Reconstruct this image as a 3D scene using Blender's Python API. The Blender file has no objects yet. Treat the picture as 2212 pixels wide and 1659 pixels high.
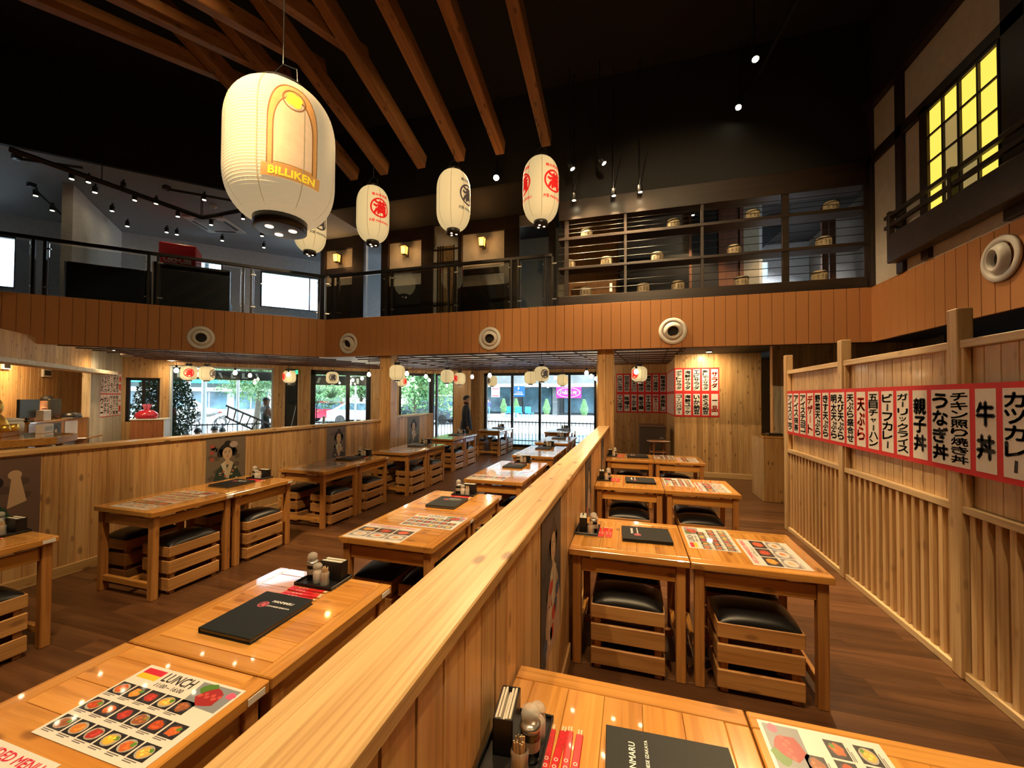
import bpy, bmesh, math, random
from mathutils import Vector, Matrix
random.seed(7)
PI = math.pi
scene = bpy.context.scene
COL = scene.collection

# ------------------------------------------------------------------ camera
IW, IH = 2212.0, 1659.0
FPX, CAMH = 867.0, 1.74
ROLL, PITCH, YAW = 0.0058, math.radians(1.1), math.radians(16.5508)
CX, CY = IW / 2, 841.26
def _cam_axes():
    c, s = math.cos(YAW), math.sin(YAW)
    r0 = Vector((c, s, 0)); f0 = Vector((-s, c, 0)); u0 = Vector((0, 0, 1))
    cp, sp = math.cos(PITCH), math.sin(PITCH)
    f = f0 * cp + u0 * sp; u = -f0 * sp + u0 * cp
    cr, sr = math.cos(ROLL), math.sin(ROLL)
    return r0 * cr + u * sr, u * cr - r0 * sr, f
RIGHT, UP, FWD = _cam_axes()
cam_data = bpy.data.cameras.new('camera')
cam_data.sensor_fit = 'HORIZONTAL'; cam_data.sensor_width = 36.0
cam_data.lens = FPX / IW * 36.0
cam_data.shift_y = (CY - IH / 2) / IW
cam_data.clip_start = 0.02; cam_data.clip_end = 300
cam = bpy.data.objects.new('camera', cam_data); COL.objects.link(cam)
M = Matrix((RIGHT, UP, -FWD)).transposed().to_4x4(); M.translation = (0, 0, CAMH)
cam.matrix_world = M
scene.camera = cam
def ray(px, py):
    return FWD + RIGHT * ((px - CX) / FPX) - UP * ((py - CY) / FPX)
def at(px, py, X=None, Y=None, Z=None, D=None, S=None):
    """photo pixel -> point on plane x=X, y=Y, z=Z, x-y=D or x+y=S"""
    d = ray(px, py)
    if X is not None: t = X / d.x
    elif Y is not None: t = Y / d.y
    elif Z is not None: t = (Z - CAMH) / d.z
    elif D is not None: t = D / (d.x - d.y)
    else: t = S / (d.x + d.y)
    return Vector((0, 0, CAMH)) + d * t

# ------------------------------------------------------------------ world, sun, exposure
world = bpy.data.worlds.new('sky'); scene.world = world; world.use_nodes = True
wn = world.node_tree.nodes; wl = world.node_tree.links
wbg = wn['Background']
wsky = wn.new('ShaderNodeTexSky'); wsky.sky_type = 'HOSEK_WILKIE'; wsky.turbidity = 7.0; wsky.ground_albedo = 0.5
wsky.sun_direction = (0.35, -0.45, 0.82)
wmix = wn.new('ShaderNodeMixRGB'); wmix.inputs[0].default_value = 0.75; wmix.inputs[2].default_value = (0.82, 0.93, 1.0, 1)
wl.new(wsky.outputs[0], wmix.inputs[1]); wl.new(wmix.outputs[0], wbg.inputs[0])
wbg.inputs[1].default_value = 6.5
def light(name, kind, loc, power, color, target=None, **k):
    d = bpy.data.lights.new(name, kind); d.energy = power; d.color = color
    for a, v in k.items(): setattr(d, a, v)
    o = bpy.data.objects.new(name, d); COL.objects.link(o); o.location = loc
    if target is not None:
        o.rotation_euler = (Vector(target) - Vector(loc)).to_track_quat('-Z', 'Y').to_euler()
    return o
light('sun', 'SUN', (0, 0, 20), 9.0, (1.0, 0.95, 0.86), target=(-7, 9, 3.6), angle=0.02)
vs = scene.view_settings
vs.view_transform = 'Standard'; vs.look = 'None'; vs.gamma = 1.0; vs.use_curve_mapping = False
vs.exposure = 0.65
scene.cycles.max_bounces = 7; scene.cycles.diffuse_bounces = 4; scene.cycles.glossy_bounces = 3
scene.cycles.transparent_max_bounces = 12; scene.cycles.transmission_bounces = 4
scene.cycles.sample_clamp_indirect = 4.0; scene.cycles.caustics_reflective = False; scene.cycles.caustics_refractive = False

# ------------------------------------------------------------------ mesh helpers
class MB:
    def __init__(s): s.v = []; s.f = []; s.c = []; s.col = None
    def add(s, vs, fs, T=None):
        n = len(s.v)
        s.v += [tuple(T @ Vector(p)) if T else tuple(p) for p in vs]
        s.f += [tuple(i + n for i in f) for f in fs]
        if s.col is not None or s.c:
            s.c += [s.col or (1, 1, 1)] * len(fs)
        return s
    def box(s, x0, y0, z0, x1, y1, z1, T=None):
        if x0 > x1: x0, x1 = x1, x0
        if y0 > y1: y0, y1 = y1, y0
        if z0 > z1: z0, z1 = z1, z0
        return s.add([(x0,y0,z0),(x1,y0,z0),(x1,y1,z0),(x0,y1,z0),(x0,y0,z1),(x1,y0,z1),(x1,y1,z1),(x0,y1,z1)],
            [(3,2,1,0),(4,5,6,7),(0,1,5,4),(1,2,6,5),(2,3,7,6),(3,0,4,7)], T)
    def cbox(s, x0, y0, z0, x1, y1, z1, c=0.004, T=None):
        """box with chamfered edges"""
        lo = (x0,y0,z0); hi = (x1,y1,z1)
        vs = []; idx = {}
        for a in range(3):
            for sx in (0,1):
                for sy in (0,1):
                    for sz in (0,1):
                        sg = (sx,sy,sz)
                        p = [ (hi[i] if sg[i] else lo[i]) for i in range(3)]
                        for i in range(3):
                            if i != a: p[i] += -c if sg[i] else c
                        idx[(a,)+sg] = len(vs); vs.append(tuple(p))
        fs = []
        def q(*k): return tuple(idx[i] for i in k)
        for a in range(3):
            b, d = (a+1)%3, (a+2)%3
            for sa in (0,1):
                def key(axis, sb, sd):
                    g = [0,0,0]; g[a]=sa; g[b]=sb; g[d]=sd
                    return (axis,)+tuple(g)
                f = q(key(a,0,0),key(a,1,0),key(a,1,1),key(a,0,1))
                fs.append(f if sa else f[::-1])
        for a in range(3):
            b, d = (a+1)%3, (a+2)%3
            for sb in (0,1):
                for sd in (0,1):
                    def key(axis, sa):
                        g = [0,0,0]; g[a]=sa; g[b]=sb; g[d]=sd
                        return (axis,)+tuple(g)
                    f = q(key(b,0),key(b,1),key(d,1),key(d,0))
                    fs.append(f if sb == sd else f[::-1])
        for sx in (0,1):
            for sy in (0,1):
                for sz in (0,1):
                    f = q((0,sx,sy,sz),(1,sx,sy,sz),(2,sx,sy,sz))
                    fs.append(f if (sx+sy+sz) % 2 == 1 else f[::-1])
        return s.add(vs, fs, T)
    def tube(s, pts, r, n=8, T=None, cap=True):
        pts = [Vector(p) for p in pts]
        rs = r if isinstance(r, (list, tuple)) else [r] * len(pts)
        vs = []; fs = []
        up0 = None
        for i, p in enumerate(pts):
            d = (pts[min(i+1, len(pts)-1)] - pts[max(i-1, 0)]).normalized()
            ref = Vector((0,0,1)) if abs(d.z) < 0.95 else Vector((1,0,0))
            if up0 is not None: ref = up0
            a = d.cross(ref)
            if a.length < 1e-4: a = d.cross(Vector((0,1,0)))
            a.normalize(); b = a.cross(d).normalized(); up0 = b
            for k in range(n):
                t = 2*PI*k/n
                vs.append(p + a*math.cos(t)*rs[i] + b*math.sin(t)*rs[i])
        for i in range(len(pts)-1):
            for k in range(n):
                k2 = (k+1) % n
                fs.append((i*n+k2, i*n+k, (i+1)*n+k, (i+1)*n+k2))
        if cap:
            fs.append(tuple(range(n))); fs.append(tuple((len(pts)-1)*n + k for k in reversed(range(n))))
        return s.add(vs, fs, T)
    def lathe(s, prof, n=24, T=None, closed_ends=True):
        vs = []; fs = []
        for r, z in prof:
            for k in range(n):
                t = 2*PI*k/n
                vs.append((r*math.cos(t), r*math.sin(t), z))
        m = len(prof)
        for i in range(m-1):
            for k in range(n):
                k2 = (k+1) % n
                fs.append((i*n+k, i*n+k2, (i+1)*n+k2, (i+1)*n+k))
        if closed_ends:
            if prof[0][0] > 1e-5: fs.append(tuple(reversed(range(n))))
            if prof[-1][0] > 1e-5: fs.append(tuple((m-1)*n + k for k in range(n)))
        return s.add(vs, fs, T)
    def prism(s, poly, z0, z1, T=None):
        """poly in xy, ccw, extruded in z"""
        n = len(poly)
        vs = [(x,y,z0) for x,y in poly] + [(x,y,z1) for x,y in poly]
        fs = [tuple(reversed(range(n))), tuple(range(n, 2*n))]
        for i in range(n):
            j = (i+1) % n
            fs.append((i, j, n+j, n+i))
        return s.add(vs, fs, T)
    def poly(s, pts, T=None): return s.add(pts, [tuple(range(len(pts)))], T)
    def mesh(s, name):
        me = bpy.data.meshes.new(name); me.from_pydata(s.v, [], s.f)
        if s.c:
            at_ = me.color_attributes.new('Col', 'FLOAT_COLOR', 'CORNER')
            k = 0
            buf = []
            for p, c in zip(me.polygons, s.c):
                buf += [c[0], c[1], c[2], 1.0] * p.loop_total
            at_.data.foreach_set('color', buf)
        return me
    def build(s, name, m, parent=None, smooth=False, kind=None, loc=None, rot=None):
        me = s.mesh(name)
        if m: me.materials.append(m)
        if smooth:
            for p in me.polygons: p.use_smooth = True
        o = bpy.data.objects.new(name, me); COL.objects.link(o)
        if parent: o.parent = parent
        if kind: o['kind'] = kind
        if loc is not None: o.location = loc
        if rot is not None: o.rotation_euler = rot
        return o
def inst(name, me, parent=None, loc=(0,0,0), rot=None, scale=None):
    o = bpy.data.objects.new(name, me); COL.objects.link(o); o.location = loc
    if parent: o.parent = parent
    if rot is not None: o.rotation_euler = rot
    if scale is not None: o.scale = scale
    return o
def tag(o, label, cat, group=None):
    o['label'] = label; o['category'] = cat
    if group: o['group'] = group
    return o
def thing(name, label, cat, loc=(0,0,0), rotz=0.0, group=None):
    o = bpy.data.objects.new(name, None); COL.objects.link(o)
    o.empty_display_size = 0.05
    o.location = loc; o.rotation_euler = (0,0,rotz)
    return tag(o, label, cat, group)
KIDS = {}
def copy_tree(root, loc, rotz=0.0, label=None, group=None):
    r = root.copy(); COL.objects.link(r); r.location = loc; r.rotation_euler = (0,0,rotz)
    if label: r['label'] = label
    if group: r['group'] = group
    for ch in list(root.children):
        c = ch.copy(); COL.objects.link(c); c.parent = r; c.matrix_parent_inverse = ch.matrix_parent_inverse
        for g in list(ch.children):
            d = g.copy(); COL.objects.link(d); d.parent = c; d.matrix_parent_inverse = g.matrix_parent_inverse
    return r

# ------------------------------------------------------------------ materials
MAT = {}
def nodes(name):
    m = bpy.data.materials.new(name); m.use_nodes = True
    nt = m.node_tree; b = nt.nodes['Principled BSDF']
    MAT[name] = m
    return m, nt, b
def setp(b, rough=None, metal=None, coat=None, coatr=None, spec=None, emit=None, es=None, alpha=None, trans=None, ior=None, sheen=None):
    I = b.inputs
    if rough is not None: I['Roughness'].default_value = rough
    if metal is not None: I['Metallic'].default_value = metal
    if coat is not None: I['Coat Weight'].default_value = coat
    if coatr is not None: I['Coat Roughness'].default_value = coatr
    if spec is not None: I['Specular IOR Level'].default_value = spec
    if emit is not None: I['Emission Color'].default_value = (*emit, 1)
    if es is not None: I['Emission Strength'].default_value = es
    if alpha is not None: I['Alpha'].default_value = alpha
    if trans is not None: I['Transmission Weight'].default_value = trans
    if ior is not None: I['IOR'].default_value = ior
def plain(name, col, noise=0.08, scale=18.0, **k):
    """flat colour with faint procedural mottling"""
    m, nt, b = nodes(name)
    tc = nt.nodes.new('ShaderNodeTexCoord'); n = nt.nodes.new('ShaderNodeTexNoise'); n.inputs['Scale'].default_value = scale; n.inputs['Detail'].default_value = 4
    nt.links.new(tc.outputs['Object'], n.inputs['Vector'])
    r = nt.nodes.new('ShaderNodeValToRGB')
    r.color_ramp.elements[0].position = 0.3; r.color_ramp.elements[1].position = 0.7
    r.color_ramp.elements[0].color = (*[max(0, c*(1-noise)) for c in col], 1); r.color_ramp.elements[1].color = (*[min(1, c*(1+noise)) for c in col], 1)
    nt.links.new(n.outputs[0], r.inputs[0]); nt.links.new(r.outputs[0], b.inputs['Base Color'])
    setp(b, **k)
    return m
def glow(name, col, strength):
    m, nt, b = nodes(name)
    b.inputs['Base Color'].default_value = (*col, 1)
    setp(b, emit=col, es=strength, rough=0.6)
    return m
def printed(name, rough=0.5, coat=0.0, coatr=0.1):
    """flat print: colours come from the mesh's colour attribute"""
    m, nt, b = nodes(name)
    a = nt.nodes.new('ShaderNodeAttribute'); a.attribute_name = 'Col'
    nt.links.new(a.outputs['Color'], b.inputs['Base Color'])
    setp(b, rough=rough, coat=coat, coatr=coatr)
    return m
def wood(name, light_c, dark_c, axis='Z', rough=0.5, coat=0.0, coatr=0.1, knots=0.6, tone=0.16, grain=1.0, knot_c=(0.10, 0.035, 0.012), bump=0.15):
    m, nt, b = nodes(name); N = nt.nodes; L = nt.links
    tc = N.new('ShaderNodeTexCoord'); oi = N.new('ShaderNodeObjectInfo')
    off = N.new('ShaderNodeVectorMath'); off.operation = 'SCALE'; off.inputs[0].default_value = (31.7, 17.3, 43.1)
    L.new(oi.outputs['Random'], off.inputs['Scale'])
    add = N.new('ShaderNodeVectorMath'); add.operation = 'ADD'
    L.new(tc.outputs['Object'], add.inputs[0]); L.new(off.outputs[0], add.inputs[1])
    def mapped(along, across):
        mp = N.new('ShaderNodeMapping')
        sc = [across]*3; sc['XYZ'.index(axis)] = along
        mp.inputs['Scale'].default_value = sc
        L.new(add.outputs[0], mp.inputs['Vector']); return mp
    m1 = mapped(0.9, 13.0*grain)
    n1 = N.new('ShaderNodeTexNoise'); n1.inputs['Scale'].default_value = 1.0; n1.inputs['Detail'].default_value = 5; n1.inputs['Distortion'].default_value = 0.6
    L.new(m1.outputs[0], n1.inputs['Vector'])
    r1 = N.new('ShaderNodeValToRGB'); e = r1.color_ramp.elements
    e[0].position = 0.30; e[0].color = (*dark_c, 1); e[1].position = 0.62; e[1].color = (*light_c, 1)
    L.new(n1.outputs[0], r1.inputs[0])
    # fine growth lines
    m2 = mapped(1.6, 46.0*grain)
    n2 = N.new('ShaderNodeTexNoise'); n2.inputs['Scale'].default_value = 1.0; n2.inputs['Detail'].default_value = 3; n2.inputs['Distortion'].default_value = 0.3
    L.new(m2.outputs[0], n2.inputs['Vector'])
    r2 = N.new('ShaderNodeValToRGB'); r2.color_ramp.elements[0].position = 0.36; r2.color_ramp.elements[0].color = (0.72,0.66,0.58,1)
    r2.color_ramp.elements[1].position = 0.52; r2.color_ramp.elements[1].color = (1,1,1,1)
    L.new(n2.outputs[0], r2.inputs[0])
    mul = N.new('ShaderNodeMixRGB'); mul.blend_type = 'MULTIPLY'; mul.inputs[0].default_value = 0.75
    L.new(r1.outputs[0], mul.inputs[1]); L.new(r2.outputs[0], mul.inputs[2])
    # knots
    last = mul
    if knots > 0:
        m3 = mapped(4.2, 9.5)
        vo = N.new('ShaderNodeTexVoronoi'); vo.inputs['Scale'].default_value = 1.0
        try: vo.inputs['Randomness'].default_value = 1.0
        except Exception: pass
        L.new(m3.outputs[0], vo.inputs['Vector'])
        rk = N.new('ShaderNodeValToRGB')
        rk.color_ramp.elements[0].position = 0.10; rk.color_ramp.elements[0].color = (1,1,1,1)
        rk.color_ramp.elements[1].position = 0.20; rk.color_ramp.elements[1].color = (0,0,0,1)
        L.new(vo.outputs['Distance'], rk.inputs[0])
        km = N.new('ShaderNodeMath'); km.operation = 'MULTIPLY'; km.inputs[1].default_value = knots
        L.new(rk.outputs[0], km.inputs[0])
        mk = N.new('ShaderNodeMixRGB'); mk.inputs[2].default_value = (*knot_c, 1)
        L.new(km.outputs[0], mk.inputs[0]); L.new(mul.outputs[0], mk.inputs[1]); last = mk
    # board to board tone
    mr = N.new('ShaderNodeMapRange'); mr.inputs['To Min'].default_value = 1.0 - tone; mr.inputs['To Max'].default_value = 1.0 + tone*0.6
    L.new(oi.outputs['Random'], mr.inputs['Value'])
    tm = N.new('ShaderNodeVectorMath'); tm.operation = 'SCALE'
    L.new(last.outputs[0], tm.inputs[0]); L.new(mr.outputs[0], tm.inputs['Scale'])
    L.new(tm.outputs[0], b.inputs['Base Color'])
    if bump > 0:
        bp = N.new('ShaderNodeBump'); bp.inputs['Strength'].default_value = bump; bp.inputs['Distance'].default_value = 0.002
        L.new(n2.outputs[0], bp.inputs['Height']); L.new(bp.outputs[0], b.inputs['Normal'])
    setp(b, rough=rough, coat=coat, coatr=coatr)
    return m
def glass(name, tint=(0.92, 0.97, 0.98), refl=0.10, rough=0.0):
    m, nt, b = nodes(name); N = nt.nodes; L = nt.links
    N.remove(b)
    out = [n for n in N if n.type == 'OUTPUT_MATERIAL'][0]
    t = N.new('ShaderNodeBsdfTransparent'); t.inputs[0].default_value = (*tint, 1)
    g = N.new('ShaderNodeBsdfGlossy'); g.inputs['Roughness'].default_value = rough; g.inputs[0].default_value = (1,1,1,1)
    fr = N.new('ShaderNodeFresnel'); fr.inputs[0].default_value = 1.45
    mx = N.new('ShaderNodeMixShader')
    ad = N.new('ShaderNodeMath'); ad.operation = 'MULTIPLY'; ad.inputs[1].default_value = refl * 10
    L.new(fr.outputs[0], ad.inputs[0]); L.new(ad.outputs[0], mx.inputs[0])
    L.new(t.outputs[0], mx.inputs[1]); L.new(g.outputs[0], mx.inputs[2]); L.new(mx.outputs[0], out.inputs[0])
    return m
PINE_L, PINE_D = (0.66, 0.41, 0.18), (0.52, 0.28, 0.10)
pine = wood('pine_vertical', PINE_L, PINE_D, 'Z', rough=0.5, coat=0.25, coatr=0.2, tone=0.2)
pine_y = wood('pine_along_y', (0.66,0.44,0.20), (0.50,0.30,0.115), 'Y', rough=0.42, coat=0.25, coatr=0.2, knots=0.75, grain=2.0)
pine_x = wood('pine_along_x', (0.64,0.44,0.21), (0.50,0.31,0.13), 'X', rough=0.45, coat=0.2, knots=0.5)
pine_pale = wood('pine_pale_vertical', (0.70,0.49,0.26), (0.58,0.37,0.17), 'Z', rough=0.5, coat=0.15, knots=0.3, tone=0.12)
pine_grey = wood('pine_weathered', (0.52,0.46,0.34), (0.36,0.30,0.20), 'Z', rough=0.6, knots=0.6)
honey_x = wood('honey_table_x', (0.63,0.31,0.075), (0.51,0.215,0.042), 'X', rough=0.16, coat=1.0, coatr=0.035, knots=0.55, tone=0.16)
honey_y = wood('honey_table_y', (0.63,0.31,0.075), (0.51,0.215,0.042), 'Y', rough=0.16, coat=1.0, coatr=0.035, knots=0.55, tone=0.16)
honey_z = wood('honey_table_z', (0.50,0.235,0.065), (0.38,0.15,0.035), 'Z', rough=0.4, coat=0.4, coatr=0.15, knots=0.45)
crate_x = wood('crate_slat_x', (0.54,0.29,0.10), (0.42,0.19,0.055), 'X', rough=0.45, coat=0.25, knots=0.5)
crate_y = wood('crate_slat_y', (0.54,0.29,0.10), (0.42,0.19,0.055), 'Y', rough=0.45, coat=0.25, knots=0.5)
crate_z = wood('crate_post_z', (0.46,0.24,0.085), (0.36,0.16,0.05), 'Z', rough=0.5, knots=0.3)
rafter_m = wood('rafter_timber', (0.36,0.16,0.055), (0.25,0.10,0.032), 'Y', rough=0.55, knots=0.8, grain=0.6)
fascia_m = plain('fascia_paint', (0.46,0.20,0.065), noise=0.06, scale=60, rough=0.7)
fascia_gap = plain('fascia_groove', (0.14,0.045,0.014), rough=0.8)
dark_timber = wood('dark_stained_timber', (0.030,0.016,0.010), (0.014,0.008,0.006), 'X', rough=0.4, knots=0.1)
floor_m = wood('floor_vinyl_x', (0.125,0.055,0.023), (0.066,0.028,0.012), 'X', rough=0.30, knots=0.0, tone=0.38, grain=0.9, bump=0.05)
black_m = plain('black_paint', (0.010,0.010,0.011), rough=0.75)
black_steel = plain('black_steel', (0.012,0.012,0.014), rough=0.4)
leather = plain('black_leather', (0.005,0.005,0.006), rough=0.36, spec=0.4)
black_plastic = plain('black_plastic', (0.012,0.011,0.012), rough=0.35)
white_m = plain('white_plastic', (0.74,0.73,0.70), noise=0.03, rough=0.45)
plaster = plain('white_plaster', (0.56,0.53,0.49), noise=0.07, scale=9, rough=0.85)
grey_ceil = plain('grey_ceiling_paint', (0.42,0.46,0.50), noise=0.04, rough=0.8)
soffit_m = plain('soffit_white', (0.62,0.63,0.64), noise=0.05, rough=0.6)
paper_w = plain('white_paper', (0.74,0.70,0.66), noise=0.04, scale=30, rough=0.7)
red_paper = plain('red_paper', (0.62,0.018,0.02), noise=0.06, rough=0.65)
ink_black = plain('black_ink', (0.016,0.015,0.018), rough=0.7)
ink_red = plain('red_ink', (0.72,0.05,0.018), rough=0.7)
print_m = printed('flat_print', rough=0.55)
lam_m = printed('laminated_print', rough=0.35, coat=1.0, coatr=0.04)
steel = plain('brushed_steel', (0.55,0.55,0.55), rough=0.3, metal=1.0)
bamboo_m = plain('brown_bamboo', (0.085,0.035,0.02), noise=0.3, scale=6, rough=0.45)
clear = glass('clear_glass')
rail_glass = glass('rail_glass', (0.80,0.84,0.87), 0.10)
jar_glass, _nt, _b = nodes('jar_glass'); _b.inputs['Base Color'].default_value = (0.72,0.70,0.66,1); setp(_b, rough=0.08, spec=0.8, alpha=0.38)
lantern_m, _nt, _b = nodes('lantern_paper'); _b.inputs['Base Color'].default_value = (0.50,0.40,0.24,1); setp(_b, rough=0.7, emit=(1.0,0.76,0.36), es=0.36)
giant_m, _nt, _b = nodes('giant_lantern_paper'); _b.inputs['Base Color'].default_value = (0.46,0.38,0.25,1); setp(_b, rough=0.8, emit=(1.0,0.76,0.42), es=0.25)
seam_m = plain('lantern_seam', (0.36,0.27,0.15), rough=0.8, emit=(1.0,0.66,0.30), es=0.16)
bulb_m = glow('bulb_glow', (1.0, 0.86, 0.58), 14.0)
spot_m = glow('spot_glow', (1.0, 0.84, 0.52), 30.0)

# ------------------------------------------------------------------ lettering
GLY = {}
def load_glyphs(strs, bold=0.0):
    todo = []
    for s_ in strs:
        if s_ in GLY: continue
        cu = bpy.data.curves.new('t', 'FONT'); cu.body = s_; cu.size = 1.0; cu.resolution_u = 2
        cu.align_x = 'CENTER'
        o = bpy.data.objects.new('t', cu); COL.objects.link(o); todo.append((s_, o))
    dg = bpy.context.evaluated_depsgraph_get()
    for s_, o in todo:
        me = o.evaluated_get(dg).to_mesh()
        vs = [v.co.copy() for v in me.vertices]; fs = [tuple(p.vertices) for p in me.polygons]
        GLY[s_] = (vs, fs)
    for s_, o in todo:
        cu = o.data; bpy.data.objects.remove(o); bpy.data.curves.remove(cu)
def glyph_fit(mb, s_, cx, cy, w, h, bold=0.0, keep=False, T=None, mirror=False):
    """adds glyph/string fitted into w x h box centred at cx,cy in local xy plane (z=0), then T"""
    vs, fs = GLY[s_]
    if not vs: return
    x0 = min(v.x for v in vs); x1 = max(v.x for v in vs); y0 = min(v.y for v in vs); y1 = max(v.y for v in vs)
    sx = w / max(1e-6, x1 - x0); sy = h / max(1e-6, y1 - y0)
    if keep: sx = sy = min(sx, sy)
    out = []
    for v in vs:
        x = (v.x - (x0+x1)/2) * sx * (-1 if mirror else 1); y = (v.y - (y0+y1)/2) * sy
        out.append(Vector((cx + x, cy + y, 0)))
    fs = [f[::-1] for f in fs] if mirror else fs
    if bold <= 0: mb.add(out, fs, T); return
    d = bold * min(w, h)
    for dx, dy in ((-d,0),(d,0),(0,-d),(0,d)): mb.add([v + Vector((dx,dy,0)) for v in out], fs, T)
SMALL = set('っッゃャー・ぃ')
def vtext(mb, s_, cx, ytop, ybot, w, bold=0.055, T=None):
    """vertical writing, characters stacked from ytop down to ybot"""
    n = len(s_); step = (ytop - ybot) / n
    for i, ch in enumerate(s_):
        cyy = ytop - (i + 0.5) * step
        k = 0.66 if ch in 'ッャっ・' else 1.0
        if ch == 'ー':
            mb.add([(cx-w*0.09, cyy-step*0.36, 0), (cx+w*0.09, cyy-step*0.36, 0), (cx+w*0.12, cyy+step*0.36, 0), (cx-w*0.04, cyy+step*0.40, 0)], [(0,1,2,3)], T)
        elif ch == '一':
            glyph_fit(mb, ch, cx, cyy, w*0.9, step*0.13, bold, T=T)
        else:
            glyph_fit(mb, ch, cx, cyy, w*k, min(step*0.86, w*1.15)*k, bold, T=T)
STRIPS_SCREEN = [  # text columns right to left on the slatted screen, last item = red ink
 (['アイスバニラ'],0),(['アイス抹茶'],0),(['アイスチョコ'],0),(['デザート'],1),(['野菜天ぷら'],0),(['きす天ぷら'],0),(['えび天ぷら','明太天ぷら'],0),
 (['天ぷら盛合せ'],0),(['天ぷら'],1),(['五目チャーハン'],0),(['ビーフカレー'],0),(['ガーリックライス'],0),(['親子丼'],0),(['うなぎ丼','チキン照り焼き丼'],0),(['牛丼'],0),(['カツカレー'],0)]
WALL1_TOP = ['大阪いか焼き','空芯菜炒め','ハラミ・カルビ','生姜焼き','鯛照り焼き','サバ塩焼き','鮭塩焼き']
WALL1_BOT = ['アサリ味噌汁','味噌汁','キムチ鍋','寄せ鍋','牛すき焼き','鍋・スープ汁','茶碗蒸し']
WALL2_TOP = ['ポテトサラダ','海鮮サラダ','エビサラダ','豚しゃぶサラダ','サラダ']
WALL2_BOT = ['コーンバター','海鮮ユッケ','いか納豆','まぐろ納豆','一品']
LEFT_TOP = ['まぐろにぎり','ハマチイカ','エビハマチ','サーモン','海鮮ちらし丼','にぎり盛合せ','寿司']
LEFT_BOT = ['ウニ','ホタテ','いくら','サーモン','あなご一貫','まぐろ一貫','一貫']
ROMA = dict(zip(sum([[' '.join(t)] for t, _ in STRIPS_SCREEN], []), ['vanilla ice cream','green tea ice cream','chocolate ice cream','DESSERT in red','vegetable tempura','kisu tempura','shrimp and roe tempura','assorted tempura','TEMPURA in red','gomoku fried rice','beef curry','garlic rice','oyako bowl','eel and teriyaki bowls','beef bowl','katsu curry']))
ROMA.update(zip(WALL1_TOP, ['Osaka grilled squid','fried water spinach','grilled kalbi','ginger grill','sea bream teriyaki','salted mackerel','salted salmon']))
ROMA.update(zip(WALL1_BOT, ['clam miso soup','plain miso soup','kimchi hotpot','yose hotpot','beef sukiyaki','HOTPOT AND SOUP in red','steamed egg custard']))
ROMA.update(zip(WALL2_TOP, ['potato salad','seafood salad','shrimp salad','pork shabu salad','SALAD in red']))
ROMA.update(zip(WALL2_BOT, ['corn butter','seafood yukke','squid natto','tuna natto','SINGLE DISHES in red']))
allch = set(''.join(sum([t for t, _ in STRIPS_SCREEN], []) + WALL1_TOP + WALL1_BOT + WALL2_TOP + WALL2_BOT + LEFT_TOP + LEFT_BOT + ['屋台居酒屋大阪満'])) - set('ー')
load_glyphs(sorted(allch), 0.03)
load_glyphs(['満', 'MANMARU', '大阪 MANMARU', '屋台居酒屋', 'JAPANESE IZAKAYA', 'LUNCH', '11:00 – 16:00', 'RECOMMENDED MENU', 'BILLIKEN', 'BOSTON', '11', 'Solane', 'Petit Four', 'Coca-Cola', '25', '25A', '26', '26A', '27', '27A', '24', '24A', 'おすすめメニュー', 'PULL', 'S'], 0.02)
# ================================================================== setting
Z2 = Vector((0, 0, 1))
def frame(o, xd):
    """matrix: local x -> xd (horizontal), local y -> up, local z -> outward (xd x up)"""
    x = Vector(xd).normalized(); z = x.cross(Z2)
    m = Matrix((x, Z2, z)).transposed().to_4x4(); m.translation = Vector(o); return m
def uframe(o, xd):
    """matrix: local x -> xd, local z -> up"""
    x = Vector(xd).normalized(); y = Z2.cross(x)
    m = Matrix((x, y, Z2)).transposed().to_4x4(); m.translation = Vector(o); return m
def struct(name, mb, m, parent=None): return mb.build(name, m, parent, kind=None if parent else 'structure')
def rotz_of(xd): return math.atan2(xd[1], xd[0])
plank_cache = {}
def plank_mesh(w, h, t, m, ch=0.004):
    k = (round(w,4), round(h,4), t, m.name)
    if k not in plank_cache:
        me = MB().cbox(-w/2, 0, 0, w/2, t, h, ch).mesh('plank'); me.materials.append(m); plank_cache[k] = me
    return plank_cache[k]
def planks(parent, p0, p1, z0, z1, w, m, t=0.018, gap=0.002, skip=None, ch=0.004, name='plank'):
    """vertical boards from p0 to p1 (seen with p0 on the left), standing proud of the line"""
    p0 = Vector((p0[0], p0[1], 0)); p1 = Vector((p1[0], p1[1], 0))
    d = (p1 - p0); Ln = d.length; d.normalize(); n = max(1, round(Ln / w)); ww = Ln / n
    rz = rotz_of(d); out = d.cross(Z2)
    for i in range(n):
        c = p0 + d * (ww * (i + 0.5))
        spans = [(z0, z1)]
        if skip:
            for (a, b, za, zb) in skip:
                if a - 0.3*ww < ww*(i+0.5) < b + 0.3*ww:
                    ns = []
                    for (s0, s1) in spans:
                        if za > s0 + 0.02: ns.append((s0, min(s1, za)))
                        if zb < s1 - 0.02: ns.append((max(s0, zb), s1))
                    spans = [q for q in ns if q[1] - q[0] > 0.02]
        for (s0, s1) in spans:
            inst(name, plank_mesh(ww - gap, s1 - s0, t, m, ch), parent, (c.x + out.x*t, c.y + out.y*t, s0), (0, 0, rz))
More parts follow.
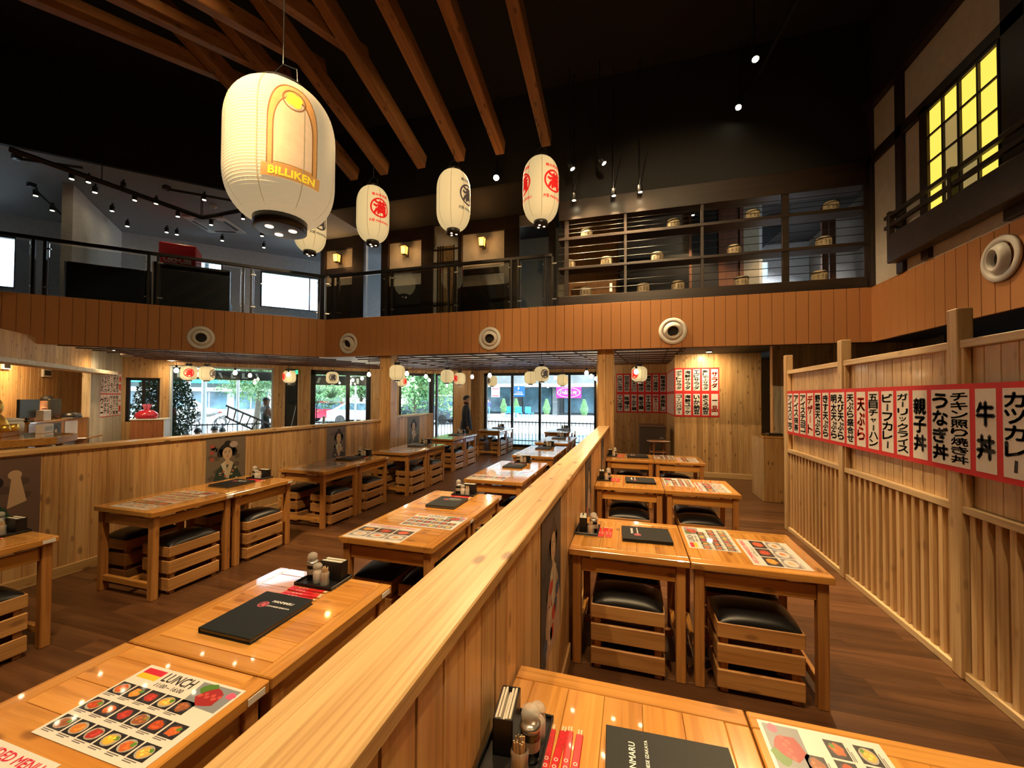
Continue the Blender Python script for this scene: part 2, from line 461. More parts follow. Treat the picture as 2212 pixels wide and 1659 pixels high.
def wallbox(p0, p1, z0, z1, th=0.1, holes=(), mb=None):
    """slab whose visible face runs p0->p1 (left to right); holes = (a,b,za,zb) along it"""
    mb = mb or MB(); p0 = Vector((p0[0], p0[1], 0)); p1 = Vector((p1[0], p1[1], 0)); d = p1 - p0; Ln = d.length
    T = uframe(p0, d)
    xs = sorted({0.0, Ln} | {h[0] for h in holes} | {h[1] for h in holes})
    for a, b in zip(xs, xs[1:]):
        if b - a < 1e-4: continue
        cuts = [(h[2], h[3]) for h in holes if h[0] <= a + 1e-4 and h[1] >= b - 1e-4]
        z = z0
        for za, zb in sorted(cuts):
            if za > z + 1e-3: mb.box(a, 0, z, b, th, za, T)
            z = max(z, zb)
        if z < z1 - 1e-3: mb.box(a, 0, z, b, th, z1, T)
    return mb

# ---- levels
Z_SOF, Z_FB, Z_FT, Z_MZ, Z_BK, Z_CEIL = 2.74, 2.62, 3.47, 3.36, 6.0, 7.7
YF = 7.5; XR = 3.57; CORN = Vector((-6.66, 7.5, 0)); DF = -14.16
LEFT_END = Vector((-11.6, 2.56, 0))
DFAC = -19.8
FAC_R = Vector((-6.8, 13.0, 0)); FAC_L = at(262, 850, D=DFAC); FAC_L.z = 0

# ---- floor with boards
fl = MB(); fl.prism([(4.6,-3),(4.6,13.05),(-6.85,13.05),(-13.2,6.7),(-13.2,-3)], -0.12, -0.006)
floor = struct('floor', fl, plain('floor_joint', (0.02,0.012,0.008), rough=0.6))
PLW, PLL = 0.18, 1.22
fp_me = MB().cbox(-PLL/2, -PLW/2, -0.006, PLL/2, PLW/2, 0.0, 0.0012).mesh('floor_board'); fp_me.materials.append(floor_m)
far_fl = MB(); nfl = 0
cells = []
for j in range(-4, 73):
    yy = (j + 0.5) * PLW
    off = (j * 0.43) % PLL
    for i in range(-11, 5):
        xx = i * PLL + off
        if xx < -13.0 or xx > 4.2: continue
        if yy > 12.9 or xx - yy < -19.3: continue
        vis = -5.6 < xx < 2.6
        cells.append((math.hypot(xx, yy) + (0 if vis else 30), xx, yy))
cells.sort()
for k, (d_, xx, yy) in enumerate(cells):
    if k < 300: inst('floor_board', fp_me, floor, (xx, yy, 0))
    else: far_fl.box(xx-PLL/2+0.001, yy-PLW/2+0.001, -0.006, xx+PLL/2-0.001, yy+PLW/2-0.001, 0)
ff = far_fl.build('floor_boards_beyond', floor_m, floor); ff['kind'] = 'stuff'

# ---- gallery slab, soffits, ceilings
slab_poly = [(-6.70,7.56),(-6.66,7.56),(4.6,7.56),(4.6,13.3),(-6.93,13.3),(-13.2,7.0),(-16.5,3.7),(-14.5,-0.3),(-11.75,2.5)]
gal = struct('floor_gallery', MB().prism(slab_poly, 2.80, Z_MZ), plain('gallery_floor', (0.05,0.04,0.035), rough=0.5))
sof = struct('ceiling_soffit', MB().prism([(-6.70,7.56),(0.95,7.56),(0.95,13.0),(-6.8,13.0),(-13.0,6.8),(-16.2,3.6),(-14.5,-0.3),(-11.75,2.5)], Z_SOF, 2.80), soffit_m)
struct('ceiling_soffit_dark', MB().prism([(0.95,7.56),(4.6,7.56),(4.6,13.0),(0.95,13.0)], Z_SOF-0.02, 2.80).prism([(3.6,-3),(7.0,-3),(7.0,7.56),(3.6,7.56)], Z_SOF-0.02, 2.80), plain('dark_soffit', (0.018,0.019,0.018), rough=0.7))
struct('floor_gallery_side', MB().prism([(3.6,-3),(7.0,-3),(7.0,7.55),(3.6,7.55)], 2.80, Z_MZ), black_m)
struct('ceiling', MB().box(-17, -3.2, Z_CEIL, 8, 13.3, Z_CEIL+0.1), black_m)
grey_poly = [(-6.70,7.56),(-6.70,13.2),(-13.0,6.9),(-17.0,2.9),(-14.6,-0.4)]
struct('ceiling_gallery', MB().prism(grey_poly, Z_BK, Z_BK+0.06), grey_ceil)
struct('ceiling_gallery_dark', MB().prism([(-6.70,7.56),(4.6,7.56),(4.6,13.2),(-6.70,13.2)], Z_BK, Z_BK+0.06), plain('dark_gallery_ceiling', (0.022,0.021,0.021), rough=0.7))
# bulkheads above the gallery edge
bk = MB(); wallbox((LEFT_END.x, LEFT_END.y), (CORN.x, CORN.y), Z_BK-0.02, Z_CEIL, 0.08, mb=bk); wallbox((CORN.x, YF+0.02), (at(1192,600,Y=YF).x, YF+0.02), 5.98, Z_CEIL, 0.08, mb=bk); wallbox((at(1192,600,Y=YF).x, YF+0.02), (XR+0.1, YF+0.02), 5.46, Z_CEIL, 0.08, mb=bk)
struct('wall_bulkhead', bk, black_m)
# strip light cove line on the left roof slope, faint
# closing walls out of view
cl = MB(); wallbox((8.0,-3.0), (-17,-3.0), -0.1, Z_CEIL+0.1, 0.1, mb=cl)
struct('wall_front', cl, plain('dark_wall', (0.10,0.07,0.05), rough=0.8))
cl = MB(); wallbox((-11.6,-3.0), (-11.6,2.6), -0.1, Z_CEIL+0.1, 0.1, mb=cl); wallbox((-16.9,-3.1), (-16.9,3.4), 2.7, Z_CEIL, 0.1, mb=cl)
struct('wall_left', cl, plain('warm_wall', (0.30,0.20,0.11), rough=0.8))
cl = MB(); wallbox((4.6,13.2), (4.6,7.4), -0.1, Z_CEIL, 0.1, mb=cl); wallbox((7.0,7.5), (7.0,-3.1), -0.1, 2.8, 0.1, mb=cl); wallbox((4.5,7.6),(7.1,7.6), -0.1, 2.8, 0.1, mb=cl)
struct('wall_right_outer', cl, plain('dark_wall_b', (0.09,0.075,0.06), rough=0.8))

# ---- painted board fascias
def fascia(name, p0, p1):
    b = struct(name, wallbox(p0, p1, Z_FB, Z_FT, 0.04), fascia_gap)
    planks(b, p0, p1, Z_FB, Z_FT, 0.17, fascia_m, t=0.022, gap=0.006, ch=0.003, name='fascia_board')
    return b
fascia('trim_1', (LEFT_END.x, LEFT_END.y), (CORN.x, CORN.y))
fascia('trim_2', (CORN.x, YF), (XR, YF))
fascia('trim_3', (XR, YF), (XR, -1.5))

# ---- round jet diffusers
def diffuser(loc, nd, tilt, label):
    t = thing('air_diffuser', label, 'air diffuser', loc, 0, 'round jet diffusers on the board band')
    q = Vector(nd).to_track_quat('Z', 'Y').to_euler(); 
    t.rotation_euler = q
    MB().lathe([(0.228,0.0),(0.232,0.008),(0.222,0.022),(0.19,0.03),(0.176,0.028),(0.165,0.008),(0.158,-0.004)], 40, closed_ends=False).build('flange', white_m, t, True)
    ball = MB().lathe([(0.158,0.0),(0.150,0.025),(0.128,0.055),(0.106,0.072),(0.098,0.07),(0.09,0.03),(0.085,-0.02)], 32, closed_ends=False).build('ball', white_m, t, True, loc=(0,0,0.002), rot=(tilt[0], tilt[1], 0))
    MB().lathe([(0.0001,0.012),(0.092,0.012)], 24, closed_ends=False).build('throat', black_m, ball)
    return t
diffuser((0.693, YF-0.03, 2.905), (0,-1,0), (0.30,0.05), 'white round jet diffuser above the wall of menu sheets and knotty boards')
diffuser((-2.686, YF-0.03, 2.895), (0,-1,0), (0.22,0.22), 'white round jet diffuser above the window with the pink sign')
diffuser((-6.002, YF-0.03, 2.905), (0,-1,0), (0.34,-0.05), 'white round jet diffuser by the bend of the board band')
diffuser((XR-0.03, 5.2, 3.15), (-1,0,0), (0.05,-0.2), 'white round jet diffuser under the balcony with lit shoji')
pL = at(435,730, D=DF); diffuser((pL.x+0.02, pL.y-0.02, 2.89), (0.7071,-0.7071,0), (0.1,0.12), 'white round jet diffuser below the dark booth backs')

# ---- pine pillars
def pillar(x0, y0, x1, y1, z1, label, m=pine):
    t = thing('pillar', label, 'pillar', ((x0+x1)/2, (y0+y1)/2, 0))
    cx, cy = (x0+x1)/2, (y0+y1)/2
    MB().box(x0-cx+0.02, y0-cy+0.02, 0, x1-cx-0.02, y1-cy-0.02, z1).build('core', pine_pale, t)
    def face(a, b): planks(t, (a[0]-cx, a[1]-cy), (b[0]-cx, b[1]-cy), 0, z1, 0.11, m, t=0.018)
    i = 0.018
    face((x0+i,y0+i),(x1-i,y0+i)); face((x1-i,y0+i),(x1-i,y1-i)); face((x0+i,y1-i),(x0+i,y0+i)); face((x1-i,y1-i),(x0+i,y1-i))
    return t
pillar(-5.27, 7.56, -4.99, 7.86, Z_SOF-0.03, 'pine boarded pillar where the poster wall ends')
pillar(-0.605, 7.60, -0.305, 7.88, Z_SOF-0.03, 'pine boarded pillar at the window end of the long capped partition')

# ---- pine half walls
def half_wall(name, xa, xb, y0, y1, ztop, label, over=0.02, seen='both', base=True):
    t = thing(name, label, 'partition', (0, 0, 0))
    MB().box(xa+0.018, y0, 0, xb-0.018, y1, ztop-0.04).build('core', pine_pale, t)
    planks(t, (xb-0.018, y0), (xb-0.018, y1), 0, ztop-0.04, 0.118, pine, t=0.018)
    planks(t, (xa+0.018, y1), (xa+0.018, y0), 0, ztop-0.04, 0.118, pine, t=0.018)
    MB().cbox(xa-over, y0-0.02, ztop-0.04, xb+over, y1, ztop, 0.004).build('cap', pine_y, t)
    if base:
        MB().cbox(xb, y0, 0, xb+0.014, y1, 0.10, 0.003).build('baseboard', pine_y, t)
        MB().cbox(xa-0.014, y0, 0, xa, y1, 0.10, 0.003).build('baseboard', pine_y, t)
    return t
half_wall('partition', -0.557, -0.40, -0.6, 7.597, 1.22, 'long pine board partition with a thick pale cap between the table rows')
half_wall('partition', -5.40, -5.22, -0.5, 7.55, 1.235, 'pine board half wall with three bijin posters ending at the pillar')
half_wall('partition', -5.32, -5.10, 7.87, 9.75, 1.30, 'short pine half wall with one poster between pillar and windows')

# ---- back walls on the right
wb = wallbox((-0.95,11.7), (0.95,11.7), 0, Z_SOF, 0.1); w1 = struct('wall_back_left', wb, pine_pale)
planks(w1, (-0.95,11.7), (0.95,11.7), 0, Z_SOF, 0.118, pine)
w1r = struct('wall_back_return', wallbox((0.95,11.7), (0.95,9.73), 0, Z_SOF, 0.1), pine_pale)
planks(w1r, (0.95,11.7), (0.95,9.73-0.018), 0, Z_SOF, 0.118, pine)
w2 = struct('wall_back_right', wallbox((0.95,9.73), (2.66,9.73), 0, Z_SOF, 0.1), pine_pale)
planks(w2, (0.95-0.018,9.73), (2.66,9.73), 0, Z_SOF, 0.118, pine)
MB().cbox(0.95, 9.73-0.034, 0, 2.66, 9.73-0.018, 0.12, 0.004).build('baseboard', pine_x, w2)
struct('wall_back_corner', wallbox((-0.95,13.0), (-0.95,11.7), 0, Z_SOF, 0.1), pine)
# passage beyond and the weathered board wall
struct('wall_passage', wallbox((2.6,11.5), (4.6,11.5), 0, Z_SOF, 0.1), plain('passage_brown', (0.16,0.09,0.045), rough=0.7))
w3 = struct('wall_weathered', wallbox((2.52,8.5), (4.6,8.5), 0, Z_SOF, 0.12), pine_grey)
planks(w3, (2.52,8.5), (4.6,8.5), 0, Z_SOF, 0.118, pine_grey)
inst('end_board', MB().cbox(-0.006, 0.0, 0, 0.012, 0.14, Z_SOF, 0.003).mesh('end_board'), w3, (2.508, 8.482, 0)).data.materials.append(pine)

# ---- street facade, ground level
def along(p, a, b): return (Vector((p.x, p.y, 0)) - Vector((a[0], a[1], 0))).dot((Vector((b[0], b[1], 0)) - Vector((a[0], a[1], 0))).normalized())
FA, FB_ = (FAC_L.x, FAC_L.y), (-6.8, 13.0)
def fx(px): return along(at(px, 850, D=DFAC), FA, FB_)
FLEN = along(FAC_R, FA, FB_)
H45 = [(fx(270), fx(345), at(345,910,D=DFAC).z, at(300,816,D=DFAC).z), (fx(365), fx(590), 0.0, 2.56), (fx(616), fx(643), 0.0, 2.56), (fx(671), fx(801), 0.0, 2.56), (fx(862), FLEN, 0.12, 2.56)]
fw = struct('wall_facade_left', wallbox(FA, FB_, 0, Z_SOF, 0.16, H45), pine_pale)
planks(fw, FA, FB_, 0, Z_SOF, 0.118, pine, skip=H45)
MB().box(0,0,0,0.1,0.1,Z_SOF).build('corner_post', black_steel, fw, loc=(-6.9,12.96,0))
GA, GB = (-6.8, 13.0), (-0.95, 13.0)
def gx(px): return at(px, 850, Y=13.0).x + 6.8
HG = [(0.0, gx(980), 0.12, 2.56), (gx(1045), 5.75, 0.06, 2.56)]
fg = struct('wall_facade_back', wallbox(GA, GB, 0, Z_SOF, 0.16, HG), pine_pale)
planks(fg, GA, GB, 0, Z_SOF, 0.118, pine, skip=HG)
# pilaster faces beside the back windows
plq = at(1012, 850, Y=12.85)
pillar(plq.x-0.20, 12.72, plq.x+0.16, 12.98, Z_SOF-0.03, 'slim pine pilaster between the two street windows')
win_n = [0]
def window(a, b, x0, x1, z0, z1, mull=(), fw_=0.06, m=black_steel, door=False, th=0.10, dz=0.05):
    """framed glazing lying in the wall line a->b; one object per window with frame, mullions and panes"""
    win_n[0] += 1
    T = uframe((a[0], a[1], 0), Vector((b[0]-a[0], b[1]-a[1], 0)))
    o = MB().box(x0, dz, z0, x1, dz+th, z0+fw_, T).box(x0, dz, z1-fw_, x1, dz+th, z1, T).box(x0, dz, z0, x0+fw_, dz+th, z1, T).box(x1-fw_, dz, z0, x1, dz+th, z1, T).build('window_%d' % win_n[0], m, kind='structure')
    xs = [x0+fw_] + list(mull) + [x1-fw_]
    for q in mull: MB().box(q-fw_*0.42, dz+0.005, z0+fw_, q+fw_*0.42, dz+th-0.005, z1-fw_, T).build('mullion', m, o)
    for q0, q1 in zip(xs, xs[1:]): MB().box(q0, dz+th*0.45, z0+fw_, q1, dz+th*0.45+0.006, z1-fw_, T).build('pane', clear, o)
    return o
h = H45[0]; window(FA, FB_, h[0], h[1], h[2], h[3], [ (h[0]+h[1])/2 ], 0.07)
h = H45[1]; window(FA, FB_, h[0], h[1], h[2]+0.02, h[3], [], 0.05, m=plain('pale_aluminium', (0.60,0.66,0.68), rough=0.4))
h = H45[2]; window(FA, FB_, h[0], h[1], h[2]+0.02, h[3], [], 0.04)
h = H45[3]; wd = window(FA, FB_, h[0], h[1], h[2]+0.02, h[3], [fx(752)], 0.14)
T = uframe((FA[0], FA[1], 0), Vector((FB_[0]-FA[0], FB_[1]-FA[1], 0)))
MB().tube([(fx(686), -0.06, 0.95), (fx(684), -0.10, 1.0), (fx(684), -0.10, 1.45), (fx(686), -0.06, 1.5)], 0.014, 8, T).build('pull_handle', black_steel, wd)
h = H45[4]; window(FA, FB_, h[0], h[1]-0.05, h[2], h[3], [], 0.09)
h = HG[0]; window(GA, GB, h[0]+0.05, h[1], h[2], h[3], [], 0.06)
h = HG[1]; window(GA, GB, h[0], h[1], h[2], h[3], [gx(1105), gx(1165), gx(1229)], 0.09)

# ---- cashier corner, on the line x+y = SL
SL = FAC_L.x + FAC_L.y
ps = at(193, 850, S=SL); ps.z = 0
pier = struct('wall_pier', wallbox((ps.x, ps.y), (FAC_L.x, FAC_L.y), 0, Z_SOF, 0.12), pine_grey)
pine_daylit = wood('pine_daylit_pale', (0.62,0.58,0.48), (0.48,0.42,0.32), 'Z', rough=0.55, knots=0.25)  # boards catching daylight; their paleness is put into the colour
planks(pier, (ps.x, ps.y), (FAC_L.x, FAC_L.y), 0, Z_SOF, 0.10, pine_daylit)
# alcove behind the counter: parallel back wall and side
ab = Vector((-1,-1,0)).normalized()*0.9
pe = at(0, 850, S=SL); q0 = Vector((pe.x, pe.y, 0)) + Vector((1,-1,0)).normalized()*1.2
wend = Vector((FAC_L.x+ab.x-0.35, FAC_L.y+ab.y+0.35, 0))
wa = struct('wall_cashier', wallbox((q0.x+ab.x, q0.y+ab.y), (wend.x, wend.y), 0, Z_SOF, 0.1), pine_pale)
planks(wa, (q0.x+ab.x, q0.y+ab.y), (wend.x, wend.y), 0, Z_SOF, 0.15, pine)
struct('wall_cashier_end', wallbox((wend.x, wend.y), (FAC_L.x-0.12, FAC_L.y+0.12), 0, Z_SOF+0.3, 0.1), pine_pale)
struct('wall_cashier_near', wallbox((-11.6, 2.4), (q0.x+ab.x, q0.y+ab.y), 0, Z_SOF+0.3, 0.1), pine_pale)
hd = struct('wall_header', wallbox((q0.x, q0.y), (ps.x, ps.y), 2.28, Z_SOF, 0.08), pine_pale)
planks(hd, (q0.x, q0.y), (ps.x, ps.y), 2.28, Z_SOF, 0.15, pine)
dS = Vector((FAC_L.x-q0.x, FAC_L.y-q0.y, 0)).normalized()
Th = uframe((q0.x, q0.y, 0), dS); Lh = along(ps, (q0.x,q0.y), (FAC_L.x,FAC_L.y)) + 0.55
struct('trim_4', MB().cbox(0, -0.30, 2.20, Lh, -0.02, 2.28, 0.006, Th), wood('pine_header', (0.62,0.55,0.43), (0.50,0.42,0.30), 'X', rough=0.5, knots=0.2))

# ---- right upper wall: plaster with dark timber frame
rw = struct('wall_right', wallbox((XR, 7.52), (XR, -3.0), Z_FT-0.1, 6.25, 0.1), plaster)
struct('wall_right_top', wallbox((XR+0.02, 7.6), (XR+0.02, -3.0), 6.24, Z_CEIL, 0.1), black_m)
def rwp(px, py): p = at(px, py, X=XR); return p.y, p.z
def timber(name, y0, y1, z0, z1, proud=0.05, parent=rw):
    return MB().cbox(XR-proud, min(y0,y1), min(z0,z1), XR+0.01, max(y0,y1), max(z0,z1), 0.004).build(name, dark_timber, parent)
timber('corner_timber', 7.52, 7.40, Z_FT, 6.25)
yv, _ = rwp(1948, 240); timber('post', yv+0.07, yv-0.07, Z_FT, 6.25)
_, zh = rwp(1948, 285); timber('rail', 7.5, -3.0, zh-0.07, zh+0.08)
timber('rail', 7.5, -3.0, 6.2, 6.34, 0.09)
ya, _ = rwp(2005, 300); timber('post', ya+0.08, ya-0.06, 3.5, zh)
yb, _ = rwp(2196, 200); timber('post', yb+0.10, yb-0.16, 3.5, zh+1.0)
# lit shoji window
shoji_y = glow('shoji_paper_lit', (1.0, 0.72, 0.10), 0.75)
shoji_d = glow('shoji_paper_dim', (0.62, 0.46, 0.16), 0.30)
sh = thing('shoji_window', 'lit yellow shoji window in the plaster wall above the balcony', 'window', (XR-0.02, 0, 0))
_, zt0 = rwp(2020, 262); zt = zh - 0.10; zb_ = 4.02
yl, yr = ya-0.07, yb+0.12
MB().box(-0.03, yr, zb_-0.07, 0.0, yl, zb_).box(-0.03, yr, zt, 0.0, yl, zt+0.05).build('frame', dark_timber, sh)
ncol = 4
for i in range(ncol):
    c0 = yl + (yr-yl)*i/ncol; c1 = yl + (yr-yl)*(i+1)/ncol
    MB().box(-0.035, c1-0.012 if i < 3 else c1, zb_, -0.002, c1+0.025 if i in (1,) else c1+0.012, zt).build('stile', dark_timber, sh)
    for j in range(4):
        z0 = zb_ + (zt-zb_)*j/4; z1 = zb_ + (zt-zb_)*(j+1)/4
        MB().box(-0.012, c1+0.02, z0+0.012, -0.006, c0-0.015, z1-0.012).build('paper_pane', shoji_d if (i == 1 and j < 3) or (i == 2 and j < 2) else shoji_y, sh)
        if j: MB().box(-0.028, c1, z0-0.012, -0.004, c0, z0+0.012).build('crossbar', dark_timber, sh)
# balcony box and rail under it
bl = thing('shoji_balcony', 'dark timber balcony box with a low rail below the lit shoji', 'balcony', (XR, 0, 0))
yb0 = 6.73; PB = -0.20
MB().cbox(PB, -1.2, 3.60, -0.055, yb0, 3.98, 0.01).build('floor_box', dark_timber, bl)
for z in (4.08, 4.22): MB().cbox(PB, -1.2, z, PB+0.05, yb0+0.06, z+0.05, 0.004).build('rail', dark_timber, bl)
for y in (yb0-0.05, yb0-1.15, yb0-2.2, yb0-3.3): MB().cbox(PB-0.008, y-0.03, 3.95, PB+0.06, y+0.03, 4.30, 0.004).build('rail_post', dark_timber, bl)
for z in (4.08, 4.22): MB().cbox(PB, yb0-0.06, z, -0.06, yb0, z+0.05, 0.004).build('end_rail', dark_timber, bl)
# ================================================================== furniture
TS = 0.735
ORD = ['first','second','third','fourth','fifth','sixth']
# ---- table prototype, local: boards along y, side stretchers along y
def make_table():
    t = thing('dining_table', 'x', 'table')
    h = TS/2; th = 0.042; zt = 0.75
    bw = 0.07
    fr = MB()
    for s in (-1, 1):
        MB().cbox(-h, s*(h-bw/2)-bw/2, zt-th, h, s*(h-bw/2)+bw/2, zt, 0.004).build('top_edge_board', honey_x, t)
        MB().cbox(s*(h-bw/2)-bw/2, -h+bw, zt-th, s*(h-bw/2)+bw/2, h-bw, zt, 0.004).build('top_edge_board', honey_y, t)
    n = 5; w = (TS - 2*bw)/n
    bm = MB().cbox(-w/2+0.0006, -h+bw, zt-0.02, w/2-0.0006, h-bw, zt-0.0004, 0.0012).mesh('top_board'); bm.materials.append(honey_y)
    for i in range(n): inst('top_board', bm, t, (-h+bw+w*(i+0.5), 0, 0))
    MB().box(-h+bw, -h+bw, zt-th, h-bw, h-bw, zt-0.021).build('top_underside', honey_y, t)
    lw = 0.055; li = 0.022
    lm = MB().cbox(-lw/2, -lw/2, 0, lw/2, lw/2, zt-th, 0.004).mesh('leg'); lm.materials.append(honey_z)
    c = h - li - lw/2
    for sx in (-1,1):
        for sy in (-1,1): inst('leg', lm, t, (sx*c, sy*c, 0))
    for s in (-1,1):
        MB().cbox(-c+lw/2, s*c-0.012, 0.60, c-lw/2, s*c+0.012, 0.685, 0.003).build('apron', honey_x, t)
        MB().cbox(s*c-0.012, -c+lw/2, 0.60, s*c+0.012, c-lw/2, 0.685, 0.003).build('apron', honey_y, t)
        MB().cbox(s*c-0.016, -c+lw/2, 0.09, s*c+0.016, c-lw/2, 0.14, 0.003).build('stretcher', honey_y, t)
    MB().cbox(-c+0.016, -0.02, 0.095, c-0.016, 0.02, 0.135, 0.003).build('stretcher', honey_x, t)
    nb = MB().cbox(h-0.085, -h-0.002, zt-th+0.008, h-0.02, -h+0.001, zt-0.010, 0.0008).build('number_plate', white_m, t)
    return t
TABLE = make_table(); table_used = [False]
# ---- crate stool prototype: local width x 0.45, depth y 0.34
def make_stool():
    t = thing('crate_stool', 'x', 'stool')
    W, D, st = 0.225, 0.168, 0.019
    for zi, (z0, z1) in enumerate(((0.032,0.138),(0.180,0.288),(0.325,0.412))):
        for s in (-1,1):
            MB().cbox(-W, s*D - (st if s > 0 else 0), z0, W, s*D + (0 if s > 0 else st), z1, 0.004).build('slat', crate_x, t)
            MB().cbox(s*W - (st if s > 0 else 0), -D+st, z0, s*W + (0 if s > 0 else st), D-st, z1, 0.003).build('slat', crate_y, t)
    pm = MB().cbox(-0.021, -0.021, 0, 0.021, 0.021, 0.395, 0.002).mesh('corner_post'); pm.materials.append(crate_z)
    for sx in (-1,1):
        for sy in (-1,1): inst('corner_post', pm, t, (sx*(W-st-0.0212), sy*(D-st-0.0212), 0))
    # padded seat
    n = 12; vs = []; fs = []
    def pz(u, v):
        a = (1-abs(u)**3.2); b = (1-abs(v)**3.2); return 0.400 + 0.075*max(0, a*b)**0.5
    for i in range(n+1):
        for j in range(n+1):
            u = math.sin((i/n-0.5)*PI); v = math.sin((j/n-0.5)*PI)
            bul = 1.0 + 0.012
            vs.append((u*(W-0.004)*bul, v*(D-0.004)*bul, pz(u, v)))
    for i in range(n):
        for j in range(n):
            k = i*(n+1)+j; fs.append((k, k+n+1, k+n+2, k+1))
    cu = MB().add(vs, fs)
    cu.box(-W+0.02, -D+0.02, 0.385, W-0.02, D-0.02, 0.401)
    cu.build('cushion', leather, t, True)
    return t
STOOL = make_stool(); stool_used = [False]
def put(proto, used, loc, rz, label, group):
    if not used[0]:
        used[0] = True; proto.location = loc; proto.rotation_euler = (0,0,rz); proto['label'] = label; proto['group'] = group; return proto
    return copy_tree(proto, loc, rz, label, group)
# ---- menu book
def text_obj(parent, name, items, m, T=None):
    mb = MB()
    for s_, cx, cy, w, h in items: glyph_fit(mb, s_, cx, cy, w, h, 0.02, T=T)
    return mb.build(name, m, parent)
def make_menu():
    t = thing('menu_book', 'x', 'menu book')
    w, h = 0.14, 0.165
    cover = plain('menu_cover', (0.008,0.010,0.011), noise=0.2, scale=200, rough=0.5, spec=0.22)
    MB().cbox(-w, -h, 0.0, w, h, 0.004, 0.001).build('back_cover', cover, t)
    MB().cbox(-w, -h, 0.018, w, h, 0.023, 0.0015).build('front_cover', cover, t)
    MB().cbox(-w, -h, 0.003, -w+0.004, h, 0.020, 0.001).build('spine', cover, t)
    MB().box(-w+0.004, -h+0.004, 0.004, w-0.004, h-0.004, 0.018).build('pages', plain('menu_pages', (0.10,0.10,0.10)), t)
    ink = plain('white_ink', (0.80,0.82,0.82), rough=0.6)
    text_obj(t, 'lettering', [('MANMARU', 0.035, 0.095, 0.115, 0.017)], ink, Matrix.Translation((0,0,0.0234)))
    text_obj(t, 'lettering', [('JAPANESE IZAKAYA', 0.045, 0.055, 0.125, 0.0115)], ink, Matrix.Translation((0,0,0.0234)))
    pinkish = plain('logo_ink', (0.55,0.10,0.13), rough=0.6)
    lg = MB(); ring(lg, -0.045, 0.06, 0.0235, 0.024, 0.0195); glyph_fit(lg, '満', -0.045, 0.06, 0.028, 0.028, 0.03, T=Matrix.Translation((0,0,0.0235)))
    lg.build('logo', pinkish, t)
    return t
def ring(mb, cx, cy, z, r1, r0, n=28, T=None):
    vs = []; fs = []
    for i in range(n):
        a = 2*PI*i/n
        vs += [(cx+r1*math.cos(a), cy+r1*math.sin(a), z), (cx+r0*math.cos(a), cy+r0*math.sin(a), z)]
    for i in range(n):
        j = (i+1) % n
        fs.append((2*i, 2*j, 2*j+1, 2*i+1))
    mb.add(vs, fs, T)
MENU = make_menu(); menu_used = [False]
# ---- placemat sheets, local x right, y up
def disc(mb, cx, cy, z, rx, ry, n=14, rot=0.0):
    mb.poly([(cx + rx*math.cos(2*PI*i/n)*math.cos(rot) - ry*math.sin(2*PI*i/n)*math.sin(rot), cy + rx*math.cos(2*PI*i/n)*math.sin(rot) + ry*math.sin(2*PI*i/n)*math.cos(rot), z) for i in range(n)])
def blob(mb, cx, cy, z, r, rng, n=11, sq=0.8):
    mb.poly([(cx + r*(0.75+0.4*rng.random())*math.cos(2*PI*i/n), cy + sq*r*(0.75+0.4*rng.random())*math.sin(2*PI*i/n), z) for i in range(n)])
FOODC = [(0.55,0.12,0.03),(0.62,0.28,0.05),(0.40,0.04,0.03),(0.65,0.40,0.08),(0.30,0.10,0.04),(0.70,0.45,0.05),(0.45,0.07,0.02),(0.58,0.20,0.04)]
def photo_cell(mb, cx, cy, w, h, z, rng, i, lines=True):
    mb.col = (0.02,0.018,0.022); mb.add([(cx-w/2,cy-h/2,z),(cx+w/2,cy-h/2,z),(cx+w/2,cy+h/2,z),(cx-w/2,cy+h/2,z)], [(0,1,2,3)])
    mb.col = (0.05,0.04,0.045) if i % 3 else (0.40,0.36,0.30); disc(mb, cx, cy, z+0.0001, w*0.43, h*0.42)
    c = FOODC[i % len(FOODC)]; mb.col = c; blob(mb, cx, cy, z+0.0002, w*0.36, rng)
    if rng.random() < 0.6: mb.col = (0.10,0.26,0.03); blob(mb, cx+w*0.2, cy+h*0.16, z+0.0003, w*0.14, rng)
    mb.col = tuple(min(0.9, q*1.7) for q in c)
    for _ in range(4): blob(mb, cx+(rng.random()-0.5)*w*0.38, cy+(rng.random()-0.5)*h*0.34, z+0.00035, w*0.09, rng, 7)
    if lines:
        mb.col = (0.12,0.11,0.12)
        for k in range(2):
            yy = cy-h/2-0.0055-0.005*k; mb.add([(cx-w/2,yy,z),(cx-w/2+w*(0.75-0.2*k),yy,z),(cx-w/2+w*(0.75-0.2*k),yy+0.0026,z),(cx-w/2,yy+0.0026,z)], [(0,1,2,3)])
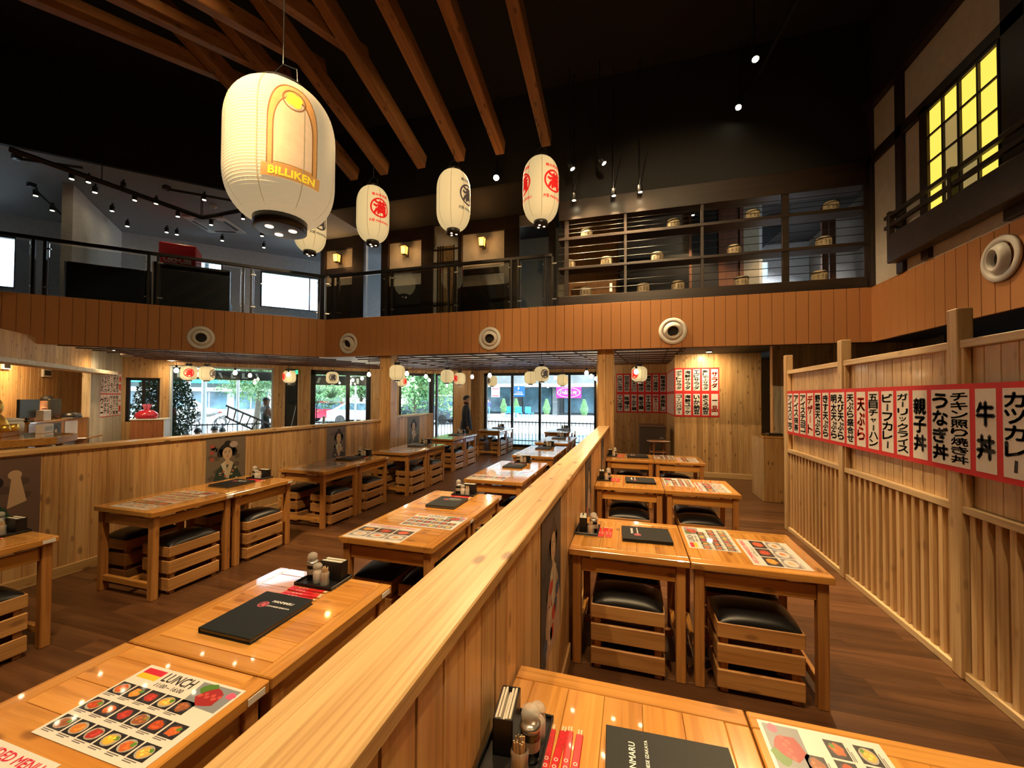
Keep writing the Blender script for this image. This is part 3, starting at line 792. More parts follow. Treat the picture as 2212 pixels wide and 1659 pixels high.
def make_lunch():
    t = thing('lunch_menu_sheet', 'x', 'menu sheet')
    rng = random.Random(3); w, h = 0.225, 0.155
    MB().cbox(-w, -h, 0, w, h, 0.0012, 0.0003).build('sheet', plain('laminate_white', (0.72,0.69,0.66), noise=0.02, rough=0.3, coat=1.0, coatr=0.04), t)
    mb = MB(); z = 0.00135
    for r, cy in enumerate((0.042, -0.031, -0.105)):
        for c in range(6):
            if r == 0 and c > 4: continue
            cx = -0.185 + c*0.070 + r*0.002
            photo_cell(mb, cx, cy, 0.063, 0.050, z, rng, r*6+c+(c*r))
    mb.col = (0.60,0.02,0.05); mb.add([(-0.21,0.118,z),(-0.12,0.118,z),(-0.12,0.142,z),(-0.21,0.142,z)], [(0,1,2,3)])
    mb.col = (0.70,0.52,0.03); mb.add([(-0.21,0.096,z),(-0.12,0.096,z),(-0.12,0.118,z),(-0.21,0.118,z)], [(0,1,2,3)])
    mb.col = (0.22,0.24,0.28); mb.add([(0.07,0.055,z),(0.215,0.05,z),(0.215,0.145,z),(0.05,0.145,z)], [(0,1,2,3)])
    mb.col = (0.08,0.20,0.03); blob(mb, 0.10, 0.125, z+0.0001, 0.03, rng)
    mb.col = (0.33,0.02,0.02); blob(mb, 0.135, 0.095, z+0.0002, 0.05, rng)
    mb.col = (0.55,0.08,0.06)
    for k in range(6): blob(mb, 0.10+0.014*k, 0.095+0.01*(k%2), z+0.0003, 0.009, rng, 7)
    mb.col = (0.70,0.10,0.22); blob(mb, 0.20, 0.12, z+0.0003, 0.017, rng)
    mb.build('print', lam_m, t)
    text_obj(t, 'lettering', [('LUNCH', -0.035, 0.123, 0.135, 0.038), ('11:00 – 16:00', -0.035, 0.088, 0.125, 0.016)], ink_black, Matrix.Translation((0,0,z+0.0006)))
    return t
def make_rec():
    t = thing('recommended_menu_sheet', 'x', 'menu sheet')
    rng = random.Random(5); w, h = 0.23, 0.155
    MB().cbox(-w, -h, 0, w, h, 0.0012, 0.0003).build('sheet', MAT['laminate_white'], t)
    mb = MB(); z = 0.00135
    for r in range(2):
        for c in range(3):
            cx = -0.148 + 0.148*c; cy = 0.035 - 0.10*r
            mb.col = (0.03,0.025,0.03) if r == 0 else (0.24,0.23,0.24); mb.add([(cx-0.068,cy-0.043,z),(cx+0.068,cy-0.043,z),(cx+0.068,cy+0.043,z),(cx-0.068,cy+0.043,z)], [(0,1,2,3)])
            mb.col = (0.10,0.04,0.02) if r == 0 else (0.66,0.62,0.58); disc(mb, cx, cy, z+0.0001, 0.056, 0.037, 18)
            cc = [(0.60,0.30,0.05),(0.45,0.06,0.03),(0.62,0.10,0.04),(0.66,0.42,0.26),(0.68,0.22,0.10),(0.50,0.26,0.10)][r*3+c]
            mb.col = cc; blob(mb, cx, cy, z+0.0002, 0.044 if r == 0 else 0.026, rng, 13, 0.68)
            mb.col = tuple(min(0.95, q*1.5) for q in cc)
            for _ in range(5): blob(mb, cx+(rng.random()-0.5)*0.05, cy+(rng.random()-0.5)*0.03, z+0.0003, 0.007, rng, 7)
            mb.col = (0.15,0.13,0.13)
            mb.add([(cx-0.066,cy-0.053,z),(cx+0.02,cy-0.053,z),(cx+0.02,cy-0.049,z),(cx-0.066,cy-0.049,z)], [(0,1,2,3)])
    mb.build('print', lam_m, t)
    text_obj(t, 'lettering', [('RECOMMENDED MENU', 0.0, 0.128, 0.40, 0.026)], plain('crimson_ink', (0.55,0.02,0.06), rough=0.4), Matrix.Translation((0,0,z+0.0006)))
    text_obj(t, 'lettering', [('おすすめメニュー', 0.0, 0.098, 0.16, 0.016)], ink_black, Matrix.Translation((0,0,z+0.0006)))
    return t
LUNCH = make_lunch(); lunch_used = [False]
REC = make_rec(); rec_used = [False]
# ---- condiment tray and what stands on it
def make_tray():
    t = thing('condiment_tray', 'x', 'tray'); a, b = 0.118, 0.083
    MB().cbox(-a, -b, 0, a, b, 0.005, 0.002).build('base', black_plastic, t)
    r = MB()
    r.cbox(-a,-b,0.004,a,-b+0.006,0.017,0.002).cbox(-a,b-0.006,0.004,a,b,0.017,0.002).cbox(-a,-b,0.004,-a+0.006,b,0.017,0.002).cbox(a-0.006,-b,0.004,a,b,0.017,0.002)
    r.build('rim', black_plastic, t)
    return t
soy_m = plain('soy_sauce', (0.006,0.004,0.003), rough=0.08, spec=0.7)
salt_m = plain('salt', (0.62,0.56,0.48), rough=0.7)
pick_m = plain('toothpick_wood', (0.62,0.48,0.30), rough=0.6)
def make_soy():
    t = thing('soy_sauce_bottle', 'x', 'bottle')
    MB().lathe([(0.024,0.0),(0.027,0.004),(0.027,0.075),(0.024,0.083)], 20).build('sauce', soy_m, t, True)
    MB().lathe([(0.0268,0.076),(0.0285,0.084),(0.022,0.094),(0.018,0.098),(0.023,0.104),(0.026,0.116),(0.023,0.130),(0.012,0.138),(0.0001,0.139)], 20, closed_ends=False).build('glass_stopper', jar_glass, t, True)
    MB().lathe([(0.0276,0.03),(0.0276,0.058)], 20, closed_ends=False).build('label', plain('soy_label', (0.30,0.27,0.22)), t)
    MB().lathe([(0.0285,0.084),(0.029,0.088),(0.0285,0.092)], 20).build('collar', steel, t, True)
    return t
def make_shaker():
    t = thing('pepper_shaker', 'x', 'shaker')
    MB().lathe([(0.020,0.0),(0.0225,0.004),(0.0225,0.048),(0.019,0.056)], 18).build('contents', salt_m, t, True)
    MB().lathe([(0.0235,0.0),(0.024,0.06),(0.019,0.068),(0.023,0.074),(0.024,0.086),(0.016,0.096),(0.0001,0.097)], 18, closed_ends=False).build('jar', jar_glass, t, True)
    return t
def make_picks():
    t = thing('toothpick_jar', 'x', 'toothpick jar')
    MB().lathe([(0.024,0.0),(0.0245,0.010),(0.022,0.035),(0.0245,0.058),(0.021,0.066)], 18, closed_ends=False).build('jar', jar_glass, t, True)
    mb = MB(); rng = random.Random(2)
    for k in range(22):
        a = rng.random()*2*PI; r = 0.017*math.sqrt(rng.random())
        x, y = r*math.cos(a), r*math.sin(a)
        mb.tube([(x*0.8,y*0.8,0.002),(x,y,0.083+0.006*rng.random())], 0.0022, 4)
    mb.build('toothpicks', pick_m, t)['kind'] = 'stuff'
    return t
def make_napkin():
    t = thing('napkin_holder', 'x', 'napkin holder'); a, b, hh = 0.066, 0.028, 0.098
    bx = MB(); bx.cbox(-a,-b,0,a,-b+0.004,hh,0.001).cbox(-a,b-0.004,0,a,b,hh,0.001).cbox(-a,-b,0,-a+0.004,b,hh,0.001).cbox(a-0.004,-b,0,a,b,hh,0.001).box(-a,-b,0,a,b,0.004)
    bx.build('box', black_plastic, t)
    nm = MB()
    for k in range(5):
        y = -b+0.007+k*0.0095; nm.cbox(-a+0.006, y, 0.006, a-0.006, y+0.0065, hh-0.004+0.010*math.sin(k*2.1+0.6), 0.001)
    nm.build('napkins', plain('napkin_white', (0.70,0.66,0.58), rough=0.8), t)
    return t
TRAY, SOY, SHK, PICK, NAP = make_tray(), make_soy(), make_shaker(), make_picks(), make_napkin()
u_tray, u_soy, u_shk, u_pick, u_nap = [False],[False],[False],[False],[False]
def make_chop():
    t = thing('chopstick_sleeve', 'x', 'chopsticks')   # local: length along x, tips at +x
    MB().cbox(-0.105, -0.0105, 0, 0.095, 0.0105, 0.005, 0.0018).build('sleeve', plain('sleeve_red', (0.55,0.012,0.02), noise=0.25, scale=120, rough=0.35, coat=0.5), t)
    MB().cbox(0.094, -0.007, 0.0008, 0.112, -0.0008, 0.005, 0.001).cbox(0.094, 0.0008, 0.0008, 0.112, 0.007, 0.005, 0.001).build('chopstick_end', pick_m, t)
    mk = MB(); mk.col = None
    for k in range(3): ring(mk, -0.05+0.022*k, 0, 0.0052, 0.006, 0.0035, 10)
    mk.build('sleeve_print', plain('sleeve_print', (0.75,0.55,0.48)), t)
    return t
CHOP = make_chop(); u_chop = [False]
def rot2(p, a): c, s = math.cos(a), math.sin(a); return (p[0]*c - p[1]*s, p[0]*s + p[1]*c)
def dress(cx, cy, a, row, o, P, n_chop=4):
    """tableware of one pair of tables; a = rotation of the reading direction"""
    z = 0.7505
    where = '%s table pair from %s, %s' % (o, 'the back wall' if row.startswith('screen') else 'the windows', row)
    def W(p, zz=z): q = rot2(p, a); return (cx+q[0], cy+q[1], zz)
    put(LUNCH, lunch_used, W(P['lunch']), a + P.get('jl', 0), 'laminated LUNCH photo menu on %s' % where, 'lunch menu sheets')
    put(REC, rec_used, W(P['rec']), a + P.get('jr', 0), 'laminated RECOMMENDED MENU sheet on %s' % where, 'recommended menu sheets')
    put(MENU, menu_used, W(P['menu']), a + P.get('jm', 0), 'closed black menu book on %s' % where, 'black menu books')
    t = P['tray']; put(TRAY, u_tray, W(t), a, 'black condiment tray on %s' % where, 'condiment trays')
    zz = z + 0.0055
    L = P['lay']
    put(SOY, u_soy, W((t[0]+L[0][0], t[1]+L[0][1]), zz), a+2.0, 'dark soy sauce bottle on tray, %s' % where, 'soy sauce bottles')
    put(SHK, u_shk, W((t[0]+L[1][0], t[1]+L[1][1]), zz), a, 'small glass pepper shaker on tray, %s' % where, 'pepper shakers')
    put(PICK, u_pick, W((t[0]+L[2][0], t[1]+L[2][1]), zz), a, 'glass jar of toothpicks on tray, %s' % where, 'toothpick jars')
    put(NAP, u_nap, W((t[0]+L[3][0], t[1]+L[3][1]), zz), a + L[3][2], 'black napkin holder on tray, %s' % where, 'napkin holders')
    c = P['chop']
    for k in range(n_chop):
        put(CHOP, u_chop, W((c[0]+0.004*math.sin(k*1.7), c[1]-0.036+0.026*k)), a + 0.05*math.sin(k*2.3), 'red chopstick sleeve on %s' % where, 'chopstick sleeves %s %s' % (o, row))
LAYM = [(-0.075,0.0),(-0.018,-0.025),(0.036,-0.035),(0.035,0.035,0.0)]
LAYR = [(-0.075,-0.035),(-0.02,-0.04),(-0.03,0.012),(0.045,0.03,0.25)]
PM = dict(lunch=(0.115,-0.225), rec=(-0.115,-0.575), menu=(-0.015,0.29), tray=(0.0,0.665), chop=(0.0,0.52), lay=LAYM, jl=0.0, jm=0.0)
PL = dict(lunch=(-0.02,-0.20), rec=(-0.01,-0.54), menu=(-0.04,0.30), tray=(-0.06,0.655), chop=(0.0,0.53), lay=LAYM)
PR = dict(lunch=(0.110,-0.180), rec=(-0.07,-0.510), menu=(0.02,0.245), tray=(0.03,0.655), chop=(0.02,0.525), lay=[(-0.03,-0.045),(0.035,-0.05),(-0.085,-0.03),(0.015,0.035,0.1)], jm=0.05)
def pair(cx, cy, a, row, o, P, flip_gap=0.006, wall_out=0.0):
    far = 'back wall' if row.startswith('screen') else 'windows'
    for half in (-1, 1):
        q = rot2((0, half*(TS/2+flip_gap/2)), a)
        hn = 'street-side' if half > 0 else 'inner'
        if row.startswith('screen'): hn = 'partition-side' if half > 0 else 'aisle-side'
        put(TABLE, table_used, (cx+q[0], cy+q[1], 0), a - PI/2 + PI, 'honey pine table, %s half of %s pair from %s, %s' % (hn, o, far, row), 'dining tables in %s' % row)
        for side in (-1, 1):
            off = (side*(0.195 + (wall_out if side < 0 else 0.0)), half*0.37)
            q2 = rot2(off, a)
            sn = ('aisle side' if side > 0 else 'wall side') if row.startswith('poster') else (('partition side' if side > 0 else 'aisle side') if row.startswith('middle') else ('back wall side' if side > 0 else 'near side'))
            put(STOOL, stool_used, (cx+q2[0], cy+q2[1], 0), a + PI/2, 'crate stool, %s, %s half of %s pair from %s, %s' % (sn, hn, o, far, row), 'crate stools in %s' % row)
    dress(cx, cy, a, row, o, P)
LP = [(-4.215,1.08),(-4.215,3.12),(-4.20,5.06),(-4.08,6.93),(-4.32,9.30),(-4.05,11.90)]
MP = [(-1.575,1.125),(-1.615,3.125),(-1.575,5.24),(-1.60,7.34),(-1.67,9.35),(-2.02,12.0)]
RP = [(0.345,1.0875),(0.345,3.02),(0.345,4.985),(0.345,7.06)]
for i, (x, y) in enumerate(LP): pair(x, y, 0, 'poster wall row', ORD[5-i], PL, wall_out=0.16)
for i, (x, y) in enumerate(MP): pair(x, y, 0, 'middle row', ORD[5-i], PM)
for i, (x, y) in enumerate(RP): pair(x, y, PI/2, 'screen row', ORD[3-i], PR)
# number plates of the two readable tables
npm = plain('number_ink', (0.10,0.09,0.08))
Tn = frame((0.345-0.004, 3.02-TS/2-0.0024, 0.729), (1,0,0)); 

# ---- slatted screen with menu strips
SX0, SX1 = 1.985, 2.085
scr = thing('slatted_screen', 'pale pine screen with posts, boards above and slats below', 'screen', (0,0,0))
posts = [(6.155,6.245,2.32),(4.677,4.768,2.32),(3.225,3.313,2.32),(1.77,1.86,2.32)]
for y0, y1, z1 in posts: MB().cbox(SX0-0.012, y0, 0, SX0+0.072, y1, z1, 0.005).build('post', pine_pale, scr)
pine_pale_y = wood('pine_pale_y', (0.68,0.51,0.30), (0.56,0.39,0.20), 'Y', rough=0.5, coat=0.15, knots=0.25)
bays = [(4.768,6.155),(3.313,4.677),(1.86,3.225),(0.2,1.77)]
bdm = {}
for y0, y1 in bays:
    for z0, z1, dx in ((2.065,2.115,0.0),(1.03,1.075,0.0),(0.0,0.05,0.012)):
        MB().cbox(SX0+0.0, y0, z0, SX0+0.06, y1, z1, 0.003).build('rail', pine_pale_y, scr)
    for ye in (y0, y1-0.03): MB().cbox(SX0+0.003, ye, 1.075, SX0+0.04, ye+0.03, 2.065, 0.002).build('edge_strip', pine_pale, scr)
    planks(scr, (SX0+0.06, y1), (SX0+0.06, y0), 1.075, 2.065, 0.115, pine_pale, t=0.015, name='board')
    n = round((y1-y0)/0.093); st = (y1-y0)/n
    if 'sl' not in bdm:
        bdm['sl'] = MB().cbox(-0.022, -0.021, 0.05, 0.022, 0.021, 1.03, 0.003).mesh('slat'); bdm['sl'].materials.append(pine_pale)
    for i in range(n): inst('slat', bdm['sl'], scr, (SX0+0.042, y0+st*(i+0.5), 0))
    MB().box(SX0+0.066, y0, 0.0, SX0+0.078, y1, 2.065).build('back_panel', pine_pale, scr)
# ---- menu strips hung on the screen
def strip(lab, T, w, h, cols, red, frame_w, group, name='menu_strip'):
    """one hanging menu sheet: red paper border, white sheet and brush lettering; local x right, y up, centred"""
    t = thing(name, lab, 'menu strip', (0,0,0), 0, group); t.matrix_world = T
    MB().box(-w/2, -h/2, 0.0, w/2, h/2, 0.0015).build('border', red_paper, t)
    iw, ih = w - frame_w, h - frame_w*1.6
    MB().box(-iw/2, -ih/2, 0.0015, iw/2, ih/2, 0.0024).build('sheet', paper_w, t)
    mb = MB(); n = len(cols)
    for k, s_ in enumerate(cols):
        cx = (k - (n-1)/2) * iw/n
        hh = ih*0.92
        vtext(mb, s_, cx, hh/2 - (0.03 if len(s_) < 4 else 0), -hh/2 + (0.03 if len(s_) < 4 else 0), min(iw/n*0.84, 0.16), 0.06, Matrix.Translation((0,0,0.0032)))
    mb.build('lettering', ink_red if red else ink_black, t)
    return t
edges = [6.11]
sy = [(1705+1713)/2]
ys = [6.10,5.90,5.70,5.49,5.29,5.10,4.92,4.60,4.42,4.235,4.04,3.845,3.66,3.47,3.105,2.92,2.73]
for i, (cols, red) in enumerate(STRIPS_SCREEN):
    y1, y0 = ys[i], ys[i+1]
    T = frame((SX0-0.016, (y0+y1)/2, 1.562), (0,-1,0))
    strip('red bordered menu sheet for %s on the slatted screen' % ROMA[' '.join(cols)], T, y1-y0, 0.555, cols[::-1] if len(cols) > 1 and i == 6 else cols, red, 0.042, 'menu sheets on the slatted screen')
# ---- menu sheets on the back walls
for r, (row, zc) in enumerate(((WALL1_TOP, 2.145), (WALL1_BOT, 1.60))):
    for i, s_ in enumerate(row):
        T = frame((-0.40 + 0.189*(i+0.5), 11.7-0.02, zc), (1,0,0))
        strip('red bordered menu sheet for %s, %s row, recessed back wall' % (ROMA[s_], 'upper' if r == 0 else 'lower'), T, 0.189, 0.545, [s_], (r == 1 and i == 5), 0.05, 'menu sheets on the recessed back wall')
for r, (row, zc) in enumerate(((WALL2_TOP, 2.145), (WALL2_BOT, 1.60))):
    for i, s_ in enumerate(row):
        T = frame((0.935 + 0.182*(i+0.5), 9.73-0.02, zc), (1,0,0))
        strip('red bordered menu sheet for %s, %s row, knotty back wall' % (ROMA[s_], 'upper' if r == 0 else 'lower'), T, 0.182, 0.545, [s_], i == 4, 0.046, 'menu sheets on the knotty back wall')
for r, zc in enumerate((2.145, 1.60)):
    T = frame((0.95-0.02, 10.70, zc), (0,-1,0))
    t = thing('menu_strip', 'pink crumpled menu sheet on the return of the back wall, %s' % ('upper' if r == 0 else 'lower'), 'menu strip', (0,0,0)); t.matrix_world = T
    MB().box(-0.98, -0.272, 0, 0.98, 0.272, 0.0015).build('border', red_paper, t)
    MB().box(-0.95, -0.242, 0.0015, 0.95, 0.242, 0.0024).build('sheet', plain('pink_paper', (0.66,0.42,0.38), noise=0.3, scale=25, rough=0.7), t)
# left pier sheets
pm0 = at(214, 850, S=SL); pm1 = at(259, 850, S=SL); dl = (pm1-pm0); dl.z = 0; lw_ = dl.length/7; dl.normalize()
nrm = dl.cross(Z2)
for r, (row, zc) in enumerate(((LEFT_TOP, 2.03), (LEFT_BOT, 1.49))):
    for i, s_ in enumerate(row):
        c = pm0 + dl*(lw_*(i+0.5)) + nrm*0.021
        T = frame((c.x, c.y, zc), dl)
        strip('narrow %s ink menu sheet, %s row, on the pale daylit pier by the cashier' % ('red' if i == 6 else 'black', 'upper' if r == 0 else 'lower'), T, lw_, 0.545, [s_], i == 6, 0.02, 'menu sheets on the bleached pier')

# ---- bijin posters (generic prints)
def poster(T, w, h, seed, label, pose=0):
    t = thing('wall_poster', label, 'poster', (0,0,0), 0, 'bijin posters'); t.matrix_world = T
    rng = random.Random(seed)
    MB().box(-w/2, -h/2, 0, w/2, h/2, 0.002).build('backing', plain('poster_back_%d' % seed, (0.2,0.16,0.12)), t)
    mb = MB(); z = 0.0022
    bg = [(0.14,0.085,0.065),(0.17,0.13,0.09),(0.14,0.11,0.095),(0.16,0.14,0.11),(0.06,0.05,0.05)][seed % 5]
    def q(pts, c, dz): 
        mb.col = c; mb.poly([(x*w, y*h, z+dz) for x, y in pts])
    q([(-.5,-.5),(.5,-.5),(.5,.5),(-.5,.5)], bg, 0)
    mb.col = tuple(c*0.6 for c in bg); 
    for k in range(9): blob(mb, (rng.random()-.5)*w*0.85, (rng.random()-.5)*h*0.85, z+0.0001, w*0.08, rng)
    skin = (0.52,0.36,0.22); hair = (0.012,0.011,0.012)
    hx = [-0.18, 0.02, 0.12, 0.0, 0.05][pose]; 
    # kimono body
    kim = [(0.02,0.075,0.04),(0.03,0.05,0.035),(0.05,0.045,0.055),(0.07,0.08,0.06),(0.42,0.26,0.18)][pose]
    q([(hx-.34,-.5),(hx+.42,-.5),(hx+.40,-.25),(hx+.26,-.06),(hx+.10,.06),(hx-.10,.06),(hx-.26,-.05),(hx-.36,-.26)], kim, 0.0002)
    q([(hx-.16,.04),(hx-.05,.09),(hx+.02,-.16),(hx-.02,-.22)], (0.55,0.50,0.38), 0.0003); q([(hx+.16,.04),(hx+.05,.09),(hx-.02,-.16),(hx+.03,-.24)], (0.50,0.42,0.28), 0.00032)
    for k in range(10):
        mb.col = [(0.45,0.36,0.18),(0.5,0.12,0.06),(0.55,0.5,0.4)][k % 3]; blob(mb, (hx+(rng.random()-.5)*.5)*w, (-.38+rng.random()*.34)*h, z+0.00036, w*0.035, rng)
    q([(hx-.05,.02),(hx+.06,.02),(hx+.05,.14),(hx-.05,.14)], skin, 0.0004)
    mb.col = hair; disc(mb, hx*w, 0.27*h, z+0.00042, 0.21*w, 0.125*h, 20); disc(mb, (hx+.01)*w, 0.375*h, z+0.00043, 0.10*w, 0.06*h, 16)
    disc(mb, (hx-.17)*w, 0.225*h, z+0.00042, 0.09*w, 0.07*h, 14); disc(mb, (hx+.17)*w, 0.225*h, z+0.00042, 0.09*w, 0.07*h, 14)
    mb.col = skin; disc(mb, hx*w, 0.215*h, z+0.0005, 0.125*w, 0.105*h, 20, 0.1)
    mb.col = (0.06,0.04,0.03); disc(mb, (hx-.05)*w, 0.232*h, z+0.0006, 0.026*w, 0.007*h, 8); disc(mb, (hx+.05)*w, 0.236*h, z+0.0006, 0.026*w, 0.007*h, 8)
    disc(mb, (hx-.05)*w, 0.258*h, z+0.0006, 0.034*w, 0.004*h, 8); disc(mb, (hx+.05)*w, 0.262*h, z+0.0006, 0.034*w, 0.004*h, 8)
    mb.col = (0.55,0.06,0.05); disc(mb, hx*w, 0.165*h, z+0.0006, 0.028*w, 0.008*h, 10)
    mb.col = (0.38,0.24,0.16); disc(mb, (hx+.005)*w, 0.198*h, z+0.0006, 0.012*w, 0.012*h, 8)
    if pose == 0:
        q([(.12,-.08),(.34,-.02),(.26,.28),(.16,.26)], skin, 0.0005); mb.col = skin; disc(mb, .2*w, .30*h, z+.00055, .08*w, .055*h)
    if pose == 1:
        for k in range(3): mb.col = (0.36,0.07,0.05); blob(mb, -.36*w, (.36-.11*k)*h, z+0.0004, w*0.06, rng, 9)
        mb.col = (0.42,0.33,0.28); disc(mb, (hx+.16)*w, .36*h, z+.00045, .11*w, .055*h)
    if pose in (2, 3):
        q([(hx-.10,-.12),(hx+.20,-.10),(hx+.24,-.02),(hx-.02,.0)], skin, 0.0005)
    if pose == 4:
        for k in range(8): mb.col = [(0.5,0.05,0.03),(0.06,0.08,0.14),(0.55,0.42,0.3)][k % 3]; blob(mb, (rng.random()-.5)*.7*w, (-.45+rng.random()*.5)*h, z+0.0005, w*0.10, rng)
    mb.build('print', print_m, t)
    return t
XL = -5.22
def lposter(px0, px1, ztop, h, seed, pose, label, X=XL):
    y0 = at(px0, 900, X=X).y; y1 = at(px1, 900, X=X).y
    poster(frame((X+0.003, (y0+y1)/2, ztop-h/2), (0,1,0)), y1-y0, h, seed, label, pose)
y88 = at(88, 1000, X=XL).y
poster(frame((XL+0.003, y88-0.27, 0.80), (0,1,0)), 0.54, 0.76, 0, 'faded poster of a woman in green raising a cup, half wall', 0)
lposter(446, 531, 1.185, 0.78, 1, 1, 'faded poster of a woman with dark upswept hair facing forward, half wall')
lposter(706, 747, 1.185, 0.78, 2, 2, 'faded poster of a kneeling woman in dark kimono near the pillar')
lposter(880, 906, 1.25, 0.80, 3, 3, 'pale line drawing poster of a woman on the short half wall', X=-5.10)
poster(frame((-0.40+0.003, 2.085, 0.80), (0,1,0)), 0.52, 0.72, 4, 'poster of kimono figures on the long partition beside table 25', 4)
poster(frame((-0.40+0.003, 3.95, 0.80), (0,1,0)), 0.52, 0.72, 9, 'poster in dark colours on the long partition, second along', 4)
poster(frame((-0.40+0.003, 5.95, 0.80), (0,1,0)), 0.52, 0.72, 14, 'poster in dark colours on the long partition, nearest the pillar', 4)
# labels 25 and 25A
# ================================================================== gallery (upper level)
def steel_rail(name, a, b, junc, label):
    """black steel and glass balustrade standing on the fascia line a->b, junc = distances of the twin posts"""
    a = Vector((a[0],a[1],0)); b = Vector((b[0],b[1],0)); d = (b-a); Ln = d.length
    T = uframe(a, d); t = thing(name, label, 'railing', (0,0,0)); t.matrix_world = T
    MB().cbox(0, 0.03, 4.44, Ln, 0.09, 4.50, 0.004).build('top_rail', black_steel, t)
    for j in junc:
        for s in (-0.07, 0.07):
            MB().box(j+s-0.02, 0.035, Z_FT-0.1, j+s+0.02, 0.085, 4.44).build('post', black_steel, t)
            for z in (3.62, 4.30): MB().box(j+s*1.2-0.015, 0.02, z-0.012, j+s*1.9+0.015, 0.055, z+0.012).build('glass_clamp', steel, t)
    for j0, j1 in zip(junc, junc[1:]):
        MB().box(j0+0.12, 0.055, Z_FT+0.03, j1-0.12, 0.065, 4.40).build('glass_panel', rail_glass, t)
    return t
la = Vector((LEFT_END.x, LEFT_END.y, 0)); 
def lj(px): return along(at(px, 600, D=DF), LEFT_END, CORN)
def mj(px): return at(px, 600, Y=YF).x - CORN.x
steel_rail('glass_railing', LEFT_END, CORN, [lj(-260), lj(80), lj(329), lj(534), lj(697)], 'black steel and glass railing in front of the dark booth backs')
MX1 = at(1192, 600, Y=YF).x
steel_rail('glass_railing', (CORN.x+0.06, YF), (MX1, YF), [mj(716), mj(832), mj(968), mj(1104), mj(1178)], 'black steel and glass railing in front of the wall lanterns')

# ---- shelf screen with barrels
ds = thing('cable_shelf_screen', 'dark timber gallery shelf screen with steel cables and small barrels', 'shelf', (0,0,0))
sx0, sx1 = MX1 + 0.13, XR - 0.06
levels = [(3.47, 3.64), (4.14, 4.19), (4.70, 4.755), (5.08, 5.45)]
for i, (z0, z1) in enumerate(levels):
    MB().cbox(sx0, YF-0.02, z0, sx1, YF+0.30, z1, 0.005).build(['sill_beam','shelf_board','shelf_board','head_beam'][i], dark_timber, ds)
for px, w in ((1224,0.08),(1351,0.05),(1517,0.05),(1697,0.10),(1873,0.08)):
    x = at(px, 500, Y=YF).x; MB().cbox(x-w/2, YF+0.0, 3.64, x+w/2, YF+0.045, 5.1, 0.004).build('post', dark_timber, ds)
for (a0, a1) in zip(levels, levels[1:]):
    for k in range(1, 4):
        z = a0[1] + (a1[0]-a0[1])*k/4; MB().tube([(sx0, YF+0.02, z), (sx1, YF+0.02, z)], 0.006, 6).build('cable', black_steel, ds)
barrel_m = plain('straw_barrel', (0.66,0.55,0.36), noise=0.2, scale=30, rough=0.8)
rope_m = plain('barrel_rope', (0.05,0.035,0.02), rough=0.9)
def make_barrel():
    t = thing('sake_barrel', 'x', 'barrel')
    MB().lathe([(0.088,0.0),(0.104,0.012),(0.110,0.05),(0.110,0.13),(0.104,0.165),(0.088,0.178),(0.0001,0.182)], 24).build('straw_wrap', barrel_m, t, True)
    ro = MB()
    for z, r in ((0.138,0.113),(0.150,0.111)):
        ro.tube([(r*math.cos(2*PI*i/24), r*math.sin(2*PI*i/24), z - 0.012*math.sin(4*PI*i/24)) for i in range(25)], 0.004, 5)
    ro.build('rope', rope_m, t)
    pr = MB()
    for i, (ch, da) in enumerate((('大',-0.5),('満',0.0),('阪',0.5))):
        for v, f in (GLY[ch],):
            x0 = min(q.x for q in v); x1 = max(q.x for q in v); y0 = min(q.y for q in v); y1 = max(q.y for q in v)
            vs = []
            for q in v:
                a = -PI/2 + da + (q.x-(x0+x1)/2)/(x1-x0)*0.36; z = 0.072 + (q.y-(y0+y1)/2)/(y1-y0)*0.075
                vs.append((0.1125*math.cos(a), 0.1125*math.sin(a), z))
            pr.add(vs, f)
    pr.build('lettering', ink_black, t)
    return t
BAR = make_barrel(); u_bar = [False]
def z5p(x, y): return 1180 + x*0.3255, 380 + y*0.3255
bnames = {3: 'top shelf', 2: 'middle shelf', 1: 'bottom sill'}
def put_barrels(zx, lev, lab):
    z = levels[lev][1]
    for k, zxx in enumerate(zx):
        px, _ = z5p(zxx, 0); p = at(px, 500, Y=YF+0.17)
        put(BAR, u_bar, (p.x, YF+0.17, z+0.001), 0.12*math.sin(zxx), 'straw sake barrel, %s counted from the glass railing, on the cable screen %s' % (ORD[k], lab), 'sake barrels on the cable screen')
put_barrels([268,843,1370,1890], 2, 'top shelf')
put_barrels([155,400,735,1245,1840], 1, 'middle shelf')
put_barrels([262,643,873,1293,1810], 0, 'sill')

# ---- timber framed wall behind the middle railing
YW = 9.0
def wx(px): return at(px, 560, Y=YW).x
def wz(py, px): return at(px, py, Y=YW).z
gz0, gz1 = wz(640, 800), 5.99
xa_, xb_ = wx(700), wx(1196)
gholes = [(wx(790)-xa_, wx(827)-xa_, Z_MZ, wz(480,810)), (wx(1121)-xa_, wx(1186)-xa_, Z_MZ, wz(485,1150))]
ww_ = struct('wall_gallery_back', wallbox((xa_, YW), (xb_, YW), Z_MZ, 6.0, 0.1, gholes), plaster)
def wt(px0, px1, z0, z1, proud=0.06, m=dark_timber, name='timber'):
    return MB().cbox(wx(px0), YW-proud, z0, wx(px1), YW+0.01, z1, 0.004).build(name, m, ww_)
for a, b in ((697,706),(765,790),(827,842),(913,938),(992,1000),(1091,1121),(1186,1200)): wt(a, b, Z_MZ, 6.0, 0.08)
ztop = wz(528, 870)
for a, b in ((706,765),(842,913),(1000,1091)):
    wt(a, b, wz(523,877), 6.0, 0.05)            # dark band above the panel
    wt(a, b, wz(590,(a+b)/2)-0.03, wz(580,(a+b)/2)+0.0, 0.05)
    wt(a, b, Z_MZ, wz(617,(a+b)/2), 0.03, black_m, 'dado')
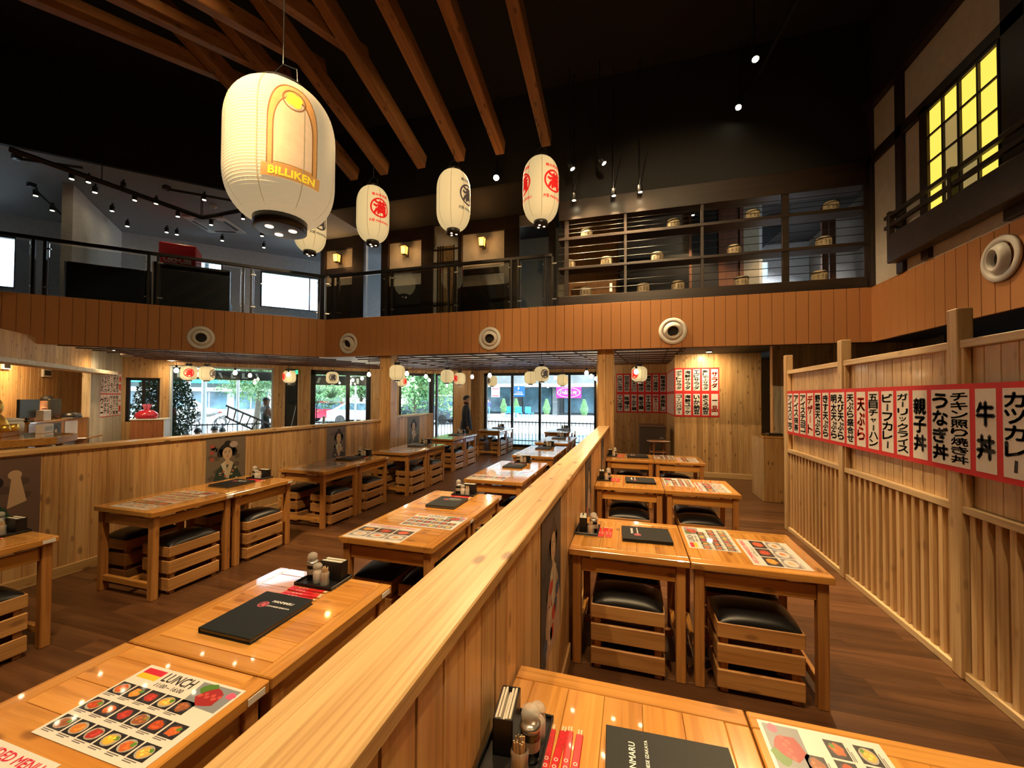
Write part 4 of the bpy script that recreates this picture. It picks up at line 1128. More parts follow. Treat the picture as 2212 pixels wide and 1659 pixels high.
# lattice door of the middle bay
ld = thing('door_1', 'pine lattice door with dark bars between the wall lanterns', 'door', (0, YW, 0)); ld['kind'] = 'structure'
MB().box(wx(938), -0.02, Z_MZ, wx(992), 0.0, wz(532,965)).build('panel', wood('door_pine', (0.34,0.23,0.10), (0.26,0.17,0.07), 'Z', rough=0.5), ld)
MB().box(wx(938), -0.03, Z_MZ, wx(946), -0.02, wz(532,965)).build('paper_strip', plaster, ld)
MB().box(wx(983), -0.03, Z_MZ, wx(992), -0.02, wz(532,965)).build('paper_strip', plaster, ld)
for q in (947, 953, 958, 982): MB().box(wx(q)-0.012, -0.05, Z_MZ, wx(q)+0.012, -0.01, wz(532,965)).build('bar', dark_timber, ld)
for q in (540, 568, 575, 660): MB().box(wx(938), -0.052, wz(q,965)-0.02, wx(992), -0.012, wz(q,965)+0.02).build('bar', dark_timber, ld)
# rooms seen through the two openings
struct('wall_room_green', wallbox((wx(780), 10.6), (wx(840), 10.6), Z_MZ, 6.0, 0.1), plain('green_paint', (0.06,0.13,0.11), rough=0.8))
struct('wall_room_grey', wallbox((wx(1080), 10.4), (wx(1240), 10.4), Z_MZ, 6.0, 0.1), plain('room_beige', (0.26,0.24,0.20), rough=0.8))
# wall lanterns
amber = glow('amber_glass', (1.0, 0.42, 0.08), 1.5)
def wall_lantern(px, py, label):
    p = at(px, py, Y=YW-0.16)
    t = thing('wall_lantern', label, 'wall lamp', (p.x, YW, p.z), 0, 'wall lanterns')
    s = 0.085
    MB().cbox(-0.045, -0.02, -0.13, 0.045, 0.0, 0.14, 0.004).build('backplate', black_steel, t)
    MB().cbox(-0.012, -0.17, 0.125, 0.012, 0.0, 0.145, 0.003).build('bracket', black_steel, t)
    Tl = Matrix.Translation((0,-0.15,0))
    MB().lathe([(0.075,-0.10),(0.095,0.085)], 4, Tl @ Matrix.Rotation(PI/4,4,'Z')).build('shade', amber, t)
    f = MB()
    for k in range(4):
        a = PI/4 + k*PI/2; c, s_ = math.cos(a), math.sin(a)
        f.tube([(0.077*c, -0.15+0.077*s_, -0.105), (0.098*c, -0.15+0.098*s_, 0.09)], 0.006, 4)
    f.build('frame_bars', black_steel, t)
    MB().lathe([(0.13,0.086),(0.12,0.10),(0.02,0.13)], 4, Tl @ Matrix.Rotation(PI/4,4,'Z')).build('hood', black_steel, t)
    MB().lathe([(0.082,-0.115),(0.082,-0.104)], 4, Tl @ Matrix.Rotation(PI/4,4,'Z')).build('base', black_steel, t)
    light('wall_lantern_glow', 'POINT', (p.x, YW-0.30, p.z-0.03), 5, (1.0,0.5,0.16), shadow_soft_size=0.06)
wall_lantern(727, 557, 'amber wall lantern by the corner of the gallery')
wall_lantern(873, 540, 'amber wall lantern between the green room and the lattice door')
wall_lantern(1041, 522, 'amber wall lantern between the lattice door and the shelf screen')
# ---- rooms behind the cable screen
YB = 9.9
def bx_(px): return at(px, 540, Y=YB).x
def bz_(py, px): return at(px, py, Y=YB).z
xe = bx_(1640)
br = struct('wall_gallery_far', wallbox((bx_(1196), YB), (xe, YB), Z_MZ, 6.0, 0.1), plain('tan_plaster', (0.34,0.30,0.22), rough=0.85))
dd = thing('door_2', 'plain orange wood door behind the cable screen', 'door', (0, YB, 0)); dd['kind'] = 'structure'
MB().cbox(bx_(1229), -0.05, Z_MZ, bx_(1330), -0.005, bz_(465,1280), 0.004).build('leaf', wood('orange_door', (0.50,0.22,0.05), (0.42,0.17,0.035), 'Z', rough=0.5, knots=0), dd)
MB().box(bx_(1229)-0.07, -0.07, Z_MZ, bx_(1229), -0.004, bz_(460,1280)).box(bx_(1330), -0.07, Z_MZ, bx_(1330)+0.07, -0.004, bz_(460,1280)).build('jamb', wood('orange_jamb', (0.40,0.18,0.05), (0.3,0.13,0.03), 'Z'), dd)
MB().box(bx_(1320)-0.03, -0.08, 4.28, bx_(1320)+0.03, -0.05, 4.48).build('push_plate', steel, dd)
MB().box(bx_(1340), YB-0.5, Z_MZ, bx_(1482), YB-0.01, bz_(570,1410)).build('dark_dado', black_m, br)
d2 = thing('door_3', 'dark brown double door standing open behind the cable screen', 'door', (0, YB, 0)); d2['kind'] = 'structure'
brown = wood('brown_door', (0.16,0.06,0.025), (0.11,0.04,0.016), 'Z', rough=0.5, knots=0)
MB().box(bx_(1487)-0.0, -0.10, Z_MZ, bx_(1493), -0.004, bz_(437,1550)).box(bx_(1596), -0.10, Z_MZ, bx_(1604), -0.004, bz_(437,1550)).box(bx_(1487), -0.10, bz_(445,1550), bx_(1604), -0.004, bz_(437,1550)).build('frame', brown, d2)
MB().box(bx_(1493), -0.03, Z_MZ, bx_(1551), -0.006, bz_(445,1550)).build('dark_opening', black_m, d2)
MB().cbox(bx_(1551), -0.06, Z_MZ, bx_(1596), -0.02, bz_(445,1550), 0.004).build('leaf', brown, d2)
# corridor on the right with a bright window
Yc = 12.6
def cx_(px): return at(px, 540, Y=Yc).x
cor_w = plain('corridor_white', (0.55,0.57,0.58), rough=0.85)
wz0, wz1 = at(1648,600,Y=Yc).z, at(1648,566,Y=Yc).z
struct('wall_corridor_end', wallbox((cx_(1600), Yc), (4.6, Yc), Z_MZ, 6.0, 0.1, [(cx_(1638)-cx_(1600), cx_(1659)-cx_(1600), max(Z_MZ,wz0), wz1)]), cor_w)
struct('wall_corridor_side', wallbox((xe, Yc), (xe, YB), Z_MZ, 6.0, 0.06), cor_w)
cp = thing('corridor_post', 'brown timber posts in the white corridor behind the barrels', 'post', (0, 10.4, 0))
for a, b in ((1776,1790),(1793,1806)): MB().cbox(at(a,540,Y=10.4).x, 0, Z_MZ, at(b,540,Y=10.4).x, 0.08, at(1790,440,Y=10.4).z, 0.004).build('upright', brown, cp)
struct('window_21', MB().box(cx_(1638), Yc+0.03, max(Z_MZ,wz0), cx_(1659), Yc+0.04, wz1), clear)
stp = thing('stair_panel', 'sloping grey panel under the stair behind the cable screen', 'panel', (0, 10.9, 0))
pa = [at(1636,545,Y=10.9), at(1636,470,Y=10.9), at(1668,430,Y=10.9), at(1760,418,Y=10.9), at(1700,490,Y=10.9)]
MB().prism([(p.x, p.z) for p in pa[::-1]], -0.05, 0.05, Matrix(((1,0,0,0),(0,0,-1,0),(0,1,0,0),(0,0,0,1)))).build('panel', plain('stair_grey', (0.10,0.13,0.16), rough=0.8), stp)

# ---- left gallery: facade wall with bright windows
UA, UB = (-17.0, 2.8), (-6.7, 13.1)
def ux(px): return along(at(px, 560, D=DFAC), UA, UB)
def uz(py, px): return at(px, py, D=DFAC).z
UH = [(ux(563), ux(690), uz(668,626), uz(588,600)), (ux(408), ux(481), uz(598,440), uz(562,440)), (ux(-420), ux(33), uz(622,20), uz(508,10))]  # leftmost opening widened out of view to let in more daylight
uw = struct('wall_gallery_left', wallbox(UA, UB, Z_MZ, 6.0, 0.14, UH), plain('gallery_white', (0.58,0.60,0.62), rough=0.85))
for h, ml in ((UH[0],[ux(670)]),(UH[1],[]),(UH[2],[])): window(UA, UB, h[0], h[1], h[2], h[3], ml, 0.04)
hh0 = UH[0]; Tu = uframe((UA[0],UA[1],0), Vector((1,1,0)))
# white cross wall with scalloped spots
pw0 = at(159, 397, Z=6.0); pw1 = at(264, 501, Z=6.0); pw1 = at(264, 501, Z=6.0)
struct('wall_cross', wallbox((pw0.x, pw0.y), (pw1.x, pw1.y), Z_MZ, 5.99, 0.16), plain('cross_wall_white', (0.62,0.60,0.56), rough=0.85))
# dark booth benches behind the railing
def booth(px0, px1, label):
    a = at(px0, 600, D=DF-0.75); b = at(px1, 600, D=DF-0.75); a.z = b.z = 0
    T = uframe(a, b-a); Ln = (b-a).length; zt = at((px0+px1)/2, 574, D=DF-0.75).z
    t = thing('booth_bench', label, 'bench', (0,0,0)); t.matrix_world = T
    navy = plain('booth_navy', (0.012,0.016,0.022), rough=0.4)
    MB().cbox(0, 0, Z_MZ, Ln, 0.10, zt, 0.01).build('backrest', navy, t)
    MB().cbox(0.02, 0.10, Z_MZ+0.12, Ln-0.02, 0.62, Z_MZ+0.46, 0.03).build('seat', navy, t)
    MB().cbox(-0.02, -0.01, Z_MZ, 0.0, 0.11, zt, 0.003).build('end_trim', steel, t)
    MB().box(0.05, 0.14, Z_MZ, Ln-0.05, 0.55, Z_MZ+0.12).build('plinth', black_m, t)
booth(142, 325, 'dark booth bench back nearer the white cross wall')
booth(331, 497, 'dark booth bench back beside the bright window')
# red drinks cooler
ca = at(383, 580, D=-16.4)
ck = thing('drinks_cooler', 'red drinks cooler with white script behind the booths', 'cooler', (ca.x, ca.y, Z_MZ), math.radians(45))
zt = at(383, 526, D=-16.4).z - Z_MZ
red_gl = plain('cooler_red', (0.42,0.012,0.02), rough=0.35)
MB().cbox(-0.34, 0, 0.08, 0.34, 0.62, zt, 0.02).build('body', red_gl, ck)
MB().cbox(-0.30, -0.012, 0.2, 0.30, 0.004, zt*0.62, 0.006).build('door', plain('cooler_door', (0.02,0.02,0.025), rough=0.15), ck)
MB().box(-0.32, 0.03, 0, 0.32, 0.60, 0.08).build('base', black_m, ck)
mbk = MB(); glyph_fit(mbk, 'Coca-Cola', 0, zt*0.80, 0.50, 0.16, 0.02, T=frame((0,-0.002,0), (1,0,0))); mbk.build('lettering', paper_w, ck)
# AC cassette
ac = thing('ceiling_ac_cassette', 'white square air conditioner cassette in the grey gallery ceiling', 'air conditioner', (*at(466, 486, Z=5.97)[:2], 5.97), math.radians(20))
MB().cbox(-0.47, -0.47, -0.02, 0.47, 0.47, 0.02, 0.01).build('panel', white_m, ac)
MB().cbox(-0.27, -0.27, -0.028, 0.27, 0.27, -0.018, 0.004).build('grille', plain('ac_grey', (0.35,0.37,0.38)), ac)
for k in range(4):
    MB().cbox(-0.25, 0.33, -0.03, 0.25, 0.40, -0.019, 0.004, Matrix.Rotation(k*PI/2,4,'Z')).build('louvre', plain('ac_slot', (0.05,0.05,0.055)), ac)
sd = thing('smoke_detector', 'small white smoke detector on the grey gallery ceiling', 'smoke detector', (*at(461,447,Z=5.96)[:2], 5.96))
MB().lathe([(0.07,0.03),(0.07,0.0),(0.055,-0.02),(0.0001,-0.022)], 20).build('body', white_m, sd, True)
MB().lathe([(0.02,-0.024),(0.016,-0.03),(0.0001,-0.031)], 12).build('sensor', plain('sensor_grey', (0.2,0.2,0.2)), sd)
# ================================================================== roof timbers, lanterns, lamps
YE, ZE, SD, SU = 6.2, 5.73, 0.265, 0.36
RX = [-1.30, -2.07, -2.78, -3.52, -4.27, -4.91, -5.60]
def beam(x, y0, z0, y1, z1, w, h, name, label, group):
    t = thing(name, label, 'beam', (x, 0, 0), 0, group)
    L = math.hypot(y1-y0, z1-z0); a = math.atan2(z1-z0, y1-y0)
    o = MB().cbox(-w/2, 0, 0, w/2, L, h, 0.006).build('timber', rafter_m, t, loc=(0, y0, z0), rot=(a, 0, 0))
    MB().box(-w/2+0.004, L-0.003, 0.004, w/2-0.004, L+0.002, h-0.004).build('end_grain', plain('end_grain', (0.26,0.12,0.05), noise=0.2, scale=40), o) if 'end_grain' not in MAT else MB().box(-w/2+0.004, L-0.003, 0.004, w/2-0.004, L+0.002, h-0.004).build('end_grain', MAT['end_grain'], o)
    return t
for i, x in enumerate(RX):
    beam(x, 1.2, ZE + SD*(YE-1.2), YE, ZE, 0.15, 0.24, 'roof_rafter', 'exposed brown rafter sloping down to the gallery, %s from the shoji wall' % (ORD+['seventh'])[i], 'rafters sloping toward the gallery')
for i, x in enumerate(RX[3:]):
    z39 = 6.2
    beam(x-0.17, 0.0, z39 + SU*(0.0-3.88), 4.9, z39 + SU*(4.9-3.88), 0.13, 0.20, 'roof_brace', 'counter sloping brown roof timber crossing the rafters, %s from the shoji wall' % ORD[i], 'timbers crossing the rafters')

def ribbed(prof_fn, h, ribs, n=36, amp=0.004):
    pr = []
    for i in range(ribs*3+1):
        f = i/(ribs*3); r = prof_fn(f); pr.append((r + (amp if i % 3 == 1 else (amp*0.7 if i % 3 == 2 else -amp*0.4)), f*h))
    return pr
def on_lantern(mb, s_, ang, z, w, h, prof_fn, H, bold=0.05, cuts=2, ringr=None):
    """wraps lettering on the lantern, centred at angle ang (world angle in the lantern's frame)"""
    tmp = MB()
    if ringr: ring(tmp, 0, 0, 0, ringr[0], ringr[1], 40)
    if s_: glyph_fit(tmp, s_, 0, 0, w, h, bold)
    bm = bmesh.new()
    vs = [bm.verts.new(v) for v in tmp.v]
    for f in tmp.f:
        try: bm.faces.new([vs[i] for i in f])
        except ValueError: pass
    bmesh.ops.triangulate(bm, faces=bm.faces[:])
    for _ in range(cuts):
        es = [e for e in bm.edges if e.calc_length() > 0.045*max(1, H)]
        if not es: break
        bmesh.ops.subdivide_edges(bm, edges=es, cuts=1); bmesh.ops.triangulate(bm, faces=bm.faces[:])
    bm.verts.ensure_lookup_table()
    base = len(mb.v); out = []
    for v in bm.verts:
        zz = z + v.co.y; R = prof_fn(min(1, max(0, zz/H))) + 0.0065
        a = ang + v.co.x / R
        out.append((R*math.cos(a), R*math.sin(a), zz))
    mb.add(out, [tuple(q.index for q in f.verts) for f in bm.faces]); bm.free()
def long_prof(R, capr):
    def p(f):
        e = 2.6 if f < 0.5 else 2.6
        u = abs(f-0.5)*2
        s = max(0.0, 1-max(0, (u-0.30)/0.70)**2.4)
        return capr + (R-capr)*s**0.62 if s > 0 else capr
    return p
def paper_lantern(name, loc, R, H, capr, label, ribs, marks, ink, group, cable_to=None, n=36, down=False, faceang=-PI/2, seams=8, power=12):
    t = thing(name, label, 'lantern', loc, 0, group)
    pf = long_prof(R, capr)
    MB().lathe(ribbed(pf, H, ribs, amp=0.0016 if n < 60 else 0.007), n, closed_ends=False).build('paper_shade', lantern_m if n < 60 else giant_m, t, True)
    for k in range(seams):
        a = faceang + 0.28 + 2*PI*k/seams; vs = []; fs = []
        m = 30
        for i in range(m+1):
            f = i/m; r = pf(f) + (0.0035 if n < 60 else 0.0095)
            for s in (-1, 1): vs.append((r*math.cos(a+s*0.006/R*0.8), r*math.sin(a+s*0.006/R*0.8), f*H))
        for i in range(m): fs.append((2*i, 2*i+1, 2*i+3, 2*i+2))
        MB().add(vs, fs).build('seam', seam_m, t)
    cp = capr
    MB().lathe([(cp*0.90,-H*0.075),(cp*1.02,-H*0.072),(cp*1.04,0.004),(cp*0.9,0.01)], 28).build('bottom_cap', black_plastic, t, True)
    MB().lathe([(cp*0.95,H-0.006),(cp*1.04,H),(cp*1.02,H+0.05),(cp*0.85,H+0.055)], 28).build('top_cap', black_plastic, t, True)
    for k in range(3):
        a = 2*PI*k/3 + 0.4; MB().lathe([(0.0001,-H*0.076-0.004),(cp*0.16,-H*0.076-0.004),(cp*0.17,-H*0.07)], 12, Matrix.Translation((cp*0.5*math.cos(a), cp*0.5*math.sin(a), 0))).build('downlight', bulb_soft, t)
    hz = H + 0.05
    MB().tube([(-cp*0.8,0,hz),(-cp*0.75,0,hz+R*0.35),(0,0,hz+R*0.55),(cp*0.75,0,hz+R*0.35),(cp*0.8,0,hz)], 0.006 if R < 0.5 else 0.01, 6).build('handle', black_steel, t)
    if cable_to: MB().tube([(0,0,hz+R*0.55),(0,0,cable_to-loc[2])], 0.005, 6).build('cable', black_steel, t)
    if marks:
        mb = MB()
        for f_ in marks: on_lantern(mb, f_[0], f_[1], f_[2], f_[3], f_[4], pf, H, bold=f_[5] if len(f_) > 5 else 0.05, ringr=f_[6] if len(f_) > 6 else None)
        mb.build('lettering', ink, t)
    return t, pf
bulb_soft = glow('cap_downlight', (1.0,0.74,0.5), 2.2)
ink_lr = plain('lantern_red_ink', (0.62,0.012,0.012), rough=0.8, emit=(0.8,0.01,0.01), es=0.35)
ink_lb = plain('lantern_black_ink', (0.05,0.035,0.035), rough=0.8, emit=(0.12,0.08,0.06), es=0.25)
# long lanterns hung from rafter ends
LY = 5.95
def long_lantern(px, pyb, pyt, ink, ang, label, rx, both=False):
    b = at(px, pyb, Y=LY); tp = at(px, pyt, Y=LY); H = (tp.z-b.z)*0.93; z0 = b.z + H*0.075
    R = 0.272
    marks = []
    for a in ([ang, ang+PI] if not both else [ang, ang+PI*0.62]):
        marks += [('満', a, H*0.53, 0.215, 0.225, 0.05, (0.165,0.138)), ('屋台居酒屋', a, H*0.765, 0.27, 0.048, 0.03), ('大阪 MANMARU', a, H*0.285, 0.36, 0.05, 0.03)]
    t, _ = paper_lantern('long_lantern', (b.x, LY, z0), R, H, 0.105, label, 34, marks, ink, 'long lanterns under the rafter ends', cable_to=ZE+0.1)
def faceang(px, turn): # world angle pointing at the camera from that pixel column, turned to the picture's right
    d = ray(px, 850); return math.atan2(-d.y, -d.x) + turn
long_lantern(805, 530, 407, ink_lr, faceang(805, 0.42), 'long paper lantern with a red crest turned to the room', RX[4])
long_lantern(979, 506, 372, ink_lb, faceang(979, 0.95), 'long paper lantern with a black crest turned half away', RX[2])
long_lantern(1168, 489, 344, ink_lr, faceang(1168, -1.18), 'long paper lantern showing two red crests edge on', RX[0], both=True)
long_lantern(669, 551, 432, ink_lb, faceang(669, 0.62), 'long paper lantern with a black crest behind the giant lantern', RX[6])
# giant lantern
BY = 2.9
bb = at(606, 478, Y=BY); bt = at(606, 208, Y=BY); BH = bt.z - bb.z; BR = 0.445
bt_, bpf = paper_lantern('giant_lantern', (bb.x, BY, bb.z), BR, BH, 0.215, 'giant white paper lantern with an orange arch panel', 46, None, None, None, cable_to=Z_CEIL, n=64, faceang=faceang(606, 0.1), seams=8)
ba = faceang(606, 0.20)
def arch_pts(w, h, n=10):
    pts = [(-w/2, 0), (w/2, 0), (w/2, h*0.52)]
    for i in range(1, n+1): f = i/n; pts.append((w/2*math.cos(f*PI/2)**0.85, h*0.52 + h*0.48*math.sin(f*PI/2)))
    for i in range(n-1, -1, -1): f = i/n; pts.append((-w/2*math.cos(f*PI/2)**0.85, h*0.52 + h*0.48*math.sin(f*PI/2)))
    return pts
def wrap_poly(mb, polys, ang, z0, off):
    bm = bmesh.new()
    for pts in polys:
        try: bm.faces.new([bm.verts.new((x, y, 0)) for x, y in pts])
        except ValueError: pass
    bmesh.ops.triangulate(bm, faces=bm.faces[:])
    for _ in range(4):
        es = [e for e in bm.edges if e.calc_length() > 0.05]
        if not es: break
        bmesh.ops.subdivide_edges(bm, edges=es, cuts=1); bmesh.ops.triangulate(bm, faces=bm.faces[:])
    out = []
    for v in bm.verts:
        zz = z0 + v.co.y; R = bpf(min(1, max(0, zz/BH))) + off; a = ang + v.co.x/R; out.append((R*math.cos(a), R*math.sin(a), zz))
    mb.add(out, [tuple(q.index for q in f.verts) for f in bm.faces]); bm.free()
arch_o = plain('arch_orange', (0.50,0.22,0.06), rough=0.8, emit=(0.62,0.27,0.06), es=0.45)
arch_b = plain('arch_brown_line', (0.20,0.07,0.02), rough=0.8, emit=(0.22,0.08,0.02), es=0.3)
arch_y = plain('arch_yellow', (0.75,0.55,0.03), rough=0.8, emit=(0.9,0.62,0.03), es=0.55)
arch_t = plain('arch_tan', (0.55,0.36,0.19), rough=0.8, emit=(0.62,0.40,0.20), es=0.5)
AW, AH, AZ = 0.40, 0.72, 0.30
m_ = MB(); wrap_poly(m_, [arch_pts(AW, AH)], ba, AZ, 0.007); m_.build('arch_panel', arch_o, bt_)
m_ = MB(); wrap_poly(m_, [arch_pts(AW*0.74, AH*0.80)], ba, AZ+0.02, 0.009); m_.build('arch_inner', arch_t, bt_)
def poly_ring(p0, p1):
    n = len(p0); return [[p0[i], p0[(i+1) % n], p1[(i+1) % n], p1[i]] for i in range(n)]
m_ = MB(); wrap_poly(m_, poly_ring(arch_pts(AW, AH), arch_pts(AW*0.965, AH*0.985)) + poly_ring(arch_pts(AW*0.80, AH*0.83), arch_pts(AW*0.76, AH*0.81)), ba, AZ, 0.0095); m_.build('arch_outline', arch_b, bt_)
def circ(cx, cy, r, n=20): return [(cx+r*math.cos(2*PI*i/n), cy+r*math.sin(2*PI*i/n)) for i in range(n)]
m_ = MB(); wrap_poly(m_, poly_ring(circ(0, AH*0.80, 0.092), circ(0, AH*0.80, 0.082)), ba, AZ, 0.0105); m_.build('rosette_ring', arch_b, bt_)
m_ = MB(); wrap_poly(m_, [circ(0.033*math.cos(k*PI/2+0.5), AH*0.80+0.033*math.sin(k*PI/2+0.5), 0.036, 14) for k in range(4)] + [circ(0, AH*0.80, 0.03, 10)], ba, AZ, 0.0115); m_.build('quatrefoil', arch_y, bt_)
m_ = MB(); wrap_poly(m_, [[(-0.235,-0.095),(0.235,-0.095),(0.235,0.0),(-0.235,0.0)]], ba, AZ, 0.009); m_.build('name_plaque', arch_o, bt_)
m_ = MB(); on_lantern(m_, 'BILLIKEN', ba, AZ-0.048, 0.36, 0.055, lambda f: bpf(f)+0.004, BH, bold=0.06, cuts=3); m_.build('lettering', arch_y, bt_)

# ---- globe lanterns and bare bulbs under the gallery
def globe(px, py, ink, turn, label, R=0.16):
    p = at(px, py, Z=2.25); H = 2*R*1.02
    a = faceang(px, turn)
    marks = [('満', a, H*0.5, 0.13, 0.14, 0.06, (0.10,0.082))] if ink else []
    t, _ = paper_lantern('globe_lantern', (p.x, p.y, 2.25-H/2), R, H, 0.06, label, 12, marks, ink, 'globe lanterns under the gallery', cable_to=Z_SOF, n=28, seams=6)
for px, py, ink, turn, lab in [
  (408,806,ink_lr,0.0,'globe lantern with a red crest facing the room, by the wide street window'),
  (447,807,ink_lb,0.9,'globe lantern with a black crest at its edge, by the wide street window'),
  (625,814,ink_lr,-1.2,'globe lantern in front of the dark narrow pane'),
  (718,816,ink_lb,0.05,'globe lantern with a black crest over the street door'),
  (858,805,None,0,'plain globe lantern half behind the pillar'),
  (868,824,ink_lr,0.8,'globe lantern with a red crest beside the pillar'),
  (966,813,None,0,'plain globe lantern before the leafy window'),
  (993,818,ink_lr,-0.9,'globe lantern with a red crest above the man in the suit'),
  (1063,823,ink_lb,-0.9,'globe lantern with a black crest in the window of the blue sign'),
  (1146,816,None,0,'plain globe lantern between the blue and pink signs'),
  (1170,808,ink_lb,0.5,'globe lantern with a black crest between the blue and pink signs'),
  (1215,821,None,0,'plain globe lantern over the pink sign'),
  (1381,808,ink_lr,-0.7,'globe lantern with a red crest before the menu sheets')]:
    globe(px, py, ink, turn, lab)
def make_bulb():
    t = thing('pendant_bulb', 'x', 'bulb')
    MB().lathe([(0.0001,-0.055),(0.025,-0.05),(0.042,-0.025),(0.045,0.0),(0.036,0.03),(0.018,0.055),(0.016,0.06)], 16).build('bulb', bulb_m, t, True)
    MB().lathe([(0.019,0.055),(0.021,0.06),(0.021,0.105),(0.012,0.115)], 12).build('socket', black_plastic, t, True)
    MB().tube([(0,0,0.11),(0,0,Z_SOF-2.28)], 0.004, 5).build('cord', black_plastic, t)
    return t
BULB = make_bulb(); u_bulb = [False]
bulbs = [(381,800),(428,809),(508,805),(540,811),(623,809),(762,821),(782,817),(797,809),(807,822),(879,807),(892,819),(920,813),(927,821),(1020,814),(1058,811),(1200,816),(1267,806),(1277,813),(1287,818),(1381,806)]
bwhere = ['wide street window','wide street window','wide street window','wide street window','dark narrow pane','street door','street door','street door','street door','leafy window','leafy window','leafy window','leafy window','suited man','blue sign window','pink sign window','long partition pillar','long partition pillar','long partition pillar','menu sheets']
for k, (px, py) in enumerate(bulbs):
    zb = 2.28; p = at(px, py, Z=zb)
    if px == 1381: p = at(px, py, Z=zb) + Vector((-0.07,-0.50,0))
    put(BULB, u_bulb, (p.x, p.y, zb), 0, 'bare glowing bulb on a black cord near the %s' % bwhere[k], 'bare bulbs near the %s' % bwhere[k])
    if k % 2 == 0: light('bulb_light', 'POINT', (p.x, p.y, zb-0.09), 7, (1.0,0.78,0.48), shadow_soft_size=0.05)
# ---- bamboo lattice under the soffit
bl_ = thing('bamboo_lattice', 'brown bamboo pole lattice hung under the white soffit', 'lattice', (0,0,0))
rng = random.Random(11)
for k in range(11):
    y = 7.85 + 0.47*k; x1 = -1.0 if y > 11.6 else 0.9 + 0.1*rng.random()
    MB().tube([(-6.4-0.1*k+0.5*rng.random(), y+0.05*(rng.random()-.5), 2.64), (-3, y+0.04*(rng.random()-.5), 2.645), (x1, y+0.05*(rng.random()-.5), 2.64)], 0.015, 6).build('bamboo_pole', bamboo_m, bl_)
for k in range(9):
    x = -6.0 + 0.82*k; MB().tube([(x+0.3*(rng.random()-.5), 7.75, 2.685), (x+0.35+0.3*(rng.random()-.5), 11.6 if x > -1.2 else 12.85, 2.68)], 0.017, 6).build('bamboo_pole', bamboo_m, bl_)
nd = Vector((-1,1,0)).normalized(); td = Vector((1,1,0)).normalized()
p00 = Vector((CORN.x, CORN.y, 0)) + nd*0.35
for k in range(9):
    a = p00 + nd*(0.40*k) + td*(0.4*k*1.0 - 0.1) ; b = p00 + nd*(0.40*k) - td*(4.4 - 0.1*k)
    MB().tube([(a.x, a.y, 2.64), ((a.x+b.x)/2, (a.y+b.y)/2, 2.648), (b.x, b.y, 2.64)], 0.015, 6).build('bamboo_pole', bamboo_m, bl_)
for k in range(6):
    a = p00 - td*(0.3+0.9*k) - nd*0.1; b = a + nd*(3.7); MB().tube([(a.x, a.y, 2.685), (b.x, b.y, 2.68)], 0.017, 6).build('bamboo_pole', bamboo_m, bl_)

# ---- spotlights
def make_spot():
    t = thing('ceiling_spotlight', 'x', 'spotlight')
    MB().lathe([(0.036,0.0),(0.042,0.006),(0.042,0.11),(0.03,0.13),(0.0001,0.132)], 16).build('head', black_steel, t, True)
    MB().lathe([(0.0001,-0.001),(0.033,-0.001),(0.035,0.004)], 14).build('lens', spot_m, t)
    MB().tube([(0,0,0.125),(0,0,0.17)], 0.012, 6).build('stem', black_steel, t)
    return t
SPOT = make_spot(); u_spot = [False]
def spot(p, aim, label, group, power=0, angle=60, col=(1.0,0.69,0.35), blend=0.6, soft=0.04, sc=1.0, hang=None):
    o = put(SPOT, u_spot, p, 0, label, group)
    d = (Vector(aim) - Vector(p)).normalized()
    o.rotation_euler = (-d).to_track_quat('Z', 'Y').to_euler(); o.scale = (sc, sc, sc)
    if hang:
        MW = Matrix.LocRotScale(Vector(p), o.rotation_euler.to_quaternion(), o.scale)
        hg = MB().tube([Vector(p) - d*0.12*sc + Vector((0,0,-0.005)), Vector(p) - d*0.12*sc + Vector((0,0,0.06)), (p[0]-d.x*0.12*sc, p[1]-d.y*0.12*sc, hang)], 0.010, 6).build('hanger', black_steel, o); hg.matrix_parent_inverse = MW.inverted()
    if power: light('spot_light', 'SPOT', Vector(p) + d*0.03, power, col, target=aim, spot_size=math.radians(angle), spot_blend=blend, shadow_soft_size=soft)
KEY = 1.9
# over the right tables and the slatted screen
tr = thing('lighting_track', 'black lighting track over the slatted screen side', 'track', (0,0,0))
pts = [at(px, py, Z=6.55) for px, py in ((1632,128),(1595,232),(1568,303))]
MB().box(-0.02, 0, -0.02, 0.02, 5.2, 0.02).build('rail', black_steel, tr, loc=(pts[0].x+0.55, pts[0].y-3.0, 6.75), rot=(0,0,0.10))
aims = [(1.7,4.0,0.9),(0.3,3.4,0.7),(1.3,7.6,4.0)]
for i, p in enumerate(pts): spot(tuple(p), aims[i], 'bright ceiling spotlight %s on the track aimed at the right tables' % ORD[i], 'spotlights over the right tables', 300*KEY, 62, sc=1.3, hang=Z_CEIL)
for px, py, aim in ((1580,320,(1.9,5.6,1.0)),(1627,314,(2.4,8.4,1.2))):
    p = at(px, py, Z=6.5); spot(tuple(p), aim, 'small spotlight behind the track, aimed at %s' % ('the screen' if px == 1580 else 'the passage'), 'spotlights over the right tables', 240*KEY, 60, hang=Z_CEIL)
